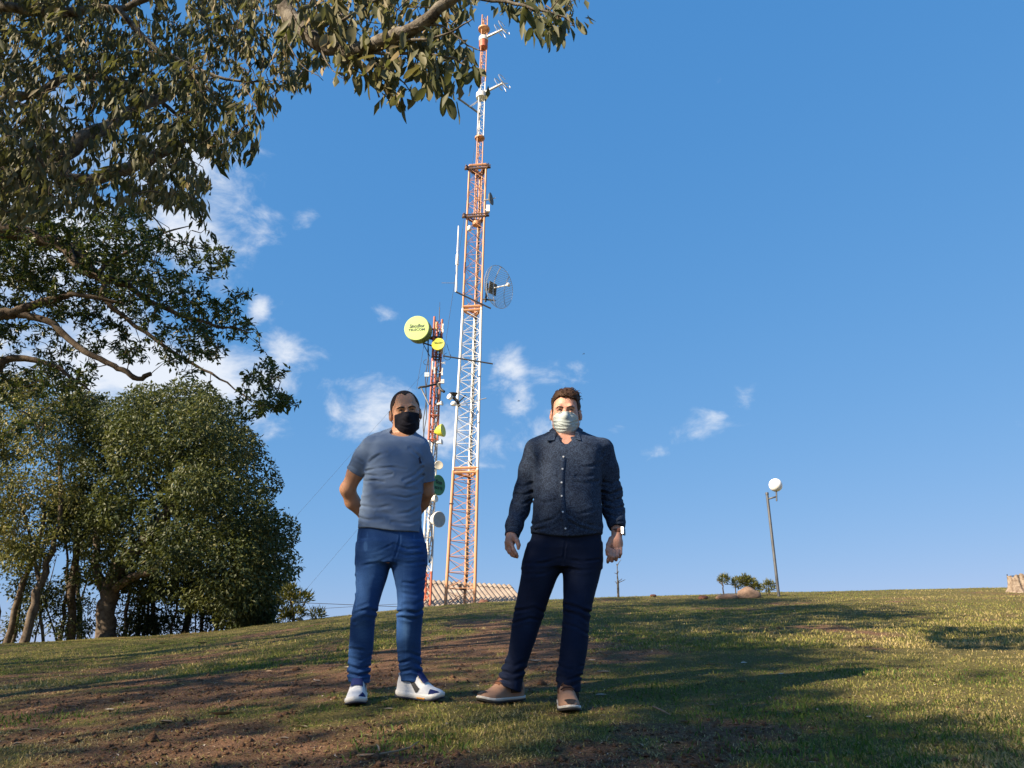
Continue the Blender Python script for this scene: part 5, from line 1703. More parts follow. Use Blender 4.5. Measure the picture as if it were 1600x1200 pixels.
# ------------------------------------------------------------------ shoes
def table(x, xs, ys):
    return float(np.interp(x, xs, ys))
class Shoe:
    SX = (0, .015, .06, .14, .28, .45, .62, .76, .88, .95, .985, 1.0)
    SW = (.004, .018, .031, .037, .038, .040, .0475, .0500, .043, .031, .018, .004)
    def __init__(self, toe, heel, L, width=1.08, tall=1.0, hx=None, hy=None, spring=.018):
        self.toe = Vector(toe); f = (Vector(toe) - Vector(heel)); f.normalize()
        e = .05
        nrm = Vector((-(gz(toe[0] + e, toe[1]) - gz(toe[0] - e, toe[1])) / (2 * e), -(gz(toe[0], toe[1] + e) - gz(toe[0], toe[1] - e)) / (2 * e), 1)).normalized()
        self.f = (f - nrm * f.dot(nrm)).normalized(); self.u = nrm; self.s = self.f.cross(self.u)   # s: to the shoe's right
        self.L = L; self.w = width; self.t = tall
        self.o = Vector(toe) - self.f * L + nrm * .004
        self.HX = hx or (0, .02, .07, .16, .28, .38, .48, .60, .75, .88, .95, 1)
        self.HY = hy or (.07, .098, .112, .125, .146, .148, .122, .086, .060, .047, .036, .014)
        self.spring = spring
    def hw(self, x): return table(x, self.SX, self.SW) * self.w
    def lift(self, x): return self.spring * max(0, (x - .68) / .32) ** 2 + .004 * max(0, (.12 - x) / .12) ** 2
    def ground(self, x, y, z): return self.o + self.f * (x * self.L) + self.s * y + self.u * z
    def S(self, x, th, off=0):
        """upper surface: th 0 = right side at the sole, pi = left side"""
        w = self.hw(x) * .97 + off; h = (table(x, self.HX, self.HY) * self.t) - .018
        h = max(h, .006) + off
        c, s_ = math.cos(th), math.sin(th)
        narrow = 1 - .24 * (s_ ** 2) * (1 if x < .5 else max(0, 1 - (x - .5) * 2.2))
        y = w * math.copysign(abs(c) ** .75, c) * narrow
        return self.ground(x, y, .022 + self.lift(x) + h * abs(s_) ** .82)
    def patch(self, x0, x1, t0, t1, off, nx=10, nt=10, fx=None):
        vs = []
        for i in range(nx + 1):
            for j in range(nt + 1):
                x = x0 + (x1 - x0) * i / nx; t = t0 + (t1 - t0) * j / nt
                if fx: x, t = fx(i / nx, j / nt)
                vs.append(self.S(min(max(x, 0), 1), t, off))
        fs = [(i * (nt + 1) + j, i * (nt + 1) + j + 1, (i + 1) * (nt + 1) + j + 1, (i + 1) * (nt + 1) + j) for i in range(nx) for j in range(nt)]
        return vs, fs
    def upper(self, mat, parent):
        mb = MB(); mb.add(*self.patch(0, 1, 0, math.pi, 0, 36, 18)); return mb.build('upper', mat, parent, True)
    def sole(self, mat, parent, z0, z1, name='sole', x0=0., x1=1., over=.0):
        mb = MB(); n = 40
        ring = [(x0 + (x1 - x0) * (1 - math.cos(math.pi * i / n)) / 2) for i in range(n + 1)]
        vs, fs = [], []
        lv = ((z0, -.003 + over), (z0 + (z1 - z0) * .3, .003 + over), (z0 + (z1 - z0) * .75, .0035 + over), (z1, .0005 + over))
        m = 2 * (n + 1)
        for (z, g) in lv:
            for x in ring: vs.append(self.ground(x + (g / self.L) * (2 * x - 1), self.hw(x) + g, z + self.lift(x)))
            for x in reversed(ring): vs.append(self.ground(x + (g / self.L) * (2 * x - 1), -self.hw(x) - g, z + self.lift(x)))
        for l in range(len(lv) - 1):
            for k in range(m):
                k2 = (k + 1) % m
                fs.append((l * m + k, l * m + k2, (l + 1) * m + k2, (l + 1) * m + k))
        for k in range(n):
            fs.append((k, k + 1, m - 2 - k, m - 1 - k)); a = (len(lv) - 1) * m; fs.append((a + k, a + m - 1 - k, a + m - 2 - k, a + k + 1))
        mb.add(vs, fs)
        return mb.build(name, mat, parent, True, auto=50)
    def stripe(self, pts, off, mat, name, parent):
        """pts: (x, theta, half width in theta)"""
        vs = []
        for (x, t, w) in pts:
            vs += [self.S(x, t - w, off), self.S(x, t + w, off)]
        fs = [(2 * i, 2 * i + 1, 2 * i + 3, 2 * i + 2) for i in range(len(pts) - 1)]
        mb = MB(); mb.add(vs, fs); return mb.build(name, mat, parent, True)
    def lace(self, x, mat, parent, tw=.62, r_=.0032, slant=.015):
        mb = MB(); mb.tube([self.S(x - slant * abs(c), math.pi / 2 + tw * c, .004) for c in np.linspace(-1, 1, 9)], r_, 6)
        return mb.build('lace', mat, parent, True)

# ================================================================== left man: T-shirt, jeans, hands behind the back
YL = 4.40
def pl(px, py, dy=0): return np.array(P(px, py, YL + dy)[:])
man = empty('person', hit(606, 1100), 'man in slate blue T-shirt and jeans, black face mask, hands behind his back', 'person')
SKL = skin_mat('tan_skin', (.49, .262, .155), (.40, .19, .105))
torso = [(676, 606, 646, .02, .062), (682, 584, 655, .02, .085), (688, 573, 662, .01, .103), (697, 568, 667, 0, .115), (715, 569, 667, -.005, .127), (743, 570.5, 661, -.01, .130), (760, 568.5, 660, -.012, .130), (790, 563.5, 658, -.012, .128), (810, 560, 659.5, -.01, .128), (826, 558, 661, -.008, .132), (838, 557, 662, -.008, .134)]
pelvis = [(812, 563, 656, 0, .112), (835, 559, 662, 0, .125), (850, 557.5, 664.5, .0, .128), (866, 556.5, 666, .01, .126), (882, 556, 666, .015, .115)]
legA = [(850, 557.5, 616, .0, .105), (868, 556.5, 613, .0, .106), (884, 555.5, 610, .01, .104), (905, 555.5, 604.5, .015, .098), (923, 555.5, 598, .02, .090), (936, 555, 594, .02, .083), (950, 552, 590, .02, .076), (964, 549, 586.5, .03, .073), (980, 547.5, 585, .06, .073), (1000, 546.5, 584, .09, .074), (1020, 545.5, 581.5, .12, .070), (1040, 544.5, 578, .14, .066), (1050, 543.5, 577, .15, .068), (1060, 544, 577.5, .155, .068), (1069, 546, 577, .155, .066)]
legB = [(850, 606, 665, .0, .105), (868, 609, 666.5, .0, .106), (890, 612, 666, .01, .104), (905, 616, 664.5, .01, .098), (923, 620, 663, .01, .090), (940, 621, 662, .0, .082), (954, 621, 661, .0, .076), (975, 619.5, 659.5, .04, .074), (1000, 619, 657.5, .08, .074), (1020, 621, 657, .12, .070), (1044, 624, 658.5, .155, .066), (1056, 626, 660.5, .165, .067), (1067, 627, 661, .165, .066)]
ta_ = hit(553.5, 1106); h_ = ta_ + Vector((-.025, .30, 0))
tb_ = hit(691, 1098.5); hb_ = tb_ + Vector((-.262, .140, 0))
kA = (ta_.y + .195 - YL) / .155; kB = (tb_.y + .095 - YL) / .165
legA = [(a, b_, c_, d_ * kA, e_) for (a, b_, c_, d_, e_) in legA]; legB = [(a, b_, c_, d_ * kB, e_) for (a, b_, c_, d_, e_) in legB]
head = Head(P(633.5, 644.5, YL + .015), head_rot(12, 9, 8), 1.06, .985)
v = Vol((-1.12, 4.16, -.26), (-.42, 4.78, 1.68), .0042)
v.loft(rows_px(torso[1:-2], YL), .02, 2.3, -.018); v.loft(rows_px(pelvis, YL), .02, 2.2, -.024)
v.loft(rows_px(legA[:-3], YL), .02, 2, -.022); v.loft(rows_px(legB[:-2], YL), .02, 2, -.022)
head.skull(v)
v.caps([head.wp(0, -.018, -.05), pl(630, 680, .03), pl(628, 700, .03)], [.060, .058, .066], .03)
v.caps([pl(600, 690, .03), pl(628, 677, .03), pl(652, 694, .03)], [.035, .045, .035], .03)
head.face(v)
# arms: upper arm, forearm going behind the back, hands clasped there
v.caps([pl(582, 701, .01), pl(556, 738, .05), pl(543.5, 764, .10)], [.056, .0475, .043], .025)
v.caps([pl(543, 764, .10), pl(551, 784, .16), pl(570, 806, .22), pl(588, 815, .23)], [.044, .043, .031, .027], .02)
v.caps([pl(656, 705, .01), pl(666, 745, .06), pl(667, 768, .10)], [.055, .044, .040], .025)
v.caps([pl(667, 768, .10), pl(661, 785, .17), pl(648, 806, .22), pl(630, 816, .23)], [.040, .037, .029, .026], .02)
v.ell(pl(598, 818, .24), (.045, .02, .036), .015); v.ell(pl(620, 820, .25), (.045, .02, .036), .015)
for i in range(4):
    v.caps([pl(606, 812 + 4.5 * i, .25), pl(616, 812 + 4.5 * i, .275), pl(625, 813 + 4 * i, .272)], [.0095, .009, .0075], .005)
    v.caps([pl(612, 813 + 4.5 * i, .262), pl(604, 813 + 4.5 * i, .285), pl(596, 815 + 4 * i, .28)], [.009, .0085, .0075], .005)
v.caps([pl(600, 812, .25), pl(606, 806, .27), pl(613, 804, .275)], [.012, .010, .008], .006); v.caps([pl(622, 813, .255), pl(616, 807, .28), pl(610, 803, .285)], [.012, .010, .008], .006)
v.displace(lambda X, Y, Z: .0007 * (fbm(X * 60, Y * 60, Z * 60, 2, 4) - .5) * 2, .02)
bodyL = v.build('body', SKL, man)

# T-shirt
TS = cloth_mat('slate_jersey', (.135, .190, .290), (.175, .240, .345), 1100, .9, .1, 10)
v = Vol((-1.10, 4.18, .58), (-.42, 4.66, 1.46), .005)
v.loft(rows_px(torso, YL), .02, 2.25)
v.caps([pl(583, 699, .01), pl(569, 716, .02), pl(553.5, 741, .05)], [.068, .062, .0560], .035)
v.caps([pl(654, 704, .01), pl(662, 724, .03), pl(666.5, 757, .07)], [.066, .057, .0495], .035)
v.caps([pl(590, 688, .02), pl(628, 676, .035), pl(656, 696, .02)], [.046, .05, .046], .03)
cr = [([(578, 722), (590, 712), (604, 708)], 2.2, .005), ([(572, 736), (590, 732), (612, 730), (634, 733)], 1.8, .004), ([(571, 742), (592, 744), (612, 741)], 2.0, .0045), ([(571, 752), (588, 751), (600, 753)], 2.0, .0045),
      ([(660, 730), (648, 742), (630, 750)], 2.0, .004), ([(661, 742), (650, 752), (636, 758)], 1.8, .0035), ([(657, 772), (636, 778), (608, 774), (590, 776)], 2.0, .0035), ([(562, 790), (585, 794), (610, 790)], 2.2, .004), ([(656, 790), (640, 800), (615, 804), (590, 800)], 2.2, .0035),
      ([(660, 812), (640, 818), (612, 816)], 2.2, .003), ([(559, 808), (575, 813), (596, 811)], 2.2, .0035), ([(566, 770), (590, 764), (620, 762), (650, 766)], 2.4, .003), ([(640, 700), (654, 712), (660, 722)], 2.0, .003),
      ([(556, 716), (566, 722)], 1.6, .002), ([(549, 728), (563, 736)], 1.6, .0015)]
v.displace(folds(cr, .0030, None, 8, (.8, .8, 1.7), 3))
zh = P(610, 829, YL - .1).z
_c0 = pl(553.5, 741, .05) - pl(569, 716, .02); _c0 /= np.linalg.norm(_c0); _p0 = pl(555, 738, .05)
_c1 = pl(666.5, 757, .07) - pl(662, 724, .03); _c1 /= np.linalg.norm(_c1); _p1 = pl(667, 753, .06)
xs_ = P(569.5, 740, YL).x; xs2 = P(660.5, 740, YL).x
def keepf(X, Y, Z):
    a = Z - (zh - .012 * (X - (-.65)) / .2) + .006 * np.sin(X * 17)
    e0 = _c0[0] * (X - _p0[0]) + _c0[1] * (Y - _p0[1]) + _c0[2] * (Z - _p0[2])
    e1 = _c1[0] * (X - _p1[0]) + _c1[1] * (Y - _p1[1]) + _c1[2] * (Z - _p1[2])
    b = np.where(X < xs_ - .004, -e0, 1.) ; c = np.where((X > xs2 + .006), -e1, 1.)
    return np.minimum(a, np.minimum(b, c))
v.clip(keepf)
v.caps([pl(628, 690, .02), pl(630, 676, .02), head.wp(0, -.01, -.10)], [.030, .064, .066], .006) if False else None
nk0, nk1 = pl(627.5, 689, .012), pl(632, 660, .02)
def neck_hole(X, Y, Z):
    d = nk1 - nk0; L = float(d @ d)
    t = np.clip(((X - nk0[0]) * d[0] + (Y - nk0[1]) * d[1] + (Z - nk0[2]) * d[2]) / L, 0, 1.5)
    return np.sqrt((X - nk0[0] - d[0] * t) ** 2 + (Y - nk0[1] - d[1] * t) ** 2 + (Z - nk0[2] - d[2] * t) ** 2) - (.062 + .012 * t)
v.add(neck_hole, np.minimum(nk0, nk1) - .1, np.maximum(nk0, nk1) + .1, .006, 's')
v.ell(pl(628, 675.5, -.035), (.069, .115, .044), .006, None, 's')
shirt = v.build('t_shirt', TS, man)
cpts = []
for t in np.linspace(0, 2 * math.pi, 41):
    cx, cy = 627.8 + 18.4 * math.cos(t), 677.5 + (8.6 if math.sin(t) > 0 else 5.0) * math.sin(t) + 2.4 * math.cos(t)
    cpts.append(P(cx, cy, YL + .012 - .083 * math.sin(t)))
mb = MB(); mb.tube(cpts, .0075, 8, False); mb.build('collar', TS, man, True)
mb = MB(); q = P(656, 719, YL - .108)
mb.box(q, (.011, .004, .026), Matrix.Rotation(R(-15), 3, 'Y')); mb.box(q + Vector((.004, 0, -.014)), (.014, .004, .012)); mb.box(q + Vector((-.001, 0, .015)), (.006, .004, .008))
mb.build('emblem', simple('navy_thread', (.012, .016, .045), .9, 0, .1), shirt)
for (c_, ax_, r_) in ((_p0, _c0, .0560), (_p1, _c1, .0500)):
    c_ = Vector(c_); ax_ = Vector(ax_); s_ = ax_.orthogonal().normalized(); b_ = ax_.cross(s_)
    mb = MB(); mb.tube([c_ - ax_ * .004 + (s_ * math.cos(t) + b_ * math.sin(t)) * (r_ + .0006) for t in np.linspace(0, 2 * math.pi, 33)], .0028, 6, False); mb.build('sleeve_hem', TS, shirt, True)
# jeans
JL = jeans_mat('blue_denim', (.007, .028, .105), (.015, .062, .200), (.060, .150, .34))
def fade_of(spots, base=.25):
    def f(V):
        px, py = to_px(V[:, 0], V[:, 1], V[:, 2])
        r_ = np.full(len(V), base)
        for (x, y, rx, ry, s) in spots:
            r_ = r_ + s * np.exp(-((px - x) / rx) ** 2 - ((py - y) / ry) ** 2)
        return np.clip(r_, 0, 2)
    return f
v = Vol((-1.12, 4.18, -.20), (-.42, 4.68, .80), .005)
v.loft(rows_px(pelvis, YL), .03, 2.3); v.loft(rows_px(legA, YL), .018, 2.1); v.loft(rows_px(legB, YL), .018, 2.1)
cr = [([(626, 826), (625, 845), (619, 864), (612, 884)], 1.4, .004), ([(610, 852), (590, 862), (570, 866)], 1.8, .0025), ([(612, 868), (592, 878), (566, 884)], 2.0, .0022), ([(614, 850), (636, 858), (656, 856)], 1.8, .003), ([(613, 862), (636, 868), (660, 866)], 1.8, .003), ([(615, 876), (640, 880), (662, 878)], 2.0, .0026),
      ([(587, 956), (575, 952), (560, 955), (550, 962)], 2.4, .006), ([(588, 946), (572, 944), (556, 950)], 2.0, .0035), ([(586, 968), (570, 964), (554, 972)], 2.2, .0035),
      ([(661, 952), (650, 958), (634, 955), (622, 957)], 2.4, .006), ([(662, 938), (648, 945), (632, 944)], 2.2, .004), ([(660, 966), (642, 968), (624, 964)], 2.2, .003), ([(664, 905), (648, 912), (630, 910)], 2.4, .003), ([(664, 922), (650, 930), (626, 926)], 2.2, .003),
      ([(545, 1040), (560, 1046), (577, 1042)], 2.2, .007), ([(544, 1052), (560, 1056), (577, 1052)], 2.0, .006), ([(546, 1028), (562, 1032), (580, 1024)], 2.2, .004), ([(548, 1014), (566, 1016)], 2.4, .003),
      ([(624, 1036), (640, 1032), (658, 1040)], 2.2, .006), ([(626, 1050), (642, 1046), (660, 1052)], 2.0, .006), ([(622, 1022), (640, 1020), (656, 1026)], 2.2, .0035), ([(556, 900), (556, 925)], 1.5, .003)]
v.displace(folds(cr, .0030, None, 9, (1, 1, .9), 5))
v.clip(lambda X, Y, Z: Z - (P(560, 1066.5, YL + kA * .155).z + np.where(X > -.72, .004, 0) + .004 * np.sin(X * 40)))
fl = [(585, 880, 15, 45, .55), (640, 880, 16, 38, .40), (566, 985, 11, 24, .60), (636, 985, 12, 24, .45), (571, 854, 2.2, 5.5, 2.2), (625, 838, 1.5, 16, .5), (631, 940, 1.0, 60, .30), (634, 1000, 1.2, 60, .3), (566, 842, 8, 1.2, .5), (574, 836, 1.2, 5, .4), (655, 843, 8, 1.2, .5), (647, 838, 1.2, 5, .4), (562, 1064, 20, 1.1, .5), (645, 1062, 20, 1.1, .5), (557, 905, 1.0, 60, .25)] + [(600 - i * 9, 862 + i * 7, 9, 1.8, .25) for i in range(3)] + [(640, 856 + i * 9, 14, 1.6, .22) for i in range(4)]
v.build('jeans', JL, man, {'fade': fade_of(fl, .28)})

# hair: clipped short, receding at the temples
def hair(headobj, name, mat, parent, hl, thick, noise, h=.0032, post=None, seed=2):
    c = headobj.c
    v = Vol(c - .17, c + .17, h)
    headobj.skull(v)
    def thk(X, Y, Z):
        x, f, z = headobj.loc(X, Y, Z)
        return thick(x, f, z) + noise(x, f, z)
    v.displace(thk, .08)
    def reg(X, Y, Z):
        x, f, z = headobj.loc(X, Y, Z)
        return hl(x, f, z) * headobj.s
    v.clip(reg, .004)
    if post: post(v)
    return v.build(name, mat, parent)
HAIRL = simple('clipped_dark_hair', (.048, .032, .025), .8, 0, .4, 60, .3, 300, .2)
def hlL(x, f, z):
    ax_ = np.abs(x)
    front = z - (.096 - .030 * np.exp(-(ax_ / .013) ** 2) + 1.6 * np.clip(.042 - ax_, 0, 1) * 0 )
    side = z - (.012 + .9 * np.clip(f - .02, 0, .08)) + np.clip(.03 - f, 0, .05) * 1.0
    back = z + .06
    t = sstep(.0, .05, f)
    lo = np.where(f > .0, side, np.minimum(side, back + 0 * x) * 0 + np.maximum(side, 0 * x + z + .062))
    # the temples: hair only where it is behind the receding line
    temple = (ax_ - .048) * 1.0 + (.045 - f) * .75
    return np.where(f > .0, np.maximum(np.minimum(side, temple), front - .5 * np.clip(f - .03, 0, 1)), lo)
hair(head, 'hair', HAIRL, man, hlL, lambda x, f, z: .0028 + 0 * x, lambda x, f, z: .0010 * (fbm(x * 220, f * 220, z * 220, 2, 7) - .5) * 2)

def brows_eyes(hd, parent, mat, th=.0052, skin=None):
    n_ = len(skin.vertices); co_ = np.empty(n_ * 3, np.float32); skin.vertices.foreach_get('co', co_); co_ = co_.reshape(-1, 3)
    lx, lf, lz = hd.loc(co_[:, 0], co_[:, 1], co_[:, 2]); lx = lx / hd.w
    sel = (np.abs(lx) < .09) & (lf > .03) & (np.abs(lz) < .09); lx, lf, lz = lx[sel], lf[sel], lz[sel]
    def on(x, z, lift):
        d = (lx - x) ** 2 + (lz - z) ** 2
        k = np.argsort(d)[:6]
        return hd.wp(x, float(lf[k].mean()) + lift, z)
    EW = bpy.data.materials.get('eye_white') or simple('eye_white', (.42, .36, .33), .25, 0, .05)
    EI = bpy.data.materials.get('dark_iris') or simple('dark_iris', (.016, .010, .007), .15, 0, .1)
    for s in (-1, 1):
        # brow: a soft tapering band of short hairs
        mb = MB()
        mb.tube([on(s * x, z, .0006) for (x, z) in ((.011, .0125), (.018, .0150), (.027, .0172), (.036, .0178), (.045, .0160), (.052, .0118))], [th * .55, th * .85, th * .85, th * .7, th * .5, th * .2], 6)
        for i in range(16):
            x = .011 + .040 * i / 15; z = .0125 + .0058 * math.sin(math.pi * min(i / 13, 1)) - .0015
            a = on(s * x, z, .0012); c_ = on(s * (x + .006), z + .0048 * (1 - i / 22), .0022)
            mb.tube([a, c_], [.0009, .0003], 4)
        mb.build('eyebrow', mat, parent, True)
        # narrowed eye: dark line of lashes, a sliver of white and the iris
        xs = np.linspace(.018, .045, 9)
        top = [on(s * x, .0028 - 26 * (x - .030) ** 2 * .9 + .0002, .0008) for x in xs]
        bot = [on(s * x, -.0030 + 16 * (x - .030) ** 2 * .9, .0008) for x in xs]
        mb = MB(); mb.add([v_ for ab in zip(top, bot) for v_ in ab], [(2 * i, 2 * i + 1, 2 * i + 3, 2 * i + 2) for i in range(8)]); ey = mb.build('eye', EW, parent, True)
        mb = MB(); ctr = (Vector(top[4]) + Vector(bot[4])) / 2 + Vector(hd.M[:, 1]) * .0006
        mb.lathe([(.0034, 0), (.0030, .0006)], ctr, hd.M[:, 1], 12); mb.build('iris', EI, ey, True)
        mb = MB(); mb.tube([Vector(q) + Vector(hd.M[:, 1]) * .0010 for q in top], [.0008, .0015, .0018, .0019, .0019, .0018, .0017, .0015, .0008], 5)
        mb.build('eyelash', mat, parent, True)
brows_eyes(head, man, simple('dark_brow', (.022, .014, .010), .9, 0, .3, 200), .0050, bodyL.data)

def mask(hd, mat, parent, top, bot, wide, disp, bulge=1.0, h=.003):
    c = hd.c
    v = Vol(hd.wp(0, .05, -.06) - .13, hd.wp(0, .05, -.06) + .13, h)
    hd.skull(v, .004); hd.face(v)
    v.F -= .0035
    hd.ell(v, (0, .066, -.062), (.047 * bulge, .052, .050), .03)
    hd.ell(v, (0, .055, -.095), (.044 * bulge, .046, .042), .03)
    v.displace(disp, .03)
    def reg(X, Y, Z):
        x, f, z = hd.loc(X, Y, Z)
        ax_ = np.abs(x)
        return np.minimum(np.minimum(top(ax_) - z, z - bot(ax_)), np.minimum(wide(z) - ax_, f - (.012 - .0 * z))) * hd.s
    v.clip(reg, .003)
    return v.build('face_mask', mat, parent)
MKB = cloth_mat('black_jersey', (.010, .010, .016), (.018, .018, .026), 900, .85, .15)
crm = folds([([(628, 656), (638, 661), (648, 658)], 1.5, .0015), ([(622, 664), (636, 668), (648, 664)], 1.5, .0012)], .0008, None, 30, (1, 1, 1), 9)
mk = mask(head, MKB, man, lambda a: -.010 - .10 * a - 3.2 * np.clip(a - .03, 0, 1) ** 2, lambda a: -.142 + .75 * np.clip(a - .012, 0, 1), lambda z: .069 + 0 * z, crm)
for s in (-1, 1):
    mb = MB(); mb.tube([head.wp(s * .064, .035, -.035), head.wp(s * .075, .018, -.012), head.wp(s * .0835, -.003, .012), head.wp(s * .091, -.018, .016), head.wp(s * .093, -.026, -.008)], .0022, 6); mb.build('ear_loop', MKB, mk, True)
    mb = MB(); mb.tube([head.wp(s * .062, .030, -.088), head.wp(s * .073, .012, -.066), head.wp(s * .082, -.008, -.045), head.wp(s * .090, -.024, -.030)], .0022, 6); mb.build('ear_loop', MKB, mk, True)

# sneakers
SW = cloth_mat('white_mesh_fabric', (.60, .62, .64), (.72, .73, .74), 500, .7, .3, 30)
SR = simple('white_rubber', (.72, .71, .68), .45, 0, .06, 20)
SN = cloth_mat('navy_mesh_fabric', (.014, .024, .10), (.022, .034, .13), 600, .8, .2, 30)
SBK = simple('black_print', (.008, .008, .010), .5, 0, .1)
SOR = simple('gum_orange', (.70, .32, .06), .5, 0, .1)
SGUM = simple('dark_outsole', (.012, .014, .03), .7, 0, .2)
def sneaker(toe, heel, swside):
    sh = empty('shoe', toe); sh.parent = man; sh.matrix_parent_inverse = world_matrix(man).inverted()
    S = Shoe(toe, heel, .300, 1.14, 1.12)
    S.upper(SW, sh); S.sole(SGUM, sh, 0, .009, 'outsole'); S.sole(SR, sh, .0085, .034, 'midsole')
    hp = math.pi / 2
    mb = MB(); mb.add(*S.patch(.28, .66, hp - .60, hp + .60, .0075, 14, 10)); mb.build('tongue', SN, sh, True)
    # navy cap on the outer front corner of the toe
    sg = 1 if swside > 0 else -1
    t0, t1 = (0.02, .95) if sg > 0 else (math.pi - .95, math.pi - .02)
    mb = MB(); mb.add(*S.patch(.80, .975, t0, t1, .0022, 10, 8)); mb.build('toe_cap', SN, sh, True)
    tt = .40 if sg > 0 else math.pi - .40
    k = 1 if sg > 0 else -1
    S.stripe([(.60, tt + k * .02, .0), (.565, tt - k * .12, .12), (.52, tt - k * .14, .17), (.46, tt - k * .06, .14), (.39, tt + k * .02, .095), (.31, tt + k * .12, .055), (.22, tt + k * .22, .01)], .0035, SBK, 'logo', sh)
    for x in (.36, .42, .48, .54):
        S.lace(x, SN, sh, .66, .0030)
    mb = MB(); mb.add(*S.patch(.30, .60, hp - .66, hp - .53, .003, 8, 2)); mb.build('eyestay', simple('pale_yellow_trim', (.68, .60, .38), .6), sh, True)
    mb = MB(); mb.add(*S.patch(.30, .60, hp + .53, hp + .66, .003, 8, 2)); mb.build('eyestay', bpy.data.materials['pale_yellow_trim'], sh, True)
    S.sole(SOR, sh, .0088, .018, 'sole_insert', .56, .74, .002)
    # padded heel collar
    mb = MB(); mb.tube([S.S(x, t, .001) for x, t in ((.34, .95), (.22, 1.05), (.10, 1.1), (.03, 1.35), (.02, hp), (.03, math.pi - 1.35), (.10, math.pi - 1.1), (.22, math.pi - 1.05), (.34, math.pi - .95))], .008, 8); mb.build('heel_collar', SW, sh, True)
    return sh
s1 = sneaker(ta_, h_, -1)
s2 = sneaker(tb_, hb_, 1)
# socks / ankles between hem and shoe
for (pa, pb) in ((pl(561, 1050, kA * .155), pl(561, 1080, kA * .155)), (pl(643, 1050, kB * .165), pl(641, 1078, kB * .165))):
    mb = MB(); mb.tube([pa, pb], [.036, .030], 14); mb.build('sock', SN, man, True)

# ================================================================== right man: patterned shirt, dark jeans
YR = 4.38
def pr(px, py, dy=0): return np.array(P(px, py, YR + dy)[:])
man2 = empty('person', hit(840, 1108), 'man in dark patterned long-sleeved shirt and navy jeans, pale surgical mask', 'person')
SKR = skin_mat('ruddy_skin', (.54, .29, .205), (.45, .21, .14))
torso = [(679, 862, 906, .02, .066), (685, 845, 926, .02, .090), (691, 832, 940, .01, .112), (699, 827, 947, 0, .126), (715, 828.5, 945, -.005, .142), (735, 832.5, 941, -.012, .150), (759, 833, 938.5, -.02, .158), (783, 833, 938.5, -.028, .164), (800, 832, 940, -.03, .167), (815, 830.5, 941, -.026, .164), (830, 829, 941.5, -.02, .158), (846, 829, 941.5, -.015, .156)]
pelvis = [(822, 833, 938, 0, .138), (840, 830, 939.5, .0, .145), (860, 822, 940.5, .0, .145), (878, 817, 940.5, .01, .136), (888, 815.5, 940, .015, .126)]
legA = [(850, 825, 888, .0, .118), (870, 819, 884, .01, .118), (890, 815.5, 879, .02, .114), (905, 813, 870, .04, .108), (930, 808, 860.5, .08, .098), (945, 805, 855, .10, .092), (960, 802.5, 850.5, .12, .088), (980, 799.5, 844, .14, .086), (1000, 797, 837.5, .15, .084), (1020, 793.5, 830, .16, .082), (1037, 787, 823.5, .17, .080), (1052, 781, 820, .17, .080), (1065, 777.5, 816.5, .17, .080), (1080, 777.5, 814.5, .17, .079), (1086, 778, 814, .17, .079)]
legB = [(850, 874, 940, .0, .118), (870, 877, 940.3, .0, .118), (885, 878, 940, .0, .116), (905, 879.5, 936, .0, .108), (930, 880, 930, -.01, .098), (945, 880, 926, -.02, .092), (960, 879.5, 922.5, -.02, .088), (980, 878.5, 920.5, -.02, .086), (1000, 876, 919, -.015, .084), (1017, 874, 917.5, -.01, .082), (1030, 872.5, 915, -.005, .080), (1050, 869.5, 910, .0, .080), (1060, 869, 908, .0, .080), (1070, 870.5, 907.5, .0, .079), (1081, 872.5, 907.5, .0, .078), (1087, 873, 907, .0, .078)]
_t = hit(748, 1102); _h = _t + Vector((.232, .172, 0)); t_ = hit(892.5, 1117)
kC = (_t.y + .115 - YR) / .17
legA = [(a, b_, c_, d_ * kC, e_) for (a, b_, c_, d_, e_) in legA]
dD = t_.y + .195 - YR
legB = [(a, b_, c_, d_ + dD * sstep(930, 1060, a), e_) for (a, b_, c_, d_, e_) in legB]
head2 = Head(P(884, 645, YR + .015), head_rot(-6, 8, -1), 1.07, .955)
v = Vol((-.16, 4.10, -.30), (.76, 4.74, 1.68), .0042)
v.loft(rows_px(torso[1:-3], YR), .02, 2.3, -.02); v.loft(rows_px(pelvis, YR), .02, 2.2, -.026)
v.loft(rows_px(legA[:-4], YR), .02, 2, -.026); v.loft(rows_px(legB[:-4], YR), .02, 2, -.026)
head2.skull(v)
head2.ell(v, (0, .02, -.115), (.052, .055, .030), .03)      # fuller jaw
v.caps([head2.wp(0, -.015, -.05), pr(885, 682, .02), pr(885, 702, .02)], [.066, .066, .074], .03)
v.caps([pr(856, 692, .03), pr(885, 678, .03), pr(916, 692, .03)], [.04, .05, .04], .03)
head2.face(v)
v.caps([pr(838, 706, .02), pr(819, 767, .05), pr(811, 797, .05), pr(800.5, 834, -.04)], [.058, .047, .042, .028], .02)
v.caps([pr(941, 704, .02), pr(954, 770, .05), pr(960, 802, .03), pr(964, 832, -.04)], [.058, .048, .043, .028], .02)
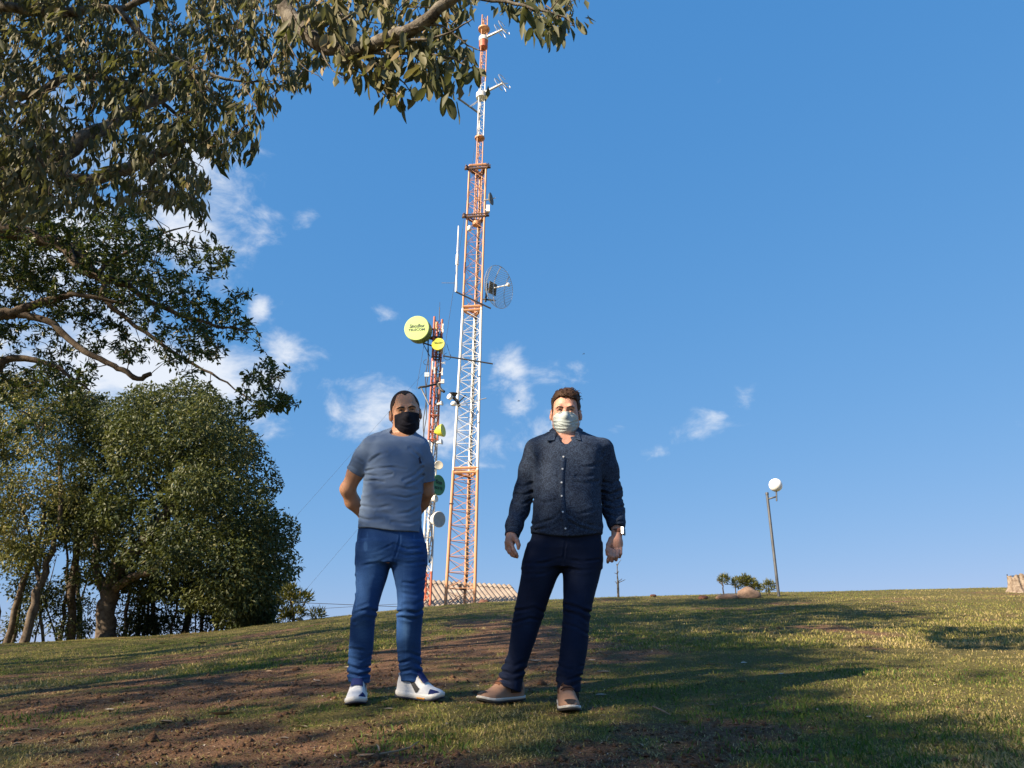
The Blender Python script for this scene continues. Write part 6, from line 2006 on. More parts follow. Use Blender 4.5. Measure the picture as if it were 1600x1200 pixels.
# right hand (viewer's left), relaxed, thumb towards us
v.ell(pr(797, 843.5, -.045), (.026, .036, .044), .012)
v.caps([pr(800.5, 832, -.04), pr(797.5, 846, -.045)], [.028, .027], .012)
for pts, r_ in ((((799.5, 850, -.075), (803, 859.5, -.085), (806.5, 865, -.085), (808.5, 869, -.078)), .0102), (((796, 851, -.052), (799, 862, -.060), (804, 868, -.060), (808, 870.5, -.052)), .0104), (((793, 850, -.030), (795, 861, -.034), (800, 867.5, -.034), (804.5, 870, -.028)), .0098), (((790.5, 847, -.010), (791.5, 857, -.010), (795.5, 863.5, -.010), (800, 866.5, -.006)), .0086)):
    v.caps([pr(*p) for p in pts], [r_ * 1.08, r_, r_ * .93, r_ * .78], .005)
v.caps([pr(803, 838, -.070), pr(808, 845.5, -.088), pr(810.3, 851.5, -.092), pr(810, 857, -.090)], [.0155, .0128, .0110, .0085], .008)
# left hand (viewer's right), loosely closed
v.ell(pr(962.5, 849, -.055), (.040, .024, .046), .012)
v.caps([pr(964, 832, -.04), pr(963, 844, -.05)], [.030, .030], .012)
for pts, r_ in ((((954.5, 859, -.075), (952.5, 868, -.088), (950.2, 875, -.074), (949.6, 878.5, -.052)), .0105), (((960, 861, -.078), (958.3, 870, -.092), (956, 876, -.074), (956, 876.5, -.050)), .0108), (((965.5, 860, -.074), (964.3, 869, -.086), (962.4, 874.5, -.068), (962, 874.5, -.045)), .0102), (((970, 857, -.064), (969.8, 865, -.074), (968, 870, -.058), (967, 869.5, -.036)), .0090)):
    v.caps([pr(*p) for p in pts], [r_ * 1.08, r_, r_ * .93, r_ * .8], .0045)
v.caps([pr(955, 842, -.060), pr(950.8, 851, -.074), pr(949.0, 860, -.078), pr(948.6, 866.5, -.072)], [.0150, .0125, .0108, .0085], .008)
v.displace(lambda X, Y, Z: .0007 * (fbm(X * 60, Y * 60, Z * 60, 2, 14) - .5) * 2, .02)
bodyR = v.build('body', SKR, man2)

# shirt with a small all-over print
m, nt, b = mat_new('printed_shirt_cloth')
co = coord(nt)
na = noise_node(nt, 74, 3, .55, 2.2, co); nb_ = noise_node(nt, 120, 2, .5, 1.4, co); nc_ = noise_node(nt, 900, 2, .5, 0, co); nl = noise_node(nt, 5, 4, .6, 0, co)
pm = nmath(nt, 'MAXIMUM', ramp(nt, na, [(.50, (0, 0, 0)), (.56, (1, 1, 1)), (.63, (1, 1, 1)), (.68, (0, 0, 0))]), nmath(nt, 'MULTIPLY', ramp(nt, nb_, [(.58, (0, 0, 0)), (.64, (1, 1, 1))]), .8))
cb = mixc(nt, nmath(nt, 'MULTIPLY', pm, .75), (.010, .016, .034), (.055, .088, .150))
nt.links.new(mixc(nt, nmath(nt, 'MULTIPLY', nc_, .35), cb, (.03, .04, .06)), b.inputs['Base Color'])
b.inputs['Roughness'].default_value = .8; b.inputs['Specular IOR Level'].default_value = .2
bump(nt, b, nc_, .15, .002)
PRT = m
v = Vol((-.16, 4.12, .52), (.76, 4.64, 1.46), .005)
v.loft(rows_px(torso, YR), .02, 2.25)
v.caps([pr(839, 703, .02), pr(828, 735, .035), pr(819.5, 767, .05), pr(811.5, 797, .045), pr(804, 820, -.01), pr(800, 838, -.04)], [.074, .064, .056, .054, .046, .040], .03)
v.caps([pr(940, 703, .02), pr(948, 735, .035), pr(954, 768, .05), pr(959.5, 800, .03), pr(963, 816, -.01), pr(964.5, 828, -.04)], [.074, .068, .062, .058, .046, .039], .03)
v.caps([pr(850, 693, .03), pr(885, 680, .035), pr(922, 693, .03)], [.052, .056, .052], .03)
cr = [([(938, 722), (926, 728), (908, 730)], 2.0, .004), ([(936, 738), (920, 744), (900, 744)], 2.2, .004), ([(934, 752), (916, 756), (896, 754)], 2.2, .003),
      ([(876, 800), (862, 812), (842, 818), (831, 820)], 2.2, .005), ([(876, 814), (858, 824), (838, 828)], 2.0, .004), ([(884, 800), (900, 812), (922, 820), (938, 822)], 2.2, .005), ([(886, 812), (906, 824), (930, 830)], 2.0, .004), ([(879, 806), (882, 820), (886, 838)], 1.6, .006), ([(878, 730), (876.5, 760), (877.5, 800)], .9, .0025),
      ([(936, 792), (918, 800), (900, 804)], 2.2, .003), ([(834, 780), (850, 786), (868, 782)], 2.4, .003), ([(840, 740), (856, 748), (870, 746)], 2.4, .0025),
      ([(806, 772), (818, 774), (832, 768)], 2.0, .005), ([(803, 784), (816, 788), (828, 782)], 1.8, .004), ([(808, 760), (820, 760), (832, 754)], 2.0, .004), ([(798, 806), (808, 808), (820, 804)], 1.8, .003), ([(792, 822), (812, 824)], 1.5, .003),
      ([(940, 768), (954, 772), (970, 766)], 2.0, .006), ([(941, 780), (956, 784), (973, 778)], 1.8, .005), ([(946, 792), (958, 796), (975, 792)], 1.8, .005), ([(950, 804), (962, 808), (976, 803)], 1.8, .005), ([(953, 814), (964, 817), (975, 813)], 1.4, .004), ([(942, 752), (956, 756), (968, 750)], 2.0, .004), ([(826, 700), (836, 716)], 2.0, .003), ([(946, 700), (938, 716)], 2.0, .003)]
v.displace(folds(cr, .0030, None, 9, (.9, .9, 1.3), 13))
_a0 = pr(800, 838, -.04) - pr(804, 820, -.01); _a0 /= np.linalg.norm(_a0); _q0 = pr(799.8, 836.5, -.04)
_a1 = pr(964.5, 828, -.04) - pr(963, 816, -.01); _a1 /= np.linalg.norm(_a1); _q1 = pr(964.5, 824.5, -.035)
xl_, xr_ = P(829, 830, YR).x, P(943, 830, YR).x
def keepg(X, Y, Z):
    px, _ = to_px(X, Y, Z)
    zc = P(888, 840.5, YR - .1).z
    a = Z - (zc + .036 * np.clip(np.abs(px - 888) / 57, 0, 1.05) ** 2.2)
    e0 = _a0[0] * (X - _q0[0]) + _a0[1] * (Y - _q0[1]) + _a0[2] * (Z - _q0[2])
    e1 = _a1[0] * (X - _q1[0]) + _a1[1] * (Y - _q1[1]) + _a1[2] * (Z - _q1[2])
    left = X < xl_ - .012; right = X > xr_ + .012
    return np.where(left, np.minimum(-e0, 1), np.where(right, np.minimum(-e1, 1), a))
v.clip(keepg)
nk0, nk1 = pr(884.5, 696, -.03), pr(885, 664, .02)
def neck_hole2(X, Y, Z):
    d = nk1 - nk0; L = float(d @ d)
    t = np.clip(((X - nk0[0]) * d[0] + (Y - nk0[1]) * d[1] + (Z - nk0[2]) * d[2]) / L, 0, 1.5)
    return np.sqrt((X - nk0[0] - d[0] * t) ** 2 + (Y - nk0[1] - d[1] * t) ** 2 + (Z - nk0[2] - d[2] * t) ** 2) - (.018 + .066 * np.clip(t * 1.7, 0, 1))
v.add(neck_hole2, np.minimum(nk0, nk1) - .1, np.maximum(nk0, nk1) + .1, .006, 's')
v.ell(pr(884.5, 675, -.035), (.076, .125, .050), .006, None, 's'); v.ell(pr(884, 687, -.10), (.034, .07, .034), .006, None, 's')
shirt2 = v.build('shirt', PRT, man2)
# collar: a stand that runs round the neck with two turned-down points
NAVY = cloth_mat('navy_collar_cloth', (.010, .014, .028), (.016, .022, .042), 900)
def flap(side):
    x = lambda v_: 884.5 + side * (v_ - 884.5) * 1.0 if False else v_
    # outer tip, inner bottom, neck front top, neck side top, shoulder side
    O = ([(854.5, 688.5), (866, 687.5), (869, 676), (864, 668), (858.5, 672)] if side < 0 else [(907.5, 688), (899.5, 686), (899, 675), (904.5, 667), (911, 671.5)])
    dy = (-.128, -.118, -.078, -.010, .012)
    pts = [Vector(P(px_, py_, YR + d_)) for (px_, py_), d_ in zip(O, dy)]
    bk = [q + Vector((0, .007, -.001)) for q in pts]
    mb = MB()
    cen = sum(pts, Vector()) / 5 + Vector((0, -.008, 0)); cb_ = sum(bk, Vector()) / 5
    vs = pts + bk + [cen, cb_]
    fs = []
    for i in range(5):
        j = (i + 1) % 5
        fs += [(i, j, 10), (5 + j, 5 + i, 11), (i, 5 + i, 5 + j, j)]
    mb.add(vs, fs)
    return mb
ring = []
for t in np.linspace(R(-40), R(220), 22):
    ring.append(P(884.5 + 20.5 * math.cos(t), 671 - 2.5 * math.sin(t) + 2, YR + .022 + .072 * math.sin(t)))
mb = MB(); mb.tube(ring, [.010] * len(ring), 8); mb.build('collar_band', NAVY, man2, True)
for s in (-1, 1):
    flap(s).build('collar', PRT, man2, False)
    mb = MB()
    c0 = pr(885, 690, -.10)
    pts = [P(884.5, 697, YR - .112), P(884.5 + s * 9, 689.5, YR - .098), P(884.5 + s * 17, 681, YR - .070), P(884.5 + s * 20, 674, YR - .03)]
    mb.tube(pts, [.004, .0055, .006, .006], 6); mb.build('neckband', NAVY, man2, True)
BTN = simple('pale_button', (.62, .64, .66), .3, 0, .1)
dgt = None
shirt_me = shirt2.data
sv = np.empty(len(shirt_me.vertices) * 3, np.float32); shirt_me.vertices.foreach_get('co', sv); sv = sv.reshape(-1, 3)
spx, spy = to_px(sv[:, 0], sv[:, 1], sv[:, 2])
def on_shirt(px, py):
    d = np.hypot(spx - px, spy - py) + np.where(sv[:, 1] > YR, 1e3, 0)
    i = int(np.argmin(d)); return Vector(P(px, py, float(sv[i, 1]) - .002))
pc = [on_shirt(x, y) for (x, y) in ((883.5, 699), (880, 716), (878.6, 735), (877.4, 755), (877.6, 777), (880, 802), (884, 822), (887, 838))]
vs, fs = [], []
for i, p in enumerate(pc):
    vs += [p + Vector((-.016, .001, 0)), p + Vector((-.0155, -.003, 0)), p + Vector((.0155, -.003, 0)), p + Vector((.016, .002, 0))]
for i in range(len(pc) - 1):
    for j in range(3): fs.append((i * 4 + j, i * 4 + j + 1, i * 4 + j + 5, i * 4 + j + 4))
mb = MB(); mb.add(vs, fs); mb.build('placket', PRT, shirt2, True)
for (x, y) in ((882.8, 697), (880.3, 714), (879, 733), (877.6, 754), (877.6, 775), (879.3, 800), (883.5, 826)):
    q = on_shirt(x, y) + Vector((0, -.0045, 0))
    mb = MB(); mb.lathe([(.0052, -.001), (.0055, .0008), (.0042, .0018), (.0025, .0012)], q, (0, -1, .1), 12); mb.build('button', BTN, shirt2, True)
# turned cuffs
for (a, b_, r_) in ((pr(802, 829, -.025), pr(799.8, 837.2, -.04), .0415), (pr(963.9, 818.5, -.02), pr(964.6, 825.2, -.037), .0405)):
    d = Vector(b_) - Vector(a); mb = MB(); mb.lathe([(r_ * .96, 0), (r_ * 1.02, .004), (r_ * 1.0, d.length), (r_ * .93, d.length + .001), (r_ * .85, d.length - .004)], a, d, 24, False, False); mb.build('cuff', PRT, shirt2, True)
# wristwatch
w = empty('wristwatch', pr(965, 831, -.04)); w.parent = man2; w.matrix_parent_inverse = world_matrix(man2).inverted()
wa = Vector(pr(965, 836, -.045)) - Vector(pr(964.5, 826, -.036)); wa.normalize(); wc = Vector(pr(964.8, 831.5, -.041))
mb = MB(); mb.lathe([(.0305, -.010), (.0325, -.0095), (.0325, .0095), (.0305, .010)], wc, wa, 28, False, False); mb.build('strap', simple('brown_leather_strap', (.14, .05, .025), .6, 0, .3, 60), w, True)
od = Vector((.86, -.50, .05)); od = (od - wa * od.dot(wa)).normalized(); ws = wa.cross(od)
Mw = Matrix((ws, wa, od)).transposed()
mb = MB(); mb.box(wc + od * .0355, (.034, .040, .010), Mw); mb.box(wc + od * .0405, (.028, .034, .003), Mw); o = mb.build('case', simple('steel_case', (.40, .41, .43), .35, .7, .05), w)
mb = MB(); mb.box(wc + od * .0425, (.024, .030, .0015), Mw); mb.build('dial', simple('pale_dial', (.16, .20, .25), .5, 0, .05), w)

# dark jeans
JR = jeans_mat('navy_denim', (.0035, .0065, .020), (.0060, .0115, .034), (.018, .032, .075))
v = Vol((-.16, 4.12, -.24), (.70, 4.76, .80), .005)
v.loft(rows_px(pelvis, YR), .03, 2.3); v.loft(rows_px(legA, YR), .02, 2.15); v.loft(rows_px(legB, YR), .02, 2.15)
cr = [([(884, 845), (881, 866), (877, 890)], 1.5, .004), ([(876, 872), (850, 880), (822, 880)], 2.0, .004), ([(874, 886), (850, 896), (818, 898)], 2.2, .004), ([(880, 872), (906, 878), (936, 874)], 2.0, .003), ([(880, 888), (906, 892), (934, 888)], 2.0, .003),
      ([(852, 958), (835, 950), (806, 955)], 2.4, .005), ([(848, 970), (828, 966), (802, 974)], 2.2, .004), ([(922, 958), (905, 950), (884, 944)], 2.4, .006), ([(920, 972), (905, 962), (884, 956)], 2.2, .004), ([(918, 990), (900, 980), (882, 975)], 2.2, .003),
      ([(782, 1048), (800, 1054), (822, 1046)], 2.2, .007), ([(780, 1060), (798, 1066), (818, 1060)], 2.0, .006), ([(788, 1036), (804, 1040), (822, 1032)], 2.2, .004), ([(870, 1056), (888, 1062), (908, 1056)], 2.2, .007), ([(870, 1068), (888, 1074), (908, 1066)], 2.0, .005), ([(872, 1040), (890, 1046), (910, 1040)], 2.2, .004)]
v.displace(folds(cr, .0034, None, 8, (1, 1, .9), 25))
zA, zA2, zB = P(778, 1070, YR + kC * .17).z, P(814, 1081, YR + kC * .17).z, P(890, 1080, YR + dD).z
xA, xA2 = P(778, 1070, YR + kC * .17).x, P(814, 1081, YR + kC * .17).x
def keepj(X, Y, Z):
    return np.where(X < .13, Z - (zA + (zA2 - zA) * np.clip((X - xA) / (xA2 - xA), -.2, 1.2)) + .003 * np.sin(X * 50), Z - zB + .003 * np.sin(X * 60))
v.clip(keepj)
v.build('jeans', JR, man2, {'fade': fade_of([(850, 900, 18, 30, .5), (908, 900, 18, 40, .35), (826, 975, 14, 22, .5), (900, 975, 14, 25, .4), (780, 1066, 3, 8, .6), (806, 1070, 3, 9, .7)], .22)})

# hair: brown, brushed across
HAIRR = None
m, nt, b = mat_new('brown_hair')
co = coord(nt)
mp_ = nt.nodes.new('ShaderNodeMapping'); mp_.inputs['Scale'].default_value = (30, 60, 140); mp_.inputs['Rotation'].default_value = (0, R(25), 0); nt.links.new(co, mp_.inputs['Vector'])
f = noise_node(nt, 2.4, 4, .65, .6, mp_.outputs['Vector'])
nt.links.new(ramp(nt, f, [(.30, (.018, .010, .0065)), (.55, (.060, .033, .020)), (.8, (.14, .085, .052))]), b.inputs['Base Color'])
b.inputs['Roughness'].default_value = .62; b.inputs['Specular IOR Level'].default_value = .15
bump(nt, b, f, .7, .006)
HAIRR = m
def hlR(x, f, z):
    ax_ = np.abs(x)
    fr = z - (.080 - .012 * sstep(0, .05, x) + .004 * np.sin(x * 120))           # fringe line, lower on the viewer's right
    side = np.minimum(ax_ - .058, .052 - f) + np.clip(z - .055, 0, .04) * 1.0
    sideb = np.minimum(side, z + .020 + np.clip(.02 - f, 0, .06) * .9)
    back = np.minimum(z + .085, .0 - f + .02)
    return np.maximum(np.maximum(fr, sideb), back)
def thR(x, f, z):
    top = sstep(.04, .11, z)
    return .0045 + .012 * top + .006 * top * sstep(-.05, .06, x) - .003 * sstep(.03, .0, z) + .004 * top * sstep(.02, .08, f)
hairR = hair(head2, 'hair', HAIRR, man2, hlR, thR, lambda x, f, z: .0022 * (fbm(x * 55 + z * 40, f * 38, z * 120 - x * 50, 3, 17) - .5) * 2 + .002 * np.sin(90 * (z + x * .6) + 4 * f))
hv = np.empty(len(hairR.data.vertices) * 3, np.float32); hairR.data.vertices.foreach_get('co', hv); hv = hv.reshape(-1, 3)
hx_, hf_, hz_ = head2.loc(hv[:, 0], hv[:, 1], hv[:, 2])
hi = np.where((hz_ > .055) & (hf_ > -.06))[0]; hi = rng.choice(hi, 150)
mb = MB()
for i in hi:
    q = Vector(hv[i]); out = (q - Vector(head2.wp(0, -.01, .02))).normalized()
    d_ = Vector((.55 + rng.normal(0, .35), -.35 + rng.normal(0, .3), .35 + rng.normal(0, .25))); d_ = (d_ - out * d_.dot(out) * .85).normalized()
    L_ = rng.uniform(.016, .030)
    mb.tube([q - out * .003, q + d_ * L_ * .5 + out * .004, q + d_ * L_ - out * .004 + out * rng.normal(.001, .002)], [.0018, .0015, .0004], 4)
mb.build('hair_strand', HAIRR, hairR, True)
brows_eyes(head2, man2, simple('brown_brow', (.035, .020, .013), .9, 0, .3, 200), .0042, bodyR.data)
# surgical mask with pleats
m, nt, b = mat_new('surgical_mask_cloth')
co = coord(nt); f = noise_node(nt, 400, 3, .5, 0, co)
nt.links.new(mixc(nt, f, (.38, .435, .43), (.46, .515, .505)), b.inputs['Base Color']); b.inputs['Roughness'].default_value = .9
bump(nt, b, f, .1, .001)
MKW = m
pleats = folds([([(864, 660), (876, 660), (889, 662), (903, 658)], 1.1, .004), ([(865, 666), (878, 667), (890, 667), (902, 664)], 1.1, .0035), ([(868, 671), (880, 672), (892, 671), (901, 668)], 1.1, .003), ([(866, 654), (884, 655), (902, 653)], 1.0, .0015), ([(872, 662), (880, 665), (884, 670)], 1.0, .003), ([(898, 662), (891, 666), (886, 671)], 1.0, .002)], .001, None, 26, (1, 1, 1), 19)
mk2 = mask(head2, MKW, man2, lambda a: -.0115 - .10 * a - .6 * np.clip(a - .045, 0, 1), lambda a: -.140 + .55 * np.clip(a - .018, 0, 1), lambda z: .068 - .30 * np.clip(-.075 - z, 0, 1) - .25 * np.clip(z + .035, 0, 1), pleats, 1.06)
mb = MB(); mb.tube([head2.wp(x, f, z) for (x, f, z) in ((-.040, .100, -.0165), (-.02, .112, -.0145), (0, .1185, -.0135), (.02, .112, -.0145), (.040, .100, -.0165))], .0022, 6); mb.build('nose_wire', MKW, mk2, True)
for s in (-1, 1):
    for z0, z1 in ((-.020, .014), (-.105, -.035)):
        mb = MB(); mb.tube([head2.wp(s * .070, .030, z0), head2.wp(s * .078, .014, z0 * .6 + z1 * .4), head2.wp(s * .086, -.006, z1), head2.wp(s * .094, -.022, z1 - .004)], .0018, 6); mb.build('ear_loop', MKW, mk2, True)

# brown casual shoes
LTB = cloth_mat('tan_nubuck', (.29, .165, .105), (.38, .225, .15), 500, .75, .2, 30)
LTD = cloth_mat('dark_brown_leather', (.13, .058, .032), (.18, .08, .046), 500, .6, .15, 30)
LC_ = simple('brown_lace', (.055, .022, .014), .8, 0, .3, 60)
SDK = simple('dark_sole', (.02, .016, .014), .7, 0, .2)
SOW = simple('offwhite_sole', (.52, .50, .45), .55, 0, .15, 20)
def casual(toe, heel, L=.295, wd=1.14):
    sh = empty('shoe', toe); sh.parent = man2; sh.matrix_parent_inverse = world_matrix(man2).inverted()
    S = Shoe(toe, heel, L, wd, 1.06)
    hp = math.pi / 2
    S.upper(LTB, sh); S.sole(SDK, sh, 0, .010, 'outsole'); S.sole(SOW, sh, .0095, .025, 'midsole')
    mb = MB(); mb.add(*S.patch(.22, .62, hp - .50, hp + .50, .002, 14, 8)); mb.build('tongue', LTD, sh, True)
    for t0, t1 in ((.25, hp - .72), (math.pi - .25, hp + .72)):
        mb = MB(); mb.add(*S.patch(.10, .42, t0, t1, .0022, 10, 6)); mb.build('side_panel', LTD, sh, True)
    for x in (.34, .40, .46, .52, .58):
        S.lace(x, LC_, sh, .70, .0040)
    mb = MB(); mb.add(*S.patch(.88, 1.0, hp - .55, hp + .55, .003, 8, 8)); mb.build('toe_bumper', SDK, sh, True)
    mb = MB(); mb.tube([S.S(x, t, .001) for x, t in ((.34, .95), (.22, 1.05), (.10, 1.1), (.03, 1.35), (.02, hp), (.03, math.pi - 1.35), (.10, math.pi - 1.1), (.22, math.pi - 1.05), (.34, math.pi - .95))], .008, 8); mb.build('heel_collar', LTD, sh, True)
    return sh
casual(_t, _h)
casual(t_, t_ + Vector((-.015, .30, 0)))
for (pa, pb) in ((pr(800, 1060, kC * .17), pr(801, 1082, kC * .17)), (pr(890, 1065, dD), pr(891, 1095, dD))):
    mb = MB(); mb.tube([pa, pb], [.050, .046], 14); mb.build('sock', SDK, man2, True)
# ================================================================== boulders, stump, fallen leaves, twig, birds
m, nt, b = mat_new('sandstone')
co = coord(nt)
f1 = noise_node(nt, 3, 6, .65, .5, co); f2 = noise_node(nt, 25, 5, .7, 0, co)
nt.links.new(mixc(nt, f2, ramp(nt, f1, [(.3, (.17, .10, .065)), (.7, (.38, .27, .19))]), (.26, .17, .115)), b.inputs['Base Color']); b.inputs['Roughness'].default_value = .95
bump(nt, b, nmath(nt, 'ADD', f1, f2), .6, .03)
SAND = m
Yb = 19.6
c = P(1162, 922, Yb); zb = gz(c.x, Yb)
rock('boulder', (c.x + .10, Yb, zb + .06), (.27, .24, .19), 3, SAND, 'sandstone boulder, high rounded lobe at the right in front of the shrubs', 'boulder')
c2 = P(1140, 926, Yb); rock('boulder', (c2.x, Yb + .1, gz(c2.x, Yb) + .03), (.32, .2, .12), 9, SAND, 'low flat sandstone boulder on the left of the rounded one', 'boulder')
c3 = hit(1098, 936); rock('rock', (c3.x, c3.y, c3.z + .02), (.12, .10, .07), 15, simple('brown_rock', (.14, .062, .04), .95, 0, .4, 8, .5, 30), 'small brown rock alone on the grass left of the boulders', 'rock')
c4 = P(1020, 930, 23.0); rock('rock', (c4.x, 23.0, gz(c4.x, 23.) + .03), (.09, .08, .055), 21, bpy.data.materials['brown_rock'], 'tiny dark rock on the ridge right of the bare sapling', 'rock')
c5 = P(755, 941, 27.5); rock('earth_mound', (c5.x, 27.5, gz(c5.x, 27.5) - .02), (.20, .18, .17), 27, bpy.data.materials['brown_rock'], 'small dark earth mound beside the right leg of the tall tower', 'mound')
c6 = P(468, 969, 23.5); rock('rock', (c6.x, 23.5, gz(c6.x, 23.5) + .03), (.12, .1, .06), 33, simple('whitewashed_stone', (.5, .49, .47), .9, 0, .1, 4), 'whitewashed stone under the pad-pruned needle shrub', 'rock')
# stump and slab at the right edge
Ys = 19.5
c = P(1591, 917, Ys); z0 = gz(c.x, Ys)
stp = empty('tree_stump', (c.x, Ys, z0), 'weathered tree stump cut off at the right edge of the photograph', 'tree stump')
mb = MB(); n = 56; vs = []
for i, (h_, r_) in enumerate(((-.1, .30), (0, .26), (.10, .21), (.25, .18), (.40, .17))):
    for k in range(n):
        a = 2 * math.pi * k / n
        rr = r_ * (1 + .13 * math.sin(5 * a + .6) + .08 * math.sin(9 * a) + .05 * math.sin(13 * a + h_ * 9)) * (1 + (.16 * max(0, math.sin(3 * a)) if i < 2 else 0))
        vs.append((c.x + rr * math.cos(a), Ys + rr * math.sin(a), z0 + h_ + (.03 * math.sin(3 * a) + .02 * math.sin(8 * a) if i == 4 else 0)))
fs = [(i * n + k, i * n + (k + 1) % n, (i + 1) * n + (k + 1) % n, (i + 1) * n + k) for i in range(4) for k in range(n)]
mb.add(vs, fs); mb.build('bark_shell', simple('weathered_wood', (.31, .26, .205), .95, 0, .5, 14, 1, 40, .1, (.08, .05, .035)), stp, True)
mb = MB(); mb.add([(c.x + .155 * math.cos(2 * math.pi * k / n), Ys + .155 * math.sin(2 * math.pi * k / n), z0 + .395) for k in range(n)], [tuple(range(n))]); mb.build('cut_face', simple('grey_cut_wood', (.48, .42, .34), .9, 0, .3, 12), stp)
c7 = hit(1590, 925); rock('stone_slab', (c7.x + .1, c7.y, c7.z + .02), (.34, .18, .07), 41, simple('pale_slab', (.50, .41, .30), .95, 0, .3, 8, .4, 30), 'pale flat stone slab on the grass below the stump', 'slab')

# fallen leaves: curled dry blades lying on the ground
def dry_leaf(name, p, L, wd, az, curl, mat, twist=0, label=None):
    f = Vector((math.cos(az), math.sin(az), 0)); s = Vector((-math.sin(az), math.cos(az), 0)); up = Vector((0, 0, 1))
    xs = (0, .12, .3, .5, .7, .88, 1.0); ws = (.03, .28, .46, .5, .42, .22, .01)
    vs = []
    for x, w in zip(xs, ws):
        zc = curl * L * (2 * x - 1) ** 2 * (1 if x > .5 else .6) + .004
        for k in (-1, 0, 1):
            q = p + f * (x - .5) * L + s * (k * w * wd * (1 - .25 * abs(twist))) + up * (zc + abs(k) * w * wd * (.55 + twist * k))
            q.z = max(q.z, gz(q.x, q.y) + .003)
            vs.append(q)
    fs = [(i * 3 + j, i * 3 + j + 1, i * 3 + j + 4, i * 3 + j + 3) for i in range(6) for j in range(2)]
    me = mesh_np(name, vs, fs); me.materials.append(mat)
    o = link(name, me)
    tag(o, label, 'leaf', 'dry leaves fallen on the grass')
    return o
DL = [simple('dry_leaf_grey', (.30, .25, .195), .8, 0, .3, 40), simple('dry_leaf_tan', (.34, .225, .13), .75, 0, .3, 40), simple('dry_leaf_brown', (.16, .085, .045), .8, 0, .3, 40), simple('dry_leaf_pale', (.44, .385, .315), .8, 0, .2, 40)]
spots = [(230, 1096, 24, 3), (346, 1120, 34, 1), (258, 1130, 26, 1), (170, 1111, 18, 3), (315, 1006, 16, 0), (255, 1006, 14, 1), (545, 1045, 20, 0), (470, 1138, 22, 3), (443, 1156, 15, 3), (708, 1157, 16, 0), (466, 1038, 12, 0), (496, 1065, 10, 0), (835, 1035, 24, 3), (850, 1035, 12, 1), (832, 1024, 14, 0),
         (942, 1052, 20, 3), (925, 1033, 12, 0), (940, 1088, 18, 0), (1083, 1014, 14, 3), (1111, 1040, 14, 3), (1163, 1037, 12, 3), (1221, 1054, 8, 3), (1068, 1130, 18, 0), (1110, 1104, 14, 0), (1246, 1115, 12, 1), (568, 1184, 14, 0), (570, 1152, 12, 0), (578, 1121, 16, 0), (606, 1110, 14, 0), (595, 1100, 12, 1), (980, 1004, 12, 3), (972, 1003, 16, 1),
         (1030, 995, 10, 3), (602, 986, 9, 3), (628, 1000, 6, 3), (995, 1181, 12, 0), (994, 1171, 8, 3), (1270, 1194, 10, 0), (1358, 1123, 12, 0), (1432, 1131, 5, 3), (200, 1193, 14, 3), (55, 1142, 16, 0), (150, 1030, 10, 0), (760, 1090, 8, 0), (1160, 1067, 12, 1), (1048, 1063, 8, 3), (1400, 1100, 10, 0), (340, 1045, 9, 2), (200, 1082, 9, 2), (575, 1120, 10, 2), (880, 1148, 9, 2), (690, 1150, 9, 2), (110, 1105, 12, 0), (420, 1050, 10, 1)]
MARKS = [(555, 1098, "the left man's left-hand shoe"), (655, 1090, "the left man's swoosh-marked shoe"), (780, 1095, "the right man's sideways shoe"), (893, 1108, "the right man's forward-pointing shoe"), (605, 1182, 'the curved twig'), (1034, 1114, 'the short straight twig'),
         (10, 1190, 'the bottom left corner'), (1590, 1190, 'the bottom right corner'), (965, 930, 'the bare sapling'), (165, 1000, "the round tree's trunk"), (1590, 930, 'the stone slab'), (320, 1120, 'the large curled leaf on bare earth'), (1250, 1060, 'the shaded right slope'), (1200, 925, 'the lamp post')]
def place_words(px, py):
    d = [math.hypot(px - x, (py - y) * 1.8) for (x, y, _) in MARKS]
    i = int(np.argmin(d)); x, y, w_ = MARKS[i]
    if abs(px - x) > abs(py - y) * 2.2: r_ = 'left of' if px < x else 'right of'
    else: r_ = 'in front of' if py > y else 'behind'
    return r_ + ' ' + w_, d[i]
_groups = {}
for _i, (px, py, w, k) in enumerate(spots):
    ph, dd = place_words(px, py); _groups.setdefault((k, ph), []).append((dd, _i))
LEAFLAB = {}
for (k, ph), L_ in _groups.items():
    L_.sort()
    kind = ('greyish', 'tan', 'brown', 'pale')[k]
    for r_, (dd, _i) in enumerate(L_):
        o_ = '' if len(L_) == 1 else ('nearer ', 'farther ')[r_] if len(L_) == 2 else ('nearest ', 'second nearest ', 'third nearest ', 'fourth nearest ', 'fifth nearest ', 'sixth nearest ', 'seventh nearest ')[r_]
        LEAFLAB[_i] = o_ + kind + ' dry leaf ' + ph
for i, (px, py, w, k) in enumerate(spots):
    p = hit(px, py)
    L = max(w / ppm(p) * 1.1, .03)
    lab = ('big grey-white curled dry leaf left of centre on the dark earth' if i == 0 else 'long tan curled dry leaf on the bare earth left of the left man' if i == 1 else LEAFLAB[i])
    dry_leaf('fallen_leaf', p, L, L * .34, rng.uniform(-.7, .7) + (math.pi if rng.random() < .5 else 0), rng.uniform(.02, .16), DL[k], rng.uniform(-.3, .5), lab)
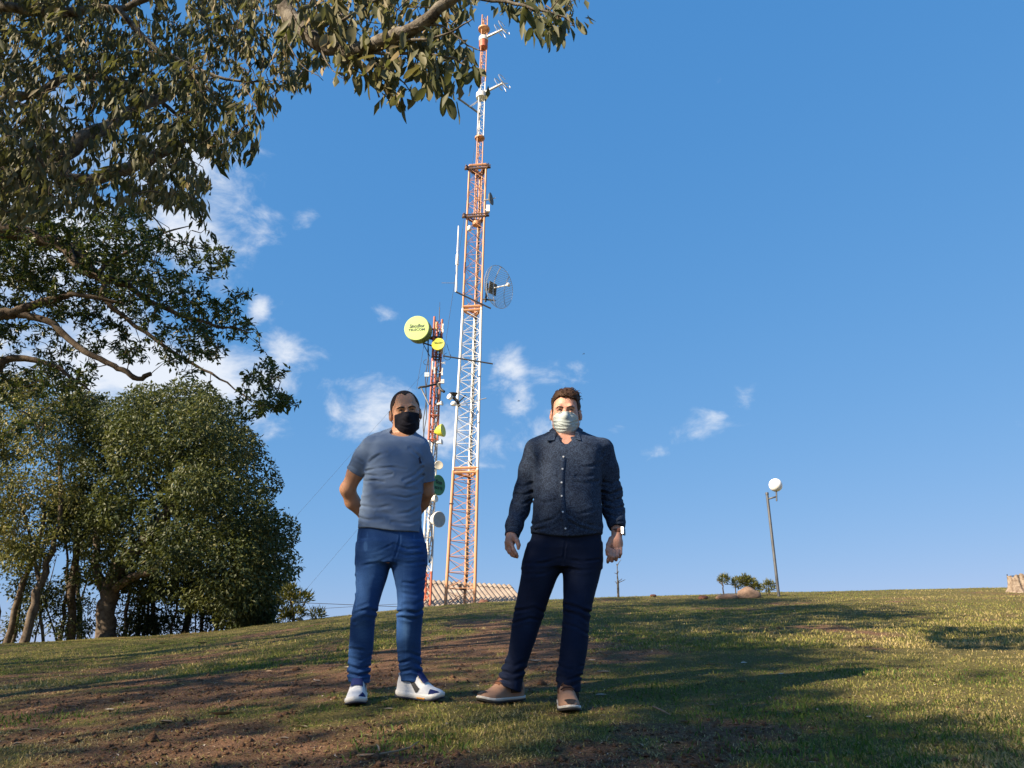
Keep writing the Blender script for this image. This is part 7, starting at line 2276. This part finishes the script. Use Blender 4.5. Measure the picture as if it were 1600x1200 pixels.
# uncountable litter: crumbs of leaf and bark between the blades
n = 9500
X, Y = frame_points(n, 2.7, 16, 1.5)
keep = rng.random(n) < np.clip(.25 + soilness(X, Y), 0, 1); X, Y = X[keep], Y[keep]; n = len(X)
C = np.stack([X, Y, zg(X, Y) + .004], -1)
D = unitv(np.stack([rng.normal(0, 1, n), rng.normal(0, 1, n), rng.normal(.05, .22, n)], -1))
V, F = leaf_arrays(C, D, np.tile(np.array([0, 0, 1.]), (n, 1)), np.exp(rng.normal(-3.75, .5, n)), np.exp(rng.normal(-4.85, .45, n)), .3, .25)
me = mesh_np('leaf_litter', V, F, False); set_attr(me, 'tone', np.repeat(rng.random(n), 5))
m, nt, b = mat_new('litter'); nt.links.new(ramp(nt, attr(nt, 'tone'), [(0, (.05, .026, .015)), (.5, (.16, .09, .05)), (.85, (.30, .21, .13)), (1, (.46, .40, .33))]), b.inputs['Base Color']); b.inputs['Roughness'].default_value = .9
tag(link('leaf_litter', me, m), 'crumbs of dry leaf and bark strewn over the worn earth', 'leaf litter', kind='stuff')
# twig
tw = [hit(558, 1184), hit(590, 1184), hit(620, 1181), hit(640, 1177), hit(653, 1170)]
mb = MB(); mb.tube([p + Vector((0, 0, .007 + .004 * i)) for i, p in enumerate(tw)], [.0045, .0045, .004, .003, .002], 7)
tag(mb.build('fallen_twig', simple('dry_twig', (.27, .18, .11), .9, 0, .3, 30), None, True), 'thin pale curved twig lying on the ground at the bottom left of centre', 'twig')
tw = [hit(1020, 1108), hit(1034, 1114), hit(1048, 1122)]
mb = MB(); mb.tube([p + Vector((0, 0, .012)) for p in tw], [.004, .004, .003], 6)
tag(mb.build('fallen_twig', bpy.data.materials['dry_twig'], None, True), 'short straight dry twig right of the right man\'s shoes', 'twig')
# two birds far off
def bird(px, py, Y, span, ang, label):
    c = P(px, py, Y)
    t = empty('bird', c, label, 'bird', 'birds high in the sky')
    mb = MB(); a = Vector((math.cos(ang), .3, .1)).normalized()
    mb.tube([c - a * span * .35, c - a * span * .15, c + a * span * .05, c + a * span * .22, c + a * span * .30], [.005, span * .07, span * .085, span * .05, .004], 8); mb.build('body', MATD, t, True)
    for s in (-1, 1):
        w_ = a.cross(Vector((0, 0, 1))).normalized() * s
        mb = MB()
        p0, p1, p2 = c + a * span * .08, c + w_ * span * .28 + Vector((0, 0, span * .16)), c + w_ * span * .55 + Vector((0, 0, span * .05)) - a * span * .1
        top = [p0 + a * span * .08, p1 + a * span * .07, p2, p1 - a * span * .12, p0 - a * span * .12]
        mb.add(top + [q - Vector((0, 0, .012)) for q in top], [(0, 1, 3, 4), (1, 2, 3), (9, 8, 6, 5), (8, 7, 6), (0, 5, 6, 1), (1, 6, 7, 2), (2, 7, 8, 3), (3, 8, 9, 4)])
        mb.build('wing', MATD, t)
bird(810.5, 626.5, 60, .34, .3, 'tiny black bird left of the right man\'s head')
bird(912, 553, 70, .36, 1.0, 'tiny black bird high above the right man\'s head')
